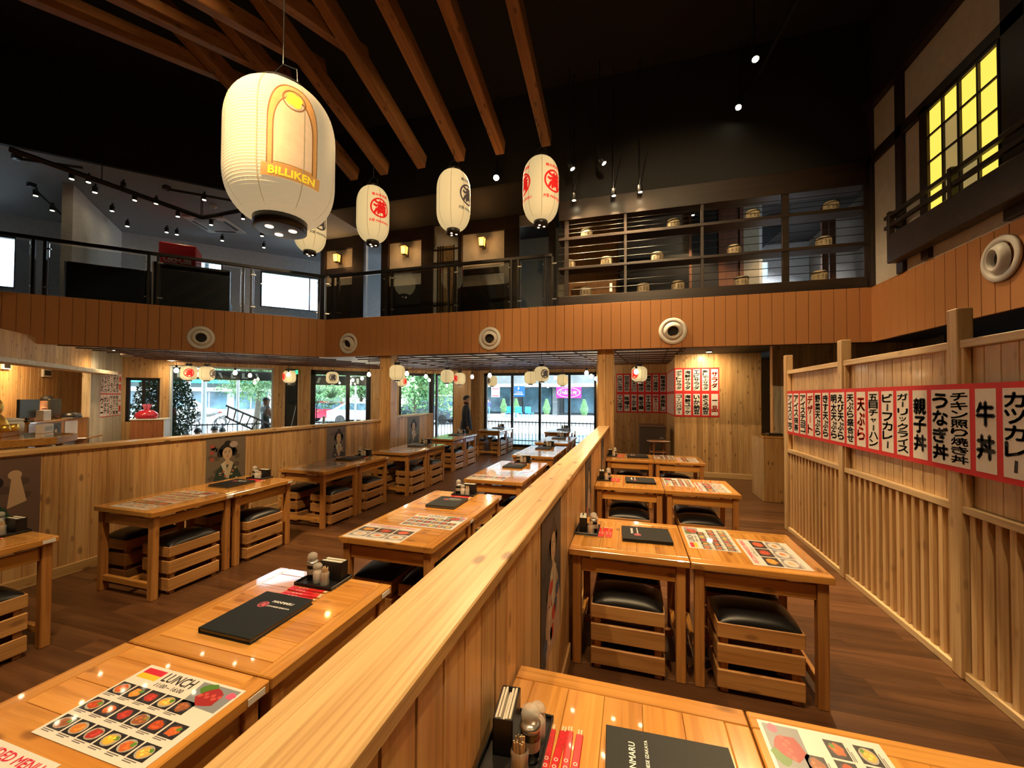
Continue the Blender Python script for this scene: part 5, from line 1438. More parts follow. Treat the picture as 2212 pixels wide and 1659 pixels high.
# front of the gallery
spot(tuple(at(1072, 384, Y=7.30)), (-0.9,2.6,1.0), 'dazzling spotlight between two long lanterns aimed into the room', 'gallery front spotlights', 380*KEY, 70, sc=1.6, hang=Z_CEIL)
for px, py, aim, nm in ((1237,365,(0.3,7.0,2.8),'first'),(1305,353,(1.6,6.9,2.8),'second')):
    spot(tuple(at(px, py, Y=7.10)), aim, '%s flaring spotlight above the cable screen from the long lanterns' % nm, 'gallery front spotlights', 110*KEY, 75, sc=1.2, hang=Z_CEIL)
for k, (px, py) in enumerate(((1240,433),(1326,423),(1383,415))):
    p = at(px, py, Y=7.30); spot(tuple(p), (p.x+0.1, 7.44, 3.0), '%s spotlight on the head beam of the cable screen' % ORD[k], 'head beam spotlights', 60*KEY, 80, hang=Z_CEIL)
for k, (px, py) in enumerate(((902,416),(876,456),(720,446),(702,482))):
    p = at(px, py, Y=8.55); spot(tuple(p), (p.x, 8.5, 3.4), '%s small spotlight over the timber framed gallery wall' % ORD[k], 'gallery wall spotlights', 14, 70, hang=6.0)
for k, (px, py) in enumerate(((1497,465),(1730,430))):
    p = at(px, py, Y=9.2); spot(tuple(p), (p.x, 9.3, 3.4), '%s spotlight behind the cable screen' % ORD[k], 'spotlights behind the cable screen', 130, 100, hang=6.0)
# above and behind the viewer: the same tracks continue over the table rows
for x, y, zz, ax, ay, az, pw, an in ((0.9,0.6,6.3,0.2,1.7,0.7,200,60),(-0.5,0.9,6.3,-0.7,2.4,0.8,175,60),(-1.7,0.2,6.2,-1.6,1.6,0.7,190,58),(-2.6,1.3,5.9,-5.0,2.6,0.6,250,62),(-1.1,1.4,6.2,-1.5,5.6,0.7,300,50),(-2.7,1.1,5.9,-4.8,5.6,0.7,380,46),(0.2,1.3,6.3,0.5,5.4,0.7,150,50)):
    spot((x, y, zz), (ax, ay, az), 'ceiling spotlight over the table rows, near the roof timbers', 'spotlights over the table rows', pw*KEY, an, hang=Z_CEIL)
for x, y, zz, ax, ay, az, pw, an in ((-1.2,1.2,6.3,-8.9,5.2,3.0,170,40),(-1.4,1.6,6.3,-4.6,7.4,3.0,170,55),(0.4,1.8,6.3,0.6,7.5,3.1,280,66)):
    spot((x, y, zz), (ax, ay, az), 'added fill spotlight aimed at the board band, near the roof timbers', 'added fill spotlights aimed at the board band', pw*KEY, an, hang=Z_CEIL)  # fill spots added only to brighten the fascia boards
spot((3.3, 11.2, 5.9), (3.2, 11.6, 3.4), 'added white fill light in the corridor behind the barrels', 'added corridor fill lights', 320, 120, col=(0.92,0.95,1.0), hang=6.0)  # fill lamp added to brighten the corridor in place of daylight
# left gallery lights
gl = [(155,387),(191,394),(205,416),(266,407),(291,433),(337,440),(384,468),(441,432),(456,486),(525,473),(563,480),(77,423),(113,455),(242,456),(275,489),(360,502),(382,507),(480,520),(566,510),(570,535)]
for k, (px, py) in enumerate(gl):
    p = at(px, py, Z=5.82); 
    if p.x - p.y < DFAC + 0.3: p = at(px, py, D=DFAC+0.4)
    spot(tuple(p), (p.x, p.y, 3.4), 'small warm spotlight under the grey gallery ceiling', 'spotlights under the grey gallery ceiling', 9 if k % 3 == 0 else 0, 80, hang=6.0)
v0, v1, v2 = at(20, 322, Z=5.55), at(437, 470, Z=5.55), at(560, 447, Z=5.55)
vt = thing('lighting_track', 'black V-shaped lighting beam hung from the gallery ceiling', 'track', (0,0,0))
MB().tube([v0, v1], 0.045, 4).build('rail', black_steel, vt); MB().tube([v1, v2], 0.045, 4).build('rail', black_steel, vt)
for q in (v0.lerp(v1, 0.40), v1, v0.lerp(v1, 0.99)): MB().tube([q, (q.x, q.y, 5.99)], 0.008, 5).build('hanger', black_steel, vt)
for (a, b, lab) in (((36,342),(178,362),'short black track nearest the room corner of the gallery'),((68,402),(140,470),'short black track left of the white cross wall'),((360,408),(540,440),'short black track beside the smoke detector')):
    t = thing('lighting_track', lab, 'track', (0,0,0)); A, B = at(*a, Z=5.9), at(*b, Z=5.9); MB().tube([A, B], 0.025, 4).build('rail', black_steel, t); MB().box(A.x-0.05, A.y-0.05, 5.88, A.x+0.05, A.y+0.05, 5.96).build('feed', black_steel, t)
# recessed downlights
for k, (px, py, Z_) in enumerate(((1527,768,2.705),(251,757,2.72),(307,779,2.72))):
    p = Vector(((1.56,9.2,Z_),(-10.9,5.98,Z_),(-11.6,7.55,Z_))[k]); t = thing('downlight', 'recessed downlight in the soffit %s' % ('over the knotty back wall','at the cashier corner','over the reception desk')[k], 'downlight', (p.x, p.y, Z_))
    MB().lathe([(0.05,0.02),(0.06,0.0),(0.075,-0.004),(0.08,0.01)], 20, closed_ends=False).build('trim_ring', white_m, t, True)
    MB().lathe([(0.0001,0.0),(0.05,0.0)], 16, closed_ends=False).build('lamp', spot_m, t)
    light('downlight_light', 'SPOT', (p.x, p.y, Z_-0.03), 70 if k == 0 else 45, (1.0,0.74,0.40), target=(p.x+0.0, p.y+(0.9 if k == 0 else 0.2), 0.6), spot_size=math.radians(172), spot_blend=1.0, shadow_soft_size=0.05)
# ================================================================== right rear furniture
cab = thing('dark_cabinet', 'dark brown square cabinet against the return of the back wall', 'cabinet', (0,0,0))
ca0 = at(1382, 940, Y=9.85); 
cw = at(1435, 940, Y=9.85).x
cabm = plain('dark_brown_laminate', (0.028,0.016,0.011), rough=0.45)
MB().cbox(ca0.x, 9.85, 0.06, cw+0.03, 10.75, 1.06, 0.006).build('body', cabm, cab)
MB().cbox(ca0.x-0.01, 9.84, 1.06, cw+0.04, 10.76, 1.09, 0.004).build('top', plain('cabinet_top', (0.07,0.035,0.02), rough=0.35), cab)
MB().box(ca0.x+0.03, 9.88, 0.0, cw, 10.72, 0.06).build('plinth', black_m, cab)
MB().cbox(cw-0.10, 9.838, 0.80, cw-0.02, 9.85, 0.83, 0.003).build('handle', steel, cab)
bs = thing('bar_stool', 'reddish wooden bar stool in front of the dark cabinet', 'stool', (at(1422,960,Y=9.35).x, 9.35, 0), 0.3)
bw_ = wood('stool_wood', (0.24,0.09,0.03), (0.16,0.055,0.018), 'Z', rough=0.4, knots=0)
MB().cbox(-0.21, -0.15, 0.775, 0.21, 0.15, 0.81, 0.01).build('seat', bw_, bs)
for sx in (-1,1):
    for sy in (-1,1): MB().tube([(sx*0.19, sy*0.14, 0.0), (sx*0.12, sy*0.09, 0.78)], 0.022, 4).build('leg', bw_, bs)
for z, k in ((0.32,0.165),(0.56,0.145)):
    for s in (-1,1): MB().tube([(-k, s*k*0.72, z), (k, s*k*0.72, z)], 0.016, 4).build('rung', bw_, bs); MB().tube([(s*k, -k*0.72, z), (s*k, k*0.72, z)], 0.016, 4).build('rung', bw_, bs)
bxc = thing('service_counter', 'pine board box counter at the end of the slatted screen', 'counter', (0,0,0))
hb = at(1651, 943, Y=7.75).z
MB().box(2.17, 7.77, 0, 2.70, 8.40, hb-0.02).build('core', pine_pale, bxc)
planks(bxc, (2.16,7.76), (2.72,7.76), 0, hb-0.02, 0.28, wood('counter_board', (0.50,0.28,0.10), (0.38,0.19,0.06), 'Z', rough=0.45, knots=0.8), t=0.015)
planks(bxc, (2.16,8.42), (2.16,7.76), 0, hb-0.02, 0.11, pine_pale, t=0.015)
MB().cbox(2.14, 7.735, hb-0.02, 2.73, 8.43, hb+0.005, 0.004).build('top', honey_x, bxc)
MB().cbox(2.30, 8.0, hb+0.005, 2.52, 8.2, hb+0.035, 0.008).build('pen_tray', black_plastic, bxc)
# CCTV
cc = at(1935, 752, Z=2.66); ct = thing('security_camera', 'small white dome security camera under the dark soffit', 'camera', (cc.x, cc.y, 2.70))
MB().lathe([(0.055,0.02),(0.055,0.0),(0.05,-0.01)], 18).build('base', white_m, ct, True)
MB().lathe([(0.0001,-0.075),(0.03,-0.068),(0.045,-0.04),(0.047,-0.01)], 18).build('shell', white_m, ct, True)
MB().lathe([(0.0001,0.0),(0.02,0.002),(0.022,0.01)], 12, Matrix.Translation((-0.02,-0.045,-0.035)) @ Matrix.Rotation(-2.2,4,'X')).build('lens', black_plastic, ct)

# ================================================================== cashier corner and reception
TN = dS.cross(Z2)   # outward, toward the room
def S_(px, off=0.0): p = at(px, 850, S=SL); return along(p, (q0.x, q0.y), (FAC_L.x, FAC_L.y))
TC = uframe((q0.x, q0.y, 0), dS)   # local x along the counter, local y into the alcove
c0, c1 = S_(66), S_(192); cz = at(150, 904, S=SL).z
cc_ = thing('cashier_counter', 'pine cashier counter with pasted poster and papers', 'counter', (0,0,0)); cc_.matrix_world = TC
MB().box(c0, 0.03, 0, c1, 0.38, cz-0.03).build('core', pine_pale, cc_)
orange_c = wood('counter_orange', (0.46,0.21,0.07), (0.36,0.15,0.045), 'Z', rough=0.35, coat=0.4, knots=0.5)
nb_ = 9
for i in range(nb_):
    a = c0 + (c1-c0)*i/nb_; b = c0 + (c1-c0)*(i+1)/nb_
    MB().cbox(a+0.001, 0.012, 0, b-0.001, 0.03, cz-0.03, 0.003).build('front_board', orange_c, cc_)
MB().cbox(c0-0.02, -0.01, cz-0.03, c1, 0.40, cz, 0.005).build('top', honey_x, cc_)
MB().box(S_(143), 0.004, cz-0.32, S_(170), 0.010, cz-0.05).build('pasted_notice', paper_w, cc_)
MB().box(S_(142), 0.004, cz-0.75, S_(178), 0.010, cz-0.48).build('pasted_notice', plain('grey_notice', (0.5,0.5,0.48)), cc_)
MB().cbox(S_(146), -0.28, cz-0.42, S_(186), 0.01, cz-0.39, 0.004).build('side_shelf', honey_x, cc_)
MB().prism([(0.0,0.0),(-0.2,0.0),(0.0,-0.16)], 0, 0.02, Matrix.Translation((S_(165), 0.0, cz-0.42)) @ Matrix(((0,0,1,0),(1,0,0,0),(0,1,0,0),(0,0,0,1)))).build('shelf_bracket', honey_x, cc_)
po = q0 + dS*S_(121) ; pz = cz - 0.36
poster(frame((po.x + TN.x*0.003, po.y + TN.y*0.003, pz), dS), 0.42, 0.60, 4, 'kimono poster pasted on the cashier counter front', 4)
def cloc(px, dy, z): p = at(px, 850, S=SL-dy*1.4142); return (p.x, p.y, z)
rz = rotz_of(dS)
def monitor(px, dy, w, h, label):
    t = thing('register_monitor', label, 'monitor', cloc(px, dy, cz), rz)
    g = plain('monitor_grey', (0.05,0.048,0.042), rough=0.5) if 'monitor_grey' not in MAT else MAT['monitor_grey']
    MB().cbox(-0.10, -0.02, 0, 0.10, 0.10, 0.02, 0.004).build('foot', g, t)
    MB().cbox(-0.03, 0.02, 0.02, 0.03, 0.05, 0.14, 0.004).build('neck', g, t)
    o = MB().cbox(-w/2, 0.0, 0.06, w/2, 0.04, 0.06+h, 0.008).build('back_shell', g, t)
    for k in range(9): MB().box(-w/2+0.03, -0.003, 0.06+h*(0.15+0.08*k), w/2-0.03, 0.001, 0.06+h*(0.17+0.08*k)).build('vent_slot', black_plastic, o)
monitor(66, 0.16, 0.62, 0.33, 'grey register monitor back on the cashier counter beside the statue')
monitor(122, 0.26, 0.44, 0.33, 'grey register monitor back behind the white papers')
pb = thing('paper_stack_box', 'white box with loose papers on the cashier counter', 'box', cloc(104, 0.06, cz), rz)
MB().cbox(-0.13, 0, 0, 0.13, 0.12, 0.19, 0.006).build('box', paper_w, pb); MB().box(-0.12, -0.002, 0.03, 0.12, 0.001, 0.16).build('front_sheet', plain('note_sheet', (0.6,0.58,0.52)), pb)
bg = thing('black_cap', 'black folded cap lying on the cashier counter', 'cap', cloc(156, 0.05, cz), rz)
MB().lathe([(0.15,0.0),(0.155,0.02),(0.13,0.09),(0.06,0.12),(0.0001,0.125)], 18).build('crown', black_plastic, bg, True); MB().cbox(-0.28, -0.12, 0.0, 0.02, 0.05, 0.015, 0.006).build('brim', black_plastic, bg)
tb = thing('stamp_box', 'small brown box near the pier on the cashier counter', 'box', cloc(178, 0.15, cz), rz)
MB().cbox(-0.09, -0.05, 0, 0.09, 0.05, 0.07, 0.006).build('body', cabm, tb); MB().cbox(-0.09, -0.05, 0.07, 0.09, 0.05, 0.09, 0.006).build('lid', brown, tb)
# devices on the cashier wall
wq = Vector((ab.x, ab.y, 0))
def walldev(px, py, w, h, label):
    p = at(px, py, S=SL + ab.x + ab.y); t = thing('wall_control', label, 'wall box', (p.x + TN.x*0.02, p.y + TN.y*0.02, p.z), rz)
    MB().cbox(-w/2, -0.04, -h/2, w/2, 0.0, h/2, 0.005).build('case', white_m, t); MB().box(-w*0.38, -0.044, -h*0.30, w*0.38, -0.039, h*0.34).build('screen', black_plastic, t)
walldev(95, 806, 0.34, 0.17, 'white wall box with a dark screen behind the cashier')
walldev(6, 790, 0.24, 0.14, 'white wall box with a dark screen near the corner of the cashier wall')
# gold statue on its stand
gp = at(-16, 930, S=SL+0.95); gold = plain('gold_leaf', (0.80,0.50,0.10), noise=0.15, scale=8, rough=0.38, metal=0.85)
st_ = thing('statue_stand', 'faceted pine stand under the gold statue', 'stand', (gp.x, gp.y, 0), rz)
zs = at(-16, 944, S=SL+0.95).z
MB().lathe([(0.70,zs-0.10),(0.72,zs-0.09),(0.72,zs-0.01),(0.70,zs)], 8, Matrix.Rotation(PI/8,4,'Z')).build('top', honey_x, st_)
for k in range(8):
    a = k*PI/4 + PI/8; MB().cbox(-0.03, -0.03, 0, 0.03, 0.03, zs-0.10, 0.004, Matrix.Translation((0.55*math.cos(a), 0.55*math.sin(a), 0)) @ Matrix.Rotation(a,4,'Z')).build('leg', honey_z, st_)
gs = thing('gold_statue', 'shiny gold seated figure statue on the pine stand', 'statue', (gp.x, gp.y, zs), rz)
MB().cbox(-0.36, -0.30, 0, 0.36, 0.30, 0.10, 0.01).build('plinth', wood('plinth_wood', (0.42,0.20,0.06), (0.32,0.14,0.04), 'X', knots=0), gs)
MB().lathe([(0.20,0.10),(0.25,0.14),(0.25,0.26),(0.20,0.38),(0.13,0.46),(0.10,0.48)], 24).build('torso', gold, gs, True)
MB().lathe([(0.06,0.46),(0.13,0.50),(0.165,0.60),(0.15,0.70),(0.09,0.79),(0.03,0.83),(0.0001,0.835)], 24).build('head', gold, gs, True)
for s in (-1, 1):
    MB().tube([(s*0.13,-0.02,0.16),(s*0.16,-0.26,0.17),(s*0.15,-0.34,0.19)], [0.11,0.09,0.075], 14).build('leg', gold, gs, True)
    MB().tube([(s*0.17,0,0.42),(s*0.27,-0.04,0.30),(s*0.26,-0.16,0.20)], [0.065,0.06,0.045], 12).build('arm', gold, gs, True)
    MB().lathe([(0.0001,-0.05),(0.035,-0.03),(0.04,0.02),(0.0001,0.05)], 10, Matrix.Translation((s*0.165,0.0,0.60))).build('ear', gold, gs, True)
pl = thing('statue_plaque', 'small white name block beside the gold statue', 'plaque', (gp.x + dS.x*0.50 + TN.x*0.26, gp.y + dS.y*0.50 + TN.y*0.26, zs), rz)
MB().cbox(-0.13, -0.04, 0, 0.13, 0.04, 0.12, 0.004).build('block', paper_w, pl); MB().box(-0.10, -0.042, 0.03, 0.10, -0.039, 0.09).build('inscription_field', plain('plaque_grey', (0.4,0.4,0.38)), pl)
cu = thing('offering_cup', 'white lidded cup beside the gold statue', 'cup', (gp.x + dS.x*0.49 - TN.x*0.05, gp.y + dS.y*0.49 - TN.y*0.05, zs), rz)
MB().lathe([(0.07,0.0),(0.11,0.03),(0.115,0.14),(0.10,0.17)], 20).build('cup', white_m, cu, True); MB().lathe([(0.105,0.17),(0.10,0.20),(0.03,0.215),(0.0001,0.216)], 20).build('lid', white_m, cu, True)
gs.scale = (0.52,0.52,0.60)
light('alcove_light', 'AREA', tuple(q0 + dS*S_(135) - TN*0.40 + Vector((0,0,2.55))), 26, (1.0,0.68,0.32), target=tuple(q0 + dS*S_(150) - TN*0.75 + Vector((0,0,0.9))), size=0.4)
# reception desk and gift basket
DD = -18.3
r0, r1 = at(281, 925, D=DD), at(353, 925, D=DD); r0.z = r1.z = 0; Tr = uframe(r0, r1-r0); rl = (r1-r0).length; rzz = at(310, 905, D=DD).z
rd = thing('reception_desk', 'reddish wood reception desk with a white end panel by the wide window', 'desk', (0,0,0)); rd.matrix_world = Tr
MB().cbox(0, 0, 0, rl, 0.50, rzz-0.03, 0.005).build('body', wood('desk_red_wood', (0.34,0.13,0.055), (0.26,0.09,0.035), 'Z', rough=0.4), rd)
MB().cbox(rl, 0.0, 0, rl+0.02, 0.50, rzz-0.03, 0.003).build('end_panel', white_m, rd)
MB().cbox(-0.02, -0.02, rzz-0.03, rl+0.05, 0.52, rzz, 0.004).build('top', white_m, rd)
gb = at(317, 897, D=DD-0.25); gt = thing('gift_basket', 'red wrapped gift with pink cellophane on the reception desk', 'gift', (gb.x, gb.y, rzz), rotz_of(r1-r0))
redc = plain('red_wrap', (0.55,0.02,0.05), rough=0.25, coat=0.5)
MB().lathe([(0.19,0.0),(0.23,0.05),(0.22,0.13),(0.14,0.20),(0.05,0.23)], 16).build('wrapped_body', redc, gt, True)
pinkc = plain('pink_cellophane', (0.75,0.22,0.34), rough=0.2)
for a in (0.2, 1.1, 2.3, 3.2, 4.4, 5.4): MB().prism([(-0.03,0.17),(0.03,0.17),(0.10,0.36),(0.02,0.31),(-0.05,0.37)], -0.004, 0.004, Matrix.Rotation(a,4,'Z') @ Matrix.Rotation(PI/2,4,'X') @ Matrix.Rotation(0.2,4,'Y')).build('cellophane_fin', pinkc, gt)
# green exit lamp
ex = at(641, 804, D=DFAC+0.06); et = thing('exit_lamp', 'small green exit lamp on the pine pier by the street door', 'exit sign', (ex.x, ex.y, ex.z), math.radians(45))
MB().cbox(-0.04, -0.03, -0.07, 0.04, 0.03, 0.07, 0.004).build('case', plain('exit_case', (0.1,0.12,0.1)), et); MB().box(-0.032, -0.034, -0.06, 0.032, -0.029, 0.06).build('face', glow('exit_green', (0.05,0.8,0.25), 1.5), et)

# ================================================================== street outside
ST = -0.10
gm = plain('pale_concrete', (0.58,0.60,0.60), noise=0.12, scale=2.0, rough=0.9)
terr = MB().prism([(2.5,13.16),(2.5,14.6),(-7.5,14.6),(-15.6,6.5),(-14.4,5.3),(-6.86,13.16)], ST-0.05, -0.06)
terr.build('ground_terrace', gm, kind='structure')
MB().box(-90, -40, ST-0.2, 60, 90, ST-0.02).build('ground_street', plain('street_asphalt', (0.46,0.48,0.50), noise=0.15, scale=1.2, rough=0.95), kind='structure')
rd_ = plain('road_grey', (0.16,0.17,0.18), noise=0.1, scale=1.0, rough=0.95)
MB().box(-60, 26, ST-0.02, 40, 33, ST-0.005).build('ground_road', rd_, kind='structure')
MB().prism([(-60,-20),(-20,20),(-12,28),(-12,36),(-70,-22)], ST-0.02, ST-0.006).build('ground_road', rd_, kind='structure')
# fence on the terrace edge
def fence(a, b, label):
    a = Vector(a); b = Vector(b); T = uframe(a, b-a); Ln = (b-a).length
    t = thing('street_fence', label, 'fence', (0,0,0)); t.matrix_world = T
    for z in (0.12, 0.80): MB().box(0, -0.015, z, Ln, 0.015, z+0.035).build('rail', black_steel, t)
    n = int(Ln/0.13)
    pm = MB().box(-0.009, -0.009, -0.05, 0.009, 0.009, 0.86).mesh('picket'); pm.materials.append(black_steel)
    for i in range(n+1): inst('picket', pm, t, (i*Ln/n, 0, 0))
fence((-7.3,14.4,0), (2.3,14.4,0), 'black picket fence along the terrace outside the back windows')
fence((-15.3,6.9,0), (-7.5,14.35,0), 'black picket fence along the terrace outside the street door')
# ---- building across the street with shop signs
bd = thing('shop_building', 'grey concrete shop building across the street with signs', 'building', (0, 41, ST))
conc = plain('old_concrete', (0.125,0.138,0.148), noise=0.25, scale=0.8, rough=0.9)
gl_d = plain('shop_glass_dark', (0.10,0.18,0.24), noise=0.5, scale=0.7, rough=0.1)
MB().box(-26, 0, 3.1, 16, 8, 14).box(-26, 2.2, 0, 16, 8, 3.1).build('wall', conc, bd)
MB().box(-26, -0.6, 2.9, 16, 0.0, 3.25).build('ledge', plain('ledge_white', (0.22,0.235,0.25)), bd)
for k, x in enumerate((-24,-20,-16.6,-12.2,-7.6,-3,1.5,6)): MB().box(x-0.25, 0.2, 0, x+0.25, 2.2, 3.1).build('column', conc, bd)
for k, x in enumerate((-22,-18.3,-14.4,-9.9,-5.3,-0.8,3.7)): MB().box(x-1.6, 2.0, 0.2, x+1.6, 2.2, 2.9).build('shop_window', gl_d, bd)
winm = plain('upper_glass', (0.18,0.24,0.27), rough=0.15)
for k in range(9):
    f = MB().box(-25+4.4*k, -0.06, 6.9, -22.2+4.4*k, 0.02, 8.2).build('window', winm, bd); MB().box(-25.1+4.4*k, -0.12, 6.75, -22.1+4.4*k, 0.0, 6.9).build('sill', conc, f)
for k in range(5):
    MB().cbox(-19+6.0*k, -0.5, 5.6, -18.2+6.0*k, 0.0, 6.3, 0.03).build('ac_unit', white_m, bd)
def sign(px0, px1, py0, py1, col, texts, label, border=None):
    a = at(px0, py0, Y=40.4); b = at(px1, py1, Y=40.4)
    w, h = b.x-a.x, a.z-b.z; t = thing('shop_sign', label, 'sign', ((a.x+b.x)/2, 40.4, (a.z+b.z)/2))
    MB().cbox(-w/2, -0.12, -h/2, w/2, -0.05, h/2, 0.02).build('panel', plain('sign_%d' % px0, col, noise=0.03, rough=0.4), t)
    for bx in (-0.3, 0.3): MB().box(bx*w-0.05, -0.05, -0.05, bx*w+0.05, 0.598, 0.05).build('bracket', black_steel, t)
    mb = MB(); T = frame((0,-0.13,0), (1,0,0))
    for s_, cx, cy, ww, hh in texts: glyph_fit(mb, s_, cx*w, cy*h, ww*w, hh*h, 0.03, T=T)
    if border:
        vs = []; fs = []
        n = 40
        for i in range(n):
            an = 2*PI*i/n
            for r in (0.46, 0.43): vs.append((r*w*math.cos(an), r*h*math.sin(an)*0.95, 0))
        for i in range(n): j = (i+1) % n; fs.append((2*i, 2*j, 2*j+1, 2*i+1))
        mb.add(vs, fs, T)
    return t, mb, w, h, T
sw = plain('sign_white', (0.6,0.6,0.61), noise=0.02)
t, mb, w, h, T = sign(1202, 1256, 836, 860, (0.38,0.012,0.20), [('Petit Four',0,0.05,0.68,0.42)], 'magenta shop sign with a white oval and script across the street', True); mb.build('lettering', sw, t)
t, mb, w, h, T = sign(1108, 1134, 834, 857, (0.004,0.06,0.17), [('Solane',0.0,-0.05,0.6,0.26)], 'blue shop sign with a white flame across the street'); 
mb.add([(-0.05*w,0.18*h,0),(0.05*w,0.18*h,0),(0.06*w,0.28*h,0),(0.0,0.44*h,0),(-0.06*w,0.28*h,0)], [(0,1,2,3,4)], T); mb.add([(-0.38*w,-0.30*h,0),(0.38*w,-0.30*h,0),(0.38*w,-0.24*h,0),(-0.38*w,-0.24*h,0)], [(0,1,2,3)], T); mb.build('lettering', sw, t)
t, mb, w, h, T = sign(1062, 1080, 837, 858, (0.80,0.76,0.76), [], 'pale shop sign with red stripes across the street')
mb.add([(-0.42*w,0.30*h,0),(0.42*w,0.30*h,0),(0.42*w,0.42*h,0),(-0.42*w,0.42*h,0)], [(0,1,2,3)], T); mb.add([(-0.42*w,-0.42*h,0),(0.42*w,-0.42*h,0),(0.42*w,-0.30*h,0),(-0.42*w,-0.30*h,0)], [(0,1,2,3)], T); mb.build('stripes', plain('sign_red', (0.65,0.06,0.08)), t)
# ---- teal shop building seen through the wide window (parallel to the street facade)
tbz = thing('teal_shop_building', 'shop building with a teal awning beyond the wide street window', 'building', (-46, 32, ST), math.radians(45))
MB().box(-24, 0, 0, 16, 8, 9.5).build('wall', plain('shop_wall_pale', (0.45,0.50,0.52), noise=0.2, scale=0.6), tbz)
MB().box(-24, -2.0, 3.15, 16, 0.0, 3.6).build('awning', plain('teal_awning', (0.02,0.36,0.36), rough=0.5), tbz)
MB().box(-24, -1.2, 2.3, 16, 0.0, 2.7).build('white_band', plain('band_white', (0.75,0.78,0.80)), tbz)
for k in range(10): 
    f = MB().box(-23.4+3.9*k, -0.08, 0.3, -20.2+3.9*k, 0.02, 2.2).build('shop_window', gl_d, tbz); MB().box(-21.85+3.9*k, -0.12, 0.3, -21.75+3.9*k, 0.03, 2.2).build('mullion', white_m, f)
for k in range(8): MB().box(-23+4.8*k, -0.06, 4.6, -20+4.8*k, 0.02, 6.2).build('window', winm, tbz)
# ---- poles
def pole(px, D_, r, label):
    p = at(px, 850, D=D_); t = thing('utility_pole', label, 'pole', (p.x, p.y, ST)); 
    MB().lathe([(r*1.1,0),(r,0.4),(r*0.8,8.5)], 14).build('shaft', plain('pole_%d' % px, (0.62,0.66,0.68)), t, True); MB().lathe([(r*1.8,0),(r*1.8,0.12),(r*1.1,0.2)], 14).build('base', conc, t, True)
    MB().box(-0.7, -0.05, 7.4, 0.7, 0.05, 7.5).build('crossarm', conc, t)
pole(405, -25.0, 0.09, 'thick pale utility pole left in the wide street window')
pole(441, -25.5, 0.08, 'pale utility pole between the globe lanterns and motorbikes')
pole(514, -25.0, 0.05, 'slim white pole right in the wide street window')
pole(768, -26.0, 0.04, 'thin white pole seen through the street door')
# ---- trees
def tree(loc, h, r, seed, label, green=((0.10,0.24,0.09),(0.20,0.38,0.16)), n=16000, squash=0.8):
    rng = random.Random(seed); t = thing('street_tree', label, 'tree', loc, 0, 'street trees')
    MB().tube([(0,0,0),(0.05*h*rng.random(),0,h*0.3),(0.1,0.1,h*0.62)], [0.035*h,0.026*h,0.012*h], 8).build('trunk', plain('bark_%d' % seed, (0.12,0.09,0.06)), t)
    for cix, gc in enumerate(green):
        mb = MB()
        cl = [(rng.gauss(0,0.42)*r, rng.gauss(0,0.42)*r, h*0.68 + rng.gauss(0,0.30)*r*squash) for _ in range(16)]
        for _ in range(n//2):
            c = cl[rng.randrange(16)]; q = Vector((rng.gauss(0,1), rng.gauss(0,1), rng.gauss(0,1))).normalized()*(r*0.40*rng.random()**0.4)
            p = Vector(c) + q; s = r*0.024*(0.6+rng.random()); u = Vector((rng.gauss(0,1), rng.gauss(0,1), rng.gauss(0,0.6))).normalized(); v = u.cross(q.normalized() + Vector((0.01,0.02,0))).normalized()
            mb.add([p-u*s, p+v*s*0.55, p+u*s, p-v*s*0.55], [(0,1,2,3)])
        m = plain('leaf_%d_%d' % (seed, cix), gc, noise=0.3, scale=3, rough=0.7)
        mb.build('foliage', m, t)['kind'] = 'stuff'
    return t
def gz(px, Y): return at(px, 850, Y=Y)
p = gz(895, 23); tree((p.x, p.y, ST), 5.0, 3.6, 21, 'broad leafy tree filling the window beside the pillar')
p = gz(975, 33); tree((p.x, p.y, ST), 5.0, 3.4, 22, 'leafy tree behind the white van')
p = gz(775, 25); tree((p.x, p.y, ST), 4.6, 2.9, 23, 'leafy tree beyond the street door')
p = at(552, 850, D=-32); tree((p.x, p.y, ST), 4.6, 2.3, 24, 'pale green tree beyond the man with the ladder', green=((0.16,0.30,0.12),(0.28,0.45,0.22)))
p = gz(735, 33); tree((p.x, p.y, ST), 5.0, 3.2, 25, 'dark leafy tree behind the red car', green=((0.08,0.19,0.09),(0.14,0.28,0.12)))
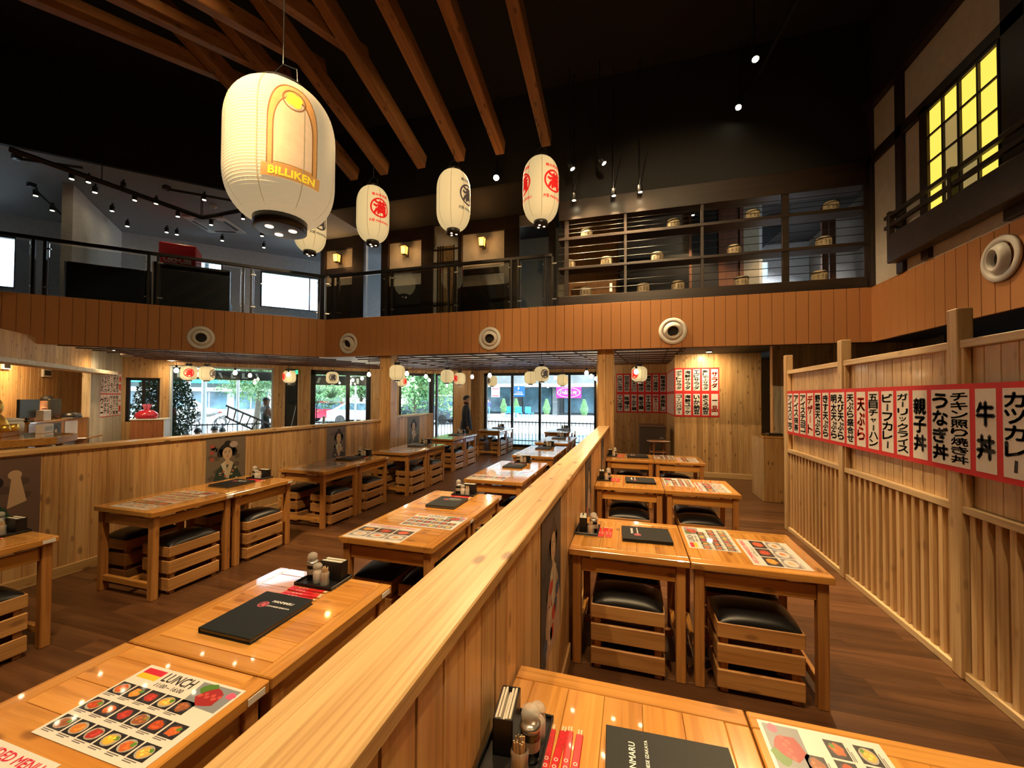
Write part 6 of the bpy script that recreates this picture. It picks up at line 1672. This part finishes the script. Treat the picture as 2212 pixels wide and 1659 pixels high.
# potted plants: fan palm outside the door, conical evergreen by the small window
def potted(loc, h, label, kind, pot_c=(0.35,0.16,0.10), seed=1, leafc=(0.07,0.17,0.05)):
    rng = random.Random(seed); t = thing('potted_plant', label, 'potted plant', loc)
    MB().lathe([(h*0.09,0),(h*0.12,h*0.02),(h*0.14,h*0.20),(h*0.13,h*0.20)], 16).build('pot', plain('pot_%d' % seed, pot_c), t, True)
    MB().tube([(0,0,h*0.18),(0.02,0.01,h*0.5)], h*0.02, 6).build('stem', plain('stem_%d' % seed, (0.14,0.10,0.05)), t)
    mb = MB()
    if kind == 'palm':
        for k in range(16):
            a = rng.random()*2*PI; el = 0.2+rng.random()*1.0; c = Vector((math.cos(a)*math.cos(el), math.sin(a)*math.cos(el), math.sin(el)))*h*0.34 + Vector((0,0,h*0.55))
            d = c - Vector((0,0,h*0.55)); u = d.normalized(); s = u.cross(Vector((0,0,1))).normalized()
            for j in range(9):
                f = (j-4)/4*1.0; tip = c + (u*math.cos(f) + s*math.sin(f))*h*0.20; w_ = (s*math.cos(f) - u*math.sin(f))*h*0.012
                mb.add([c-w_, c+w_, tip], [(0,1,2)])
    else:
        for _ in range(3600):
            z = rng.random(); rr = h*0.22*(1-abs(z-0.35)*1.15)*math.sqrt(rng.random()); a = rng.random()*2*PI
            pz = h*0.22 + z*h*0.78; p = Vector((rr*math.cos(a), rr*math.sin(a), pz)); s = h*0.018
            u = Vector((rng.gauss(0,1), rng.gauss(0,1), rng.gauss(0,1))).normalized(); v = u.orthogonal().normalized()
            mb.add([p-u*s, p+v*s*0.4, p+u*s, p-v*s*0.4], [(0,1,2,3)])
    mb.build('leaves', plain('leaves_%d' % seed, leafc, noise=0.3, scale=4), t)['kind'] = 'stuff'
p = at(331, 850, D=DFAC-0.9); potted((p.x, p.y, -0.05), 2.6, 'dark conical evergreen outside the small dark framed window', 'cone', seed=31, leafc=(0.025,0.06,0.03))
p = at(376, 850, D=DFAC-1.0); potted((p.x, p.y, -0.05), 2.7, 'dark evergreen at the edge of the wide street window', 'cone', seed=32, leafc=(0.03,0.07,0.035))
p = at(699, 850, D=DFAC-1.6); potted((p.x, p.y, -0.05), 2.2, 'fan palm in a pot outside the street door', 'palm', seed=33, leafc=(0.12,0.26,0.10))
for k, (px, Y) in enumerate(((1088,36),(1115,37),(1181,35),(1262,34))):
    p = gz(px, Y); potted((p.x, p.y, ST), 1.7, 'bushy potted plant %s in front of the shops from the blue sign' % ORD[k], 'cone', (0.5,0.28,0.22), 40+k, (0.14,0.30,0.12))
# ---- vehicles
def car(loc, rz, col, label, L=4.4, Wd=1.75, H=1.5, van=False, name='parked_car'):
    t = thing(name, label, 'car', loc, rz)
    if van: body = [(-L/2,0.35),(L/2,0.35),(L/2,0.95),(L/2-0.9,1.05),(L/2-1.1,H),(-L/2+0.1,H),(-L/2,0.9)]
    else: body = [(-L/2,0.35),(L/2,0.35),(L/2,0.70),(L/2-0.95,0.88),(L/2-1.65,H-0.05),(-L/2+1.25,H),(-L/2+0.35,0.98),(-L/2,0.90)]
    Tm = Matrix(((1,0,0,0),(0,0,-1,0),(0,1,0,0),(0,0,0,1)))
    MB().prism(body, -Wd/2, Wd/2, Tm).build('body', plain('paint_' + label[:18].replace(' ','_'), col, noise=0.02, rough=0.25, coat=0.8), t)
    win = ([(L/2-1.05,1.02),(L/2-1.18,H-0.12),(-L/2+0.35,H-0.12),(-L/2+0.25,1.02)] if van else [(L/2-1.1,0.92),(L/2-1.68,H-0.13),(-L/2+1.28,H-0.10),(-L/2+0.62,0.98)])
    for s in (-1, 1): MB().prism(win if s < 0 else win, -0.012, 0.012, Matrix.Translation((0, s*Wd/2, 0)) @ Tm).build('side_window', gl_d, t)
    MB().prism([(L/2-0.98,0.90),(L/2-0.96,0.90),(L/2-1.62,H-0.10),(L/2-1.66,H-0.10)] if not van else [(L/2-0.92,1.06),(L/2-0.86,1.06),(L/2-1.06,H-0.08),(L/2-1.12,H-0.08)], -Wd/2+0.1, Wd/2-0.1, Tm).build('windscreen', gl_d, t)
    wm = MB().lathe([(0.0001,-0.10),(0.20,-0.10),(0.31,-0.09),(0.32,0.0),(0.31,0.09),(0.20,0.10),(0.0001,0.10)], 20, Matrix.Rotation(PI/2,4,'X')).mesh('wheel'); wm.materials.append(plain('tyre', (0.02,0.02,0.022)) if 'tyre' not in MAT else MAT['tyre'])
    for sx in (-1, 1):
        for sy in (-1, 1): inst('wheel', wm, t, (sx*L*0.31, sy*(Wd/2-0.08), 0.32))
    for sy in (-1, 1): MB().cbox(L/2-0.06, sy*Wd*0.36-0.16, 0.60, L/2+0.01, sy*Wd*0.36+0.16, 0.74, 0.02).build('headlamp', white_m, t); MB().cbox(-L/2-0.01, sy*Wd*0.38-0.12, 0.70, -L/2+0.05, sy*Wd*0.38+0.12, 0.88, 0.02).build('tail_lamp', plain('tail_red', (0.5,0.02,0.02)) if 'tail_red' not in MAT else MAT['tail_red'], t)
    return t
p = at(722, 912, Z=ST); car((p.x, p.y, ST), math.radians(30), (0.50,0.02,0.06), 'red parked car seen through the street door')
p = at(957, 906, Z=ST); car((p.x, p.y, ST), math.radians(8), (0.75,0.76,0.74), 'white boxy van beyond the leafy window', 4.6, 1.8, 2.0, True, 'parked_van')
p = at(925, 914, Z=ST); car((p.x, p.y, ST), math.radians(5), (0.03,0.05,0.09), 'dark blue parked car in front of the white van')
p = at(790, 916, Z=ST); car((p.x, p.y, ST), math.radians(20), (0.70,0.72,0.74), 'white parked car right of the red car')
kb = thing('curved_kerb', 'white curved kerb with blue grey paving behind the terrace fence', 'kerb', (-3.2, 15.0, ST))
MB().tube([(5.2*math.cos(a), 5.2*math.sin(a)*0.75, 0.12) for a in [PI*k/24 for k in range(25)]], 0.16, 8).build('kerb_stone', white_m, kb)
MB().prism([(5.1*math.cos(PI*k/20), 5.1*math.sin(PI*k/20)*0.75) for k in range(21)], -0.01, 0.012).build('paving', plain('blue_paving', (0.12,0.22,0.34), noise=0.15, scale=3), kb)
p = at(395, 905, Z=ST); car((p.x, p.y, ST), math.radians(40), (0.70,0.72,0.74), 'silver parked car beyond the small dark framed window')
def motorbike(loc, rz, label, col):
    t = thing('motorbike', label, 'motorbike', loc, rz, 'parked motorbikes'); ty = MAT['tyre']
    for x in (-0.62, 0.62):
        w = MB().tube([(x+0.27*math.cos(2*PI*i/20), 0, 0.30+0.27*math.sin(2*PI*i/20)) for i in range(21)], 0.035, 6, cap=False).build('wheel', ty, t, True)
        MB().tube([(x-0.25,0,0.30),(x+0.25,0,0.30)], 0.01, 4).tube([(x,0,0.05),(x,0,0.55)], 0.01, 4).build('spokes', steel, w)
    MB().tube([(0.62,0,0.30),(0.42,0,0.85),(0.36,0,1.0)], 0.025, 6).build('fork', steel, t)
    MB().tube([(0.34,-0.32,1.02),(0.36,0,1.0),(0.34,0.32,1.02)], 0.014, 6).build('handlebar', black_steel, t)
    MB().tube([(0.42,0,0.80),(0.1,0,0.78),(-0.2,0,0.72),(-0.62,0,0.30)], [0.05,0.13,0.09,0.03], 8).build('tank_and_frame', plain('bike_%s' % label[:10], col, rough=0.3), t, True)
    MB().cbox(-0.72, -0.12, 0.72, 0.05, 0.12, 0.82, 0.03).build('seat', leather, t)
    MB().cbox(-0.15, -0.14, 0.24, 0.28, 0.14, 0.58, 0.04).build('engine', steel, t)
for k, (px, D_, c) in enumerate(((462,-25.4,(0.3,0.05,0.05)),(478,-25.8,(0.05,0.1,0.25)),(500,-26.4,(0.1,0.1,0.1)))):
    p = at(px, 918, Z=ST); motorbike((p.x+0.6*k, p.y-1.2*k, ST), math.radians(25+6*k), '%s parked motorbike along the kerb from the pale pole' % ORD[k], c)
# planters chairs by the shops
blue_m = plain('blue_plastic', (0.02,0.22,0.55), rough=0.4)
for k, px in enumerate((1100,1121,1144)):
    p = gz(px, 34.5); t = thing('plastic_chair', 'blue plastic chair %s outside the shops under the blue sign' % ORD[k], 'chair', (p.x, p.y, ST), 0.4*k)
    MB().cbox(-0.3, -0.3, 0.42, 0.3, 0.3, 0.48, 0.02).build('seat', blue_m, t); MB().cbox(-0.3, 0.24, 0.48, 0.3, 0.3, 1.0, 0.02).build('backrest', blue_m, t)
    for sx in (-1,1):
        for sy in (-1,1): MB().tube([(sx*0.26, sy*0.26, 0), (sx*0.24, sy*0.24, 0.43)], 0.03, 6).build('leg', blue_m, t)
# ---- dark banner with cut-out letter shapes over the windows, seen from behind
def banner(px0, px1, z0, z1, label, seed):
    a = at(px0, 850, D=DFAC-0.62); b = at(px1, 850, D=DFAC-0.62); a.z = b.z = 0; T = uframe(a, b-a); Ln = (b-a).length
    t = thing('street_banner', label, 'banner', (0,0,0)); t.matrix_world = T; rng = random.Random(seed)
    MB().box(0, 0, z0, Ln, 0.02, z1).build('cloth', plain('banner_dark_%d' % seed, (0.05,0.06,0.07)), t)
    MB().tube([(0,0.01,z1),(Ln,0.01,z1)], 0.02, 6).build('hem_rod', steel, t)
    mb = MB(); x = 0.12; pale = plain('banner_letter_%d' % seed, (0.62,0.74,0.82), emit=(0.62,0.78,0.9), es=0.0)
    h = (z1-z0)*0.62; zc = (z0+z1)/2
    while x < Ln-0.25:
        w = 0.16+0.08*rng.random(); k = rng.randrange(4)
        P = [[(0,0),(w*.35,0),(w*.6,1),(w*.25,1)], [(0,1),(w*.3,1),(w*.55,0),(w*.4,0)], [(w*.1,0),(w*.42,0),(w*.42,1),(w*.1,1)], [(0,0),(w*.7,0),(w*.7,.25),(w*.3,.25),(w*.3,1),(0,1)]][k]
        mb.prism([(x+q[0], zc-h/2+q[1]*h) for q in P], -0.006, 0.0, Matrix(((1,0,0,0),(0,0,1,0),(0,1,0,0),(0,0,0,1)))); x += w + 0.10
    mb.build('letter_shapes', pale, t)['kind'] = 'stuff'
banner(368, 588, 2.20, 2.46, 'dark see-through letter banner outside the wide street window', 5)
banner(674, 800, 2.10, 2.40, 'dark see-through letter banner outside the street door', 6)
gt_ = thing('folding_gate', 'dark folded gate outside the narrow pane with a leaning white rod', 'gate', (0,0,0)); a = at(612, 850, D=DFAC-0.35); b = at(648, 850, D=DFAC-0.35); a.z = b.z = 0; gt_.matrix_world = uframe(a, b-a); Ln = (b-a).length
MB().box(0, 0, -0.05, Ln, 0.04, 2.5).build('panel', plain('gate_dark', (0.03,0.035,0.03), noise=0.4, scale=3), gt_)
MB().tube([(Ln*0.15,-0.12,-0.04),(Ln*0.85,-0.03,1.62)], 0.012, 6).build('rod', white_m, gt_)

#print('COUNTER', cz, 'FACL', tuple(FAC_L), 'downlights', [tuple(round(q,2) for q in at(px,py,Z=2.72)) for px,py in ((1527,768),(251,757),(307,779))])
# ================================================================== people
def person(loc, rz, J, label, cols, hair_c=(0.012,0.010,0.010), glasses=False, cap=None, hair_len=0.0, fine=2, skin_c=(0.36,0.20,0.13), bulk=1.0):
    """J overrides joints (metres, facing -y, feet at z=0). cols: top, trousers, shoes; arms 'sleeve' True/False"""
    P = dict(pel=(0,0,0.97), sp=(0,0.01,1.15), ch=(0,0.005,1.33), nk=(0,0.01,1.47), hb=(0,-0.01,1.56), hm=(0,-0.012,1.645), ht=(0,0.0,1.725),
        sL=(0.175,0.01,1.415), eL=(0.235,0.03,1.14), wL=(0.245,-0.05,0.90), hL=(0.245,-0.075,0.82), sR=(-0.175,0.01,1.415), eR=(-0.235,0.03,1.14), wR=(-0.245,-0.05,0.90), hR=(-0.245,-0.075,0.82),
        pL=(0.09,0,0.92), kL=(0.10,-0.02,0.50), aL=(0.10,0.02,0.09), tL=(0.11,-0.13,0.035), pR=(-0.09,0,0.92), kR=(-0.10,-0.02,0.50), aR=(-0.10,0.02,0.09), tR=(-0.11,-0.13,0.035))
    P.update({k: v for k, v in J.items() if k != 'face'})
    R = dict(pel=(0.155,0.115), sp=(0.15,0.105), ch=(0.165,0.115), nk=(0.058,0.06), hb=(0.074,0.086), hm=(0.098,0.114), ht=(0.074,0.086), sL=0.078, eL=0.052, wL=0.034, hL=(0.038,0.022), sR=0.078, eR=0.052, wR=0.034, hR=(0.038,0.022),
        pL=0.098, kL=0.064, aL=0.046, tL=(0.045,0.032), pR=0.098, kR=0.064, aR=0.046, tR=(0.045,0.032))
    for n_ in ('pel','sp','ch'): R[n_] = (R[n_][0]*bulk, R[n_][1]*bulk)
    for n_ in ('sL','sR','eL','eR'): R[n_] = R[n_]*(1+(bulk-1)*0.6)
    E_ = [('pel','sp','top'),('sp','ch','top'),('ch','nk','top'),('nk','hb','skin'),('hb','hm','skin'),('hm','ht','skin'),('ch','sL','top'),('sL','eL','arm'),('eL','wL','arm'),('wL','hL','skin'),('ch','sR','top'),('sR','eR','arm'),('eR','wR','arm'),('wR','hR','skin'),
        ('pel','pL','leg'),('pL','kL','leg'),('kL','aL','leg'),('aL','tL','shoe'),('pel','pR','leg'),('pR','kR','leg'),('kR','aR','leg'),('aR','tR','shoe')]
    names = list(P); idx = {n: i for i, n in enumerate(names)}
    me = bpy.data.meshes.new('sk'); me.from_pydata([P[n] for n in names], [(idx[a], idx[b]) for a, b, _ in E_], [])
    o = bpy.data.objects.new('sk', me); COL.objects.link(o)
    md = o.modifiers.new('s', 'SKIN'); md.use_smooth_shade = True
    sv = me.skin_vertices[0].data
    for n in names: r = R[n]; sv[idx[n]].radius = r if isinstance(r, tuple) else (r, r); sv[idx[n]].use_root = (n == 'pel')
    ms = o.modifiers.new('u', 'SUBSURF'); ms.levels = fine; ms.render_levels = fine
    dg = bpy.context.evaluated_depsgraph_get(); ev = o.evaluated_get(dg); em = ev.to_mesh()
    vs = [v.co.copy() for v in em.vertices]; fs = [tuple(p.vertices) for p in em.polygons]; ev.to_mesh_clear()
    bpy.data.objects.remove(o); bpy.data.meshes.remove(me)
    # fingers: four bent fingers and a side thumb on each hand, same mesh
    mb = MB(); mb.add(vs, fs)
    nbody = len(mb.f)
    for s in 'LR':
        w_ = Vector(P['w'+s]); h_ = Vector(P['h'+s]); d = (h_-w_).normalized(); side = d.cross(Vector((0,0,1)) if abs(d.z) < 0.8 else Vector((1,0,0))).normalized()
        if abs(d.z) >= 0.8: side = Vector((0,1,0)) - d*d.y; side.normalize()
        palm = d.cross(side).normalized() * (-1 if s == 'L' else 1)
        for k, ln in enumerate((0.070,0.080,0.075,0.058)):
            b0 = h_ + side*(0.028-0.019*k); b1 = b0 + d*ln*0.55 + palm*0.008; b2 = b0 + d*ln*0.9 + palm*0.03
            mb.tube([b0 - d*0.01, b1, b2], [0.0095,0.009,0.0065], 6)
        t0 = w_.lerp(h_, 0.35) + side*0.028; mb.tube([t0, t0 + d*0.03 + side*0.025, t0 + d*0.06 + side*0.028 + palm*0.01], [0.011,0.010,0.008], 6)
    # face relief: nose and ears
    hm = Vector(P['hm']); hb = Vector(P['hb']); up = (Vector(P['ht'])-hb).normalized()
    face = Vector(J.get('face', (0,-1,0))).normalized(); face = (face - up*face.dot(up)).normalized(); ear = up.cross(face).normalized()
    hc = hb.lerp(hm, 0.75)
    nose0 = hc + face*0.088 + up*0.022
    mb.tube([nose0 + up*0.02, nose0 + face*0.022 - up*0.012, nose0 - up*0.02], [0.008,0.014,0.009], 6)
    for s in (-1, 1): mb.tube([hc + ear*s*0.082 + up*0.03, hc + ear*s*0.094, hc + ear*s*0.082 - up*0.028], [0.008,0.016,0.007], 6)
    me = mb.mesh('body')
    mats = [plain('skin_tone_%d' % len(MAT), skin_c, noise=0.05), plain('top_%d' % len(MAT), cols[0], noise=0.12, scale=25, rough=0.8), plain('legs_%d' % len(MAT), cols[1], noise=0.1, rough=0.8), plain('shoes_%d' % len(MAT), cols[2], rough=0.5)]
    for m in mats: me.materials.append(m)
    segs = [(Vector(P[a]), Vector(P[b]), k) for a, b, k in E_]
    bare = len(cols) > 3 and cols[3] == 'bare'
    def near(c):
        best = None
        for a, b, k in segs:
            d = b - a; u = max(0, min(1, (c-a).dot(d)/max(1e-9, d.length_squared))); q = (c-(a+d*u)).length
            if best is None or q < best[0]: best = (q, k)
        return best[1]
    for i, p in enumerate(me.polygons):
        p.use_smooth = True
        if i >= nbody: p.material_index = 0; continue
        k = near(p.center)
        p.material_index = {'skin':0, 'top':1, 'arm':0 if bare else 1, 'leg':2, 'shoe':3}[k]
        if k == 'top' and p.center.z > P['nk'][2]-0.015 and abs(p.center.x-P['nk'][0]) < 0.07: p.material_index = 0
    t = thing('person', label, 'person', loc, rz)
    ob = bpy.data.objects.new('body', me); COL.objects.link(ob); ob.parent = t
    # hair cap
    hv = MB(); n = 16; m = 9
    c = hm + up*0.006 + face*(-0.006); pts = []
    Rm = Matrix((ear, face, up)).transposed()
    for i in range(m+1):
        for k in range(n):
            a = 2*PI*k/n; fr_ = math.sin(a)                       # +1 toward the face, -1 at the nape
            lim = PI*(0.53 - 0.20*max(0, fr_)**0.6 + 0.17*max(0, -fr_)) if not cap else PI*(0.50 + 0.02*max(0,-fr_))
            ph = i/m*lim
            q = Vector((0.089*math.sin(ph)*math.cos(a), 0.106*math.sin(ph)*math.sin(a), 0.098*math.cos(ph)))
            if ph > PI*0.5: q.x *= 1 - 0.25*(ph/PI-0.5); q.y *= 1 - 0.5*(ph/PI-0.5)
            pts.append(c + Rm @ q)
    fsx = []
    for i in range(m):
        for k in range(n): k2 = (k+1) % n; fsx.append((i*n+k, (i+1)*n+k, (i+1)*n+k2, i*n+k2))
    hm_ = plain('hair_%d' % len(MAT), cap if cap else hair_c, rough=0.6)
    hv.add(pts, fsx); hv.build('cap' if cap else 'hair', hm_, t, True)
    if cap: 
        b = c + face*0.10 + up*0.02
        MB().add([b + ear*0.07, b - ear*0.07, b - ear*0.06 + face*0.075 - up*0.012, b + ear*0.06 + face*0.075 - up*0.012, b + ear*0.07 + up*0.008, b - ear*0.07 + up*0.008, b - ear*0.06 + face*0.075 - up*0.006, b + ear*0.06 + face*0.075 - up*0.006], [(0,1,2,3),(7,6,5,4),(0,4,5,1),(1,5,6,2),(2,6,7,3),(3,7,4,0)]).build('cap_peak', hm_, t)
    ey = MB()
    for s in (-1, 1): q = hc + face*0.089 + ear*s*0.034 + up*0.028; ey.add([q - ear*0.014, q - up*0.005 + face*0.003, q + ear*0.014, q + up*0.005 + face*0.003], [(0,1,2,3)])
    ey.build('eyes', black_plastic, t)
    mo = MB(); q = hc + face*0.086 - up*0.035; mo.add([q - ear*0.024, q - up*0.006 + face*0.004, q + ear*0.024, q + up*0.004 + face*0.006], [(0,1,2,3)]); mo.build('mouth', plain('lips_%d' % len(MAT), (0.28,0.10,0.08)), t)
    if glasses:
        g = MB()
        for s in (-1, 1): q = hc + face*0.10 + ear*s*0.036 + up*0.028; g.tube([q + ear*0.026*math.cos(2*PI*i/12) + up*0.018*math.sin(2*PI*i/12) for i in range(13)], 0.003, 4, cap=False); g.tube([q + ear*s*0.026, hc + ear*s*0.09 + up*0.03], 0.003, 4)
        g.build('glasses', black_plastic, t)
    return t
# man in the dark suit by the windows
pm_ = at(1006, 990, Z=0)
suit = (0.014,0.017,0.028)
mt = person((-4.50, 10.60, 0), math.radians(112), dict(eL=(0.25,0.05,1.14), wL=(0.22,-0.06,0.90), hL=(0.215,-0.10,0.83), eR=(-0.25,0.06,1.14), wR=(-0.21,-0.02,0.89), hR=(-0.20,-0.06,0.82), tL=(0.13,-0.14,0.035)), 'man in a dark navy suit standing by the windows looking aside', (suit, (0.012,0.013,0.018), (0.008,0.008,0.008)), bulk=1.22)
# jacket skirt over hips, collar
jk = MB().lathe([(0.205,0.79),(0.212,0.80),(0.205,0.90),(0.185,1.02),(0.15,1.14),(0.10,1.24)], 24, Matrix.Diagonal((1.0,0.78,1,1)), closed_ends=False).build('jacket_skirt', plain('suit_navy', suit, noise=0.15, scale=40, rough=0.85), mt, True)
MB().add([(-0.04,-0.150,1.41),(0.04,-0.150,1.41),(0.0,-0.172,1.22)], [(0,1,2)]).build('shirt_front', paper_w, mt)
mt.scale = (1.04, 1.04, 1.02)
# cashier bending over the counter
cl_ = cloc(78, 0.62, 0); cdir = dS*0.75 + TN*0.5
person((cl_[0], cl_[1], 0.0), math.atan2(cdir.x, -cdir.y), dict(sp=(0,-0.02,1.15), ch=(0,-0.06,1.33), nk=(0,-0.11,1.46), hb=(0,-0.155,1.54), hm=(0,-0.185,1.62), ht=(0,-0.195,1.70), sL=(0.175,-0.11,1.38), sR=(-0.175,-0.11,1.38), eL=(0.25,-0.20,1.17), wL=(0.20,-0.36,1.24), hL=(0.18,-0.44,1.24), eR=(-0.25,-0.20,1.17), wR=(-0.20,-0.36,1.24), hR=(-0.18,-0.44,1.24), face=(0,-1,-0.55)), 'cashier in a dark maroon shirt bending behind the register', ((0.06,0.012,0.014), (0.02,0.02,0.022), (0.01,0.01,0.01)), glasses=True)
# man with the ladder outside the wide window
ml = at(574, 880, D=DFAC-0.75)
lm_ = person((ml.x, ml.y, -0.05), math.radians(160), dict(eL=(0.30,-0.06,1.18), wL=(0.26,-0.27,1.08), hL=(0.25,-0.33,1.06), eR=(-0.29,-0.05,1.17), wR=(-0.25,-0.27,1.02), hR=(-0.24,-0.33,1.0), face=(0.0,-1,-0.5)), 'man in a black cap and basketball vest carrying a ladder outside', ((0.025,0.035,0.03), (0.02,0.022,0.025), (0.02,0.02,0.02), 'bare'), cap=(0.012,0.012,0.014), skin_c=(0.22,0.12,0.08))
mb = MB(); glyph_fit(mb, 'BOSTON', 0, 1.26, 0.26, 0.07, 0.03, T=frame((0,-0.133,0), (1,0,0))); glyph_fit(mb, '11', 0, 1.12, 0.13, 0.13, 0.03, T=frame((0,-0.133,0), (1,0,0)))
glyph_fit(mb, 'BOSTON', 0, 1.27, 0.26, 0.07, 0.03, T=frame((0,0.135,0), (-1,0,0))); glyph_fit(mb, '11', 0, 1.13, 0.13, 0.13, 0.03, T=frame((0,0.135,0), (-1,0,0)))
mb.build('vest_lettering', plain('vest_ink', (0.55,0.55,0.5)), lm_)
l0 = at(488, 876, D=DFAC-0.62); l1 = at(596, 922, D=DFAC-0.42); l0b = at(486, 900, D=DFAC-0.62); l1b = at(577, 942, D=DFAC-0.42)
ld_ = thing('wooden_ladder', 'grey wooden ladder carried by the man outside', 'ladder', (0,0,0)); ldm = plain('ladder_wood', (0.16,0.15,0.14), rough=0.8)
MB().tube([l0, l1], 0.028, 4).build('side_rail', ldm, ld_); MB().tube([l0b, l1b], 0.028, 4).build('side_rail', ldm, ld_)
for k in range(7): f = 0.05 + 0.145*k; MB().tube([Vector(l0).lerp(l1, f), Vector(l0b).lerp(l1b, f)], 0.018, 6).build('rung', ldm, ld_)
# passers-by down on the street
for k, (px, py, D_, c, lb) in enumerate(((427,923,-22.6,(0.5,0.5,0.5),'pedestrian with grey shirt low outside the wide window near the pale pole'),(463,919,-22.9,(0.6,0.58,0.55),'dark haired pedestrian in pale shirt low outside the wide window'),(480,922,-22.4,(0.55,0.5,0.5),'pedestrian in pale shirt close behind the dark haired one'))):
    p = at(px, py, D=DFAC-1.3-0.75*k); dz = 1.725+0.03 - (p.z+0.06); up_ = {n: (x, y, z-dz) for n, (x, y, z) in dict(pel=(0,0,0.97), sp=(0,0.01,1.15), ch=(0,0.005,1.33), nk=(0,0.01,1.47), hb=(0,-0.01,1.56), hm=(0,-0.012,1.645), ht=(0,0,1.725), sL=(0.175,0.01,1.415), eL=(0.235,-0.02,1.14), wL=(0.18,-0.22,1.10), hL=(0.16,-0.29,1.09), sR=(-0.175,0.01,1.415), eR=(-0.235,-0.02,1.14), wR=(-0.18,-0.22,1.10), hR=(-0.16,-0.29,1.09), pL=(0.09,0,0.92), pR=(-0.09,0,0.92)).items()}
    up_.update(kL=(0.12,-0.36,0.42), aL=(0.12,-0.42,0.09), tL=(0.12,-0.56,0.035), kR=(-0.12,-0.36,0.42), aR=(-0.12,-0.42,0.09), tR=(-0.12,-0.56,0.035))
    person((p.x, p.y, -0.06), math.radians(225), up_, lb.replace('low outside', 'seated outside'), (c, (0.05,0.06,0.10), (0.03,0.03,0.03)), fine=1)
p = at(1054, 915, Y=33); person((p.x, p.y, ST), math.radians(200), dict(), 'pedestrian in a blue top and jeans across the street', ((0.06,0.08,0.20), (0.10,0.25,0.45), (0.03,0.03,0.03)), fine=1)
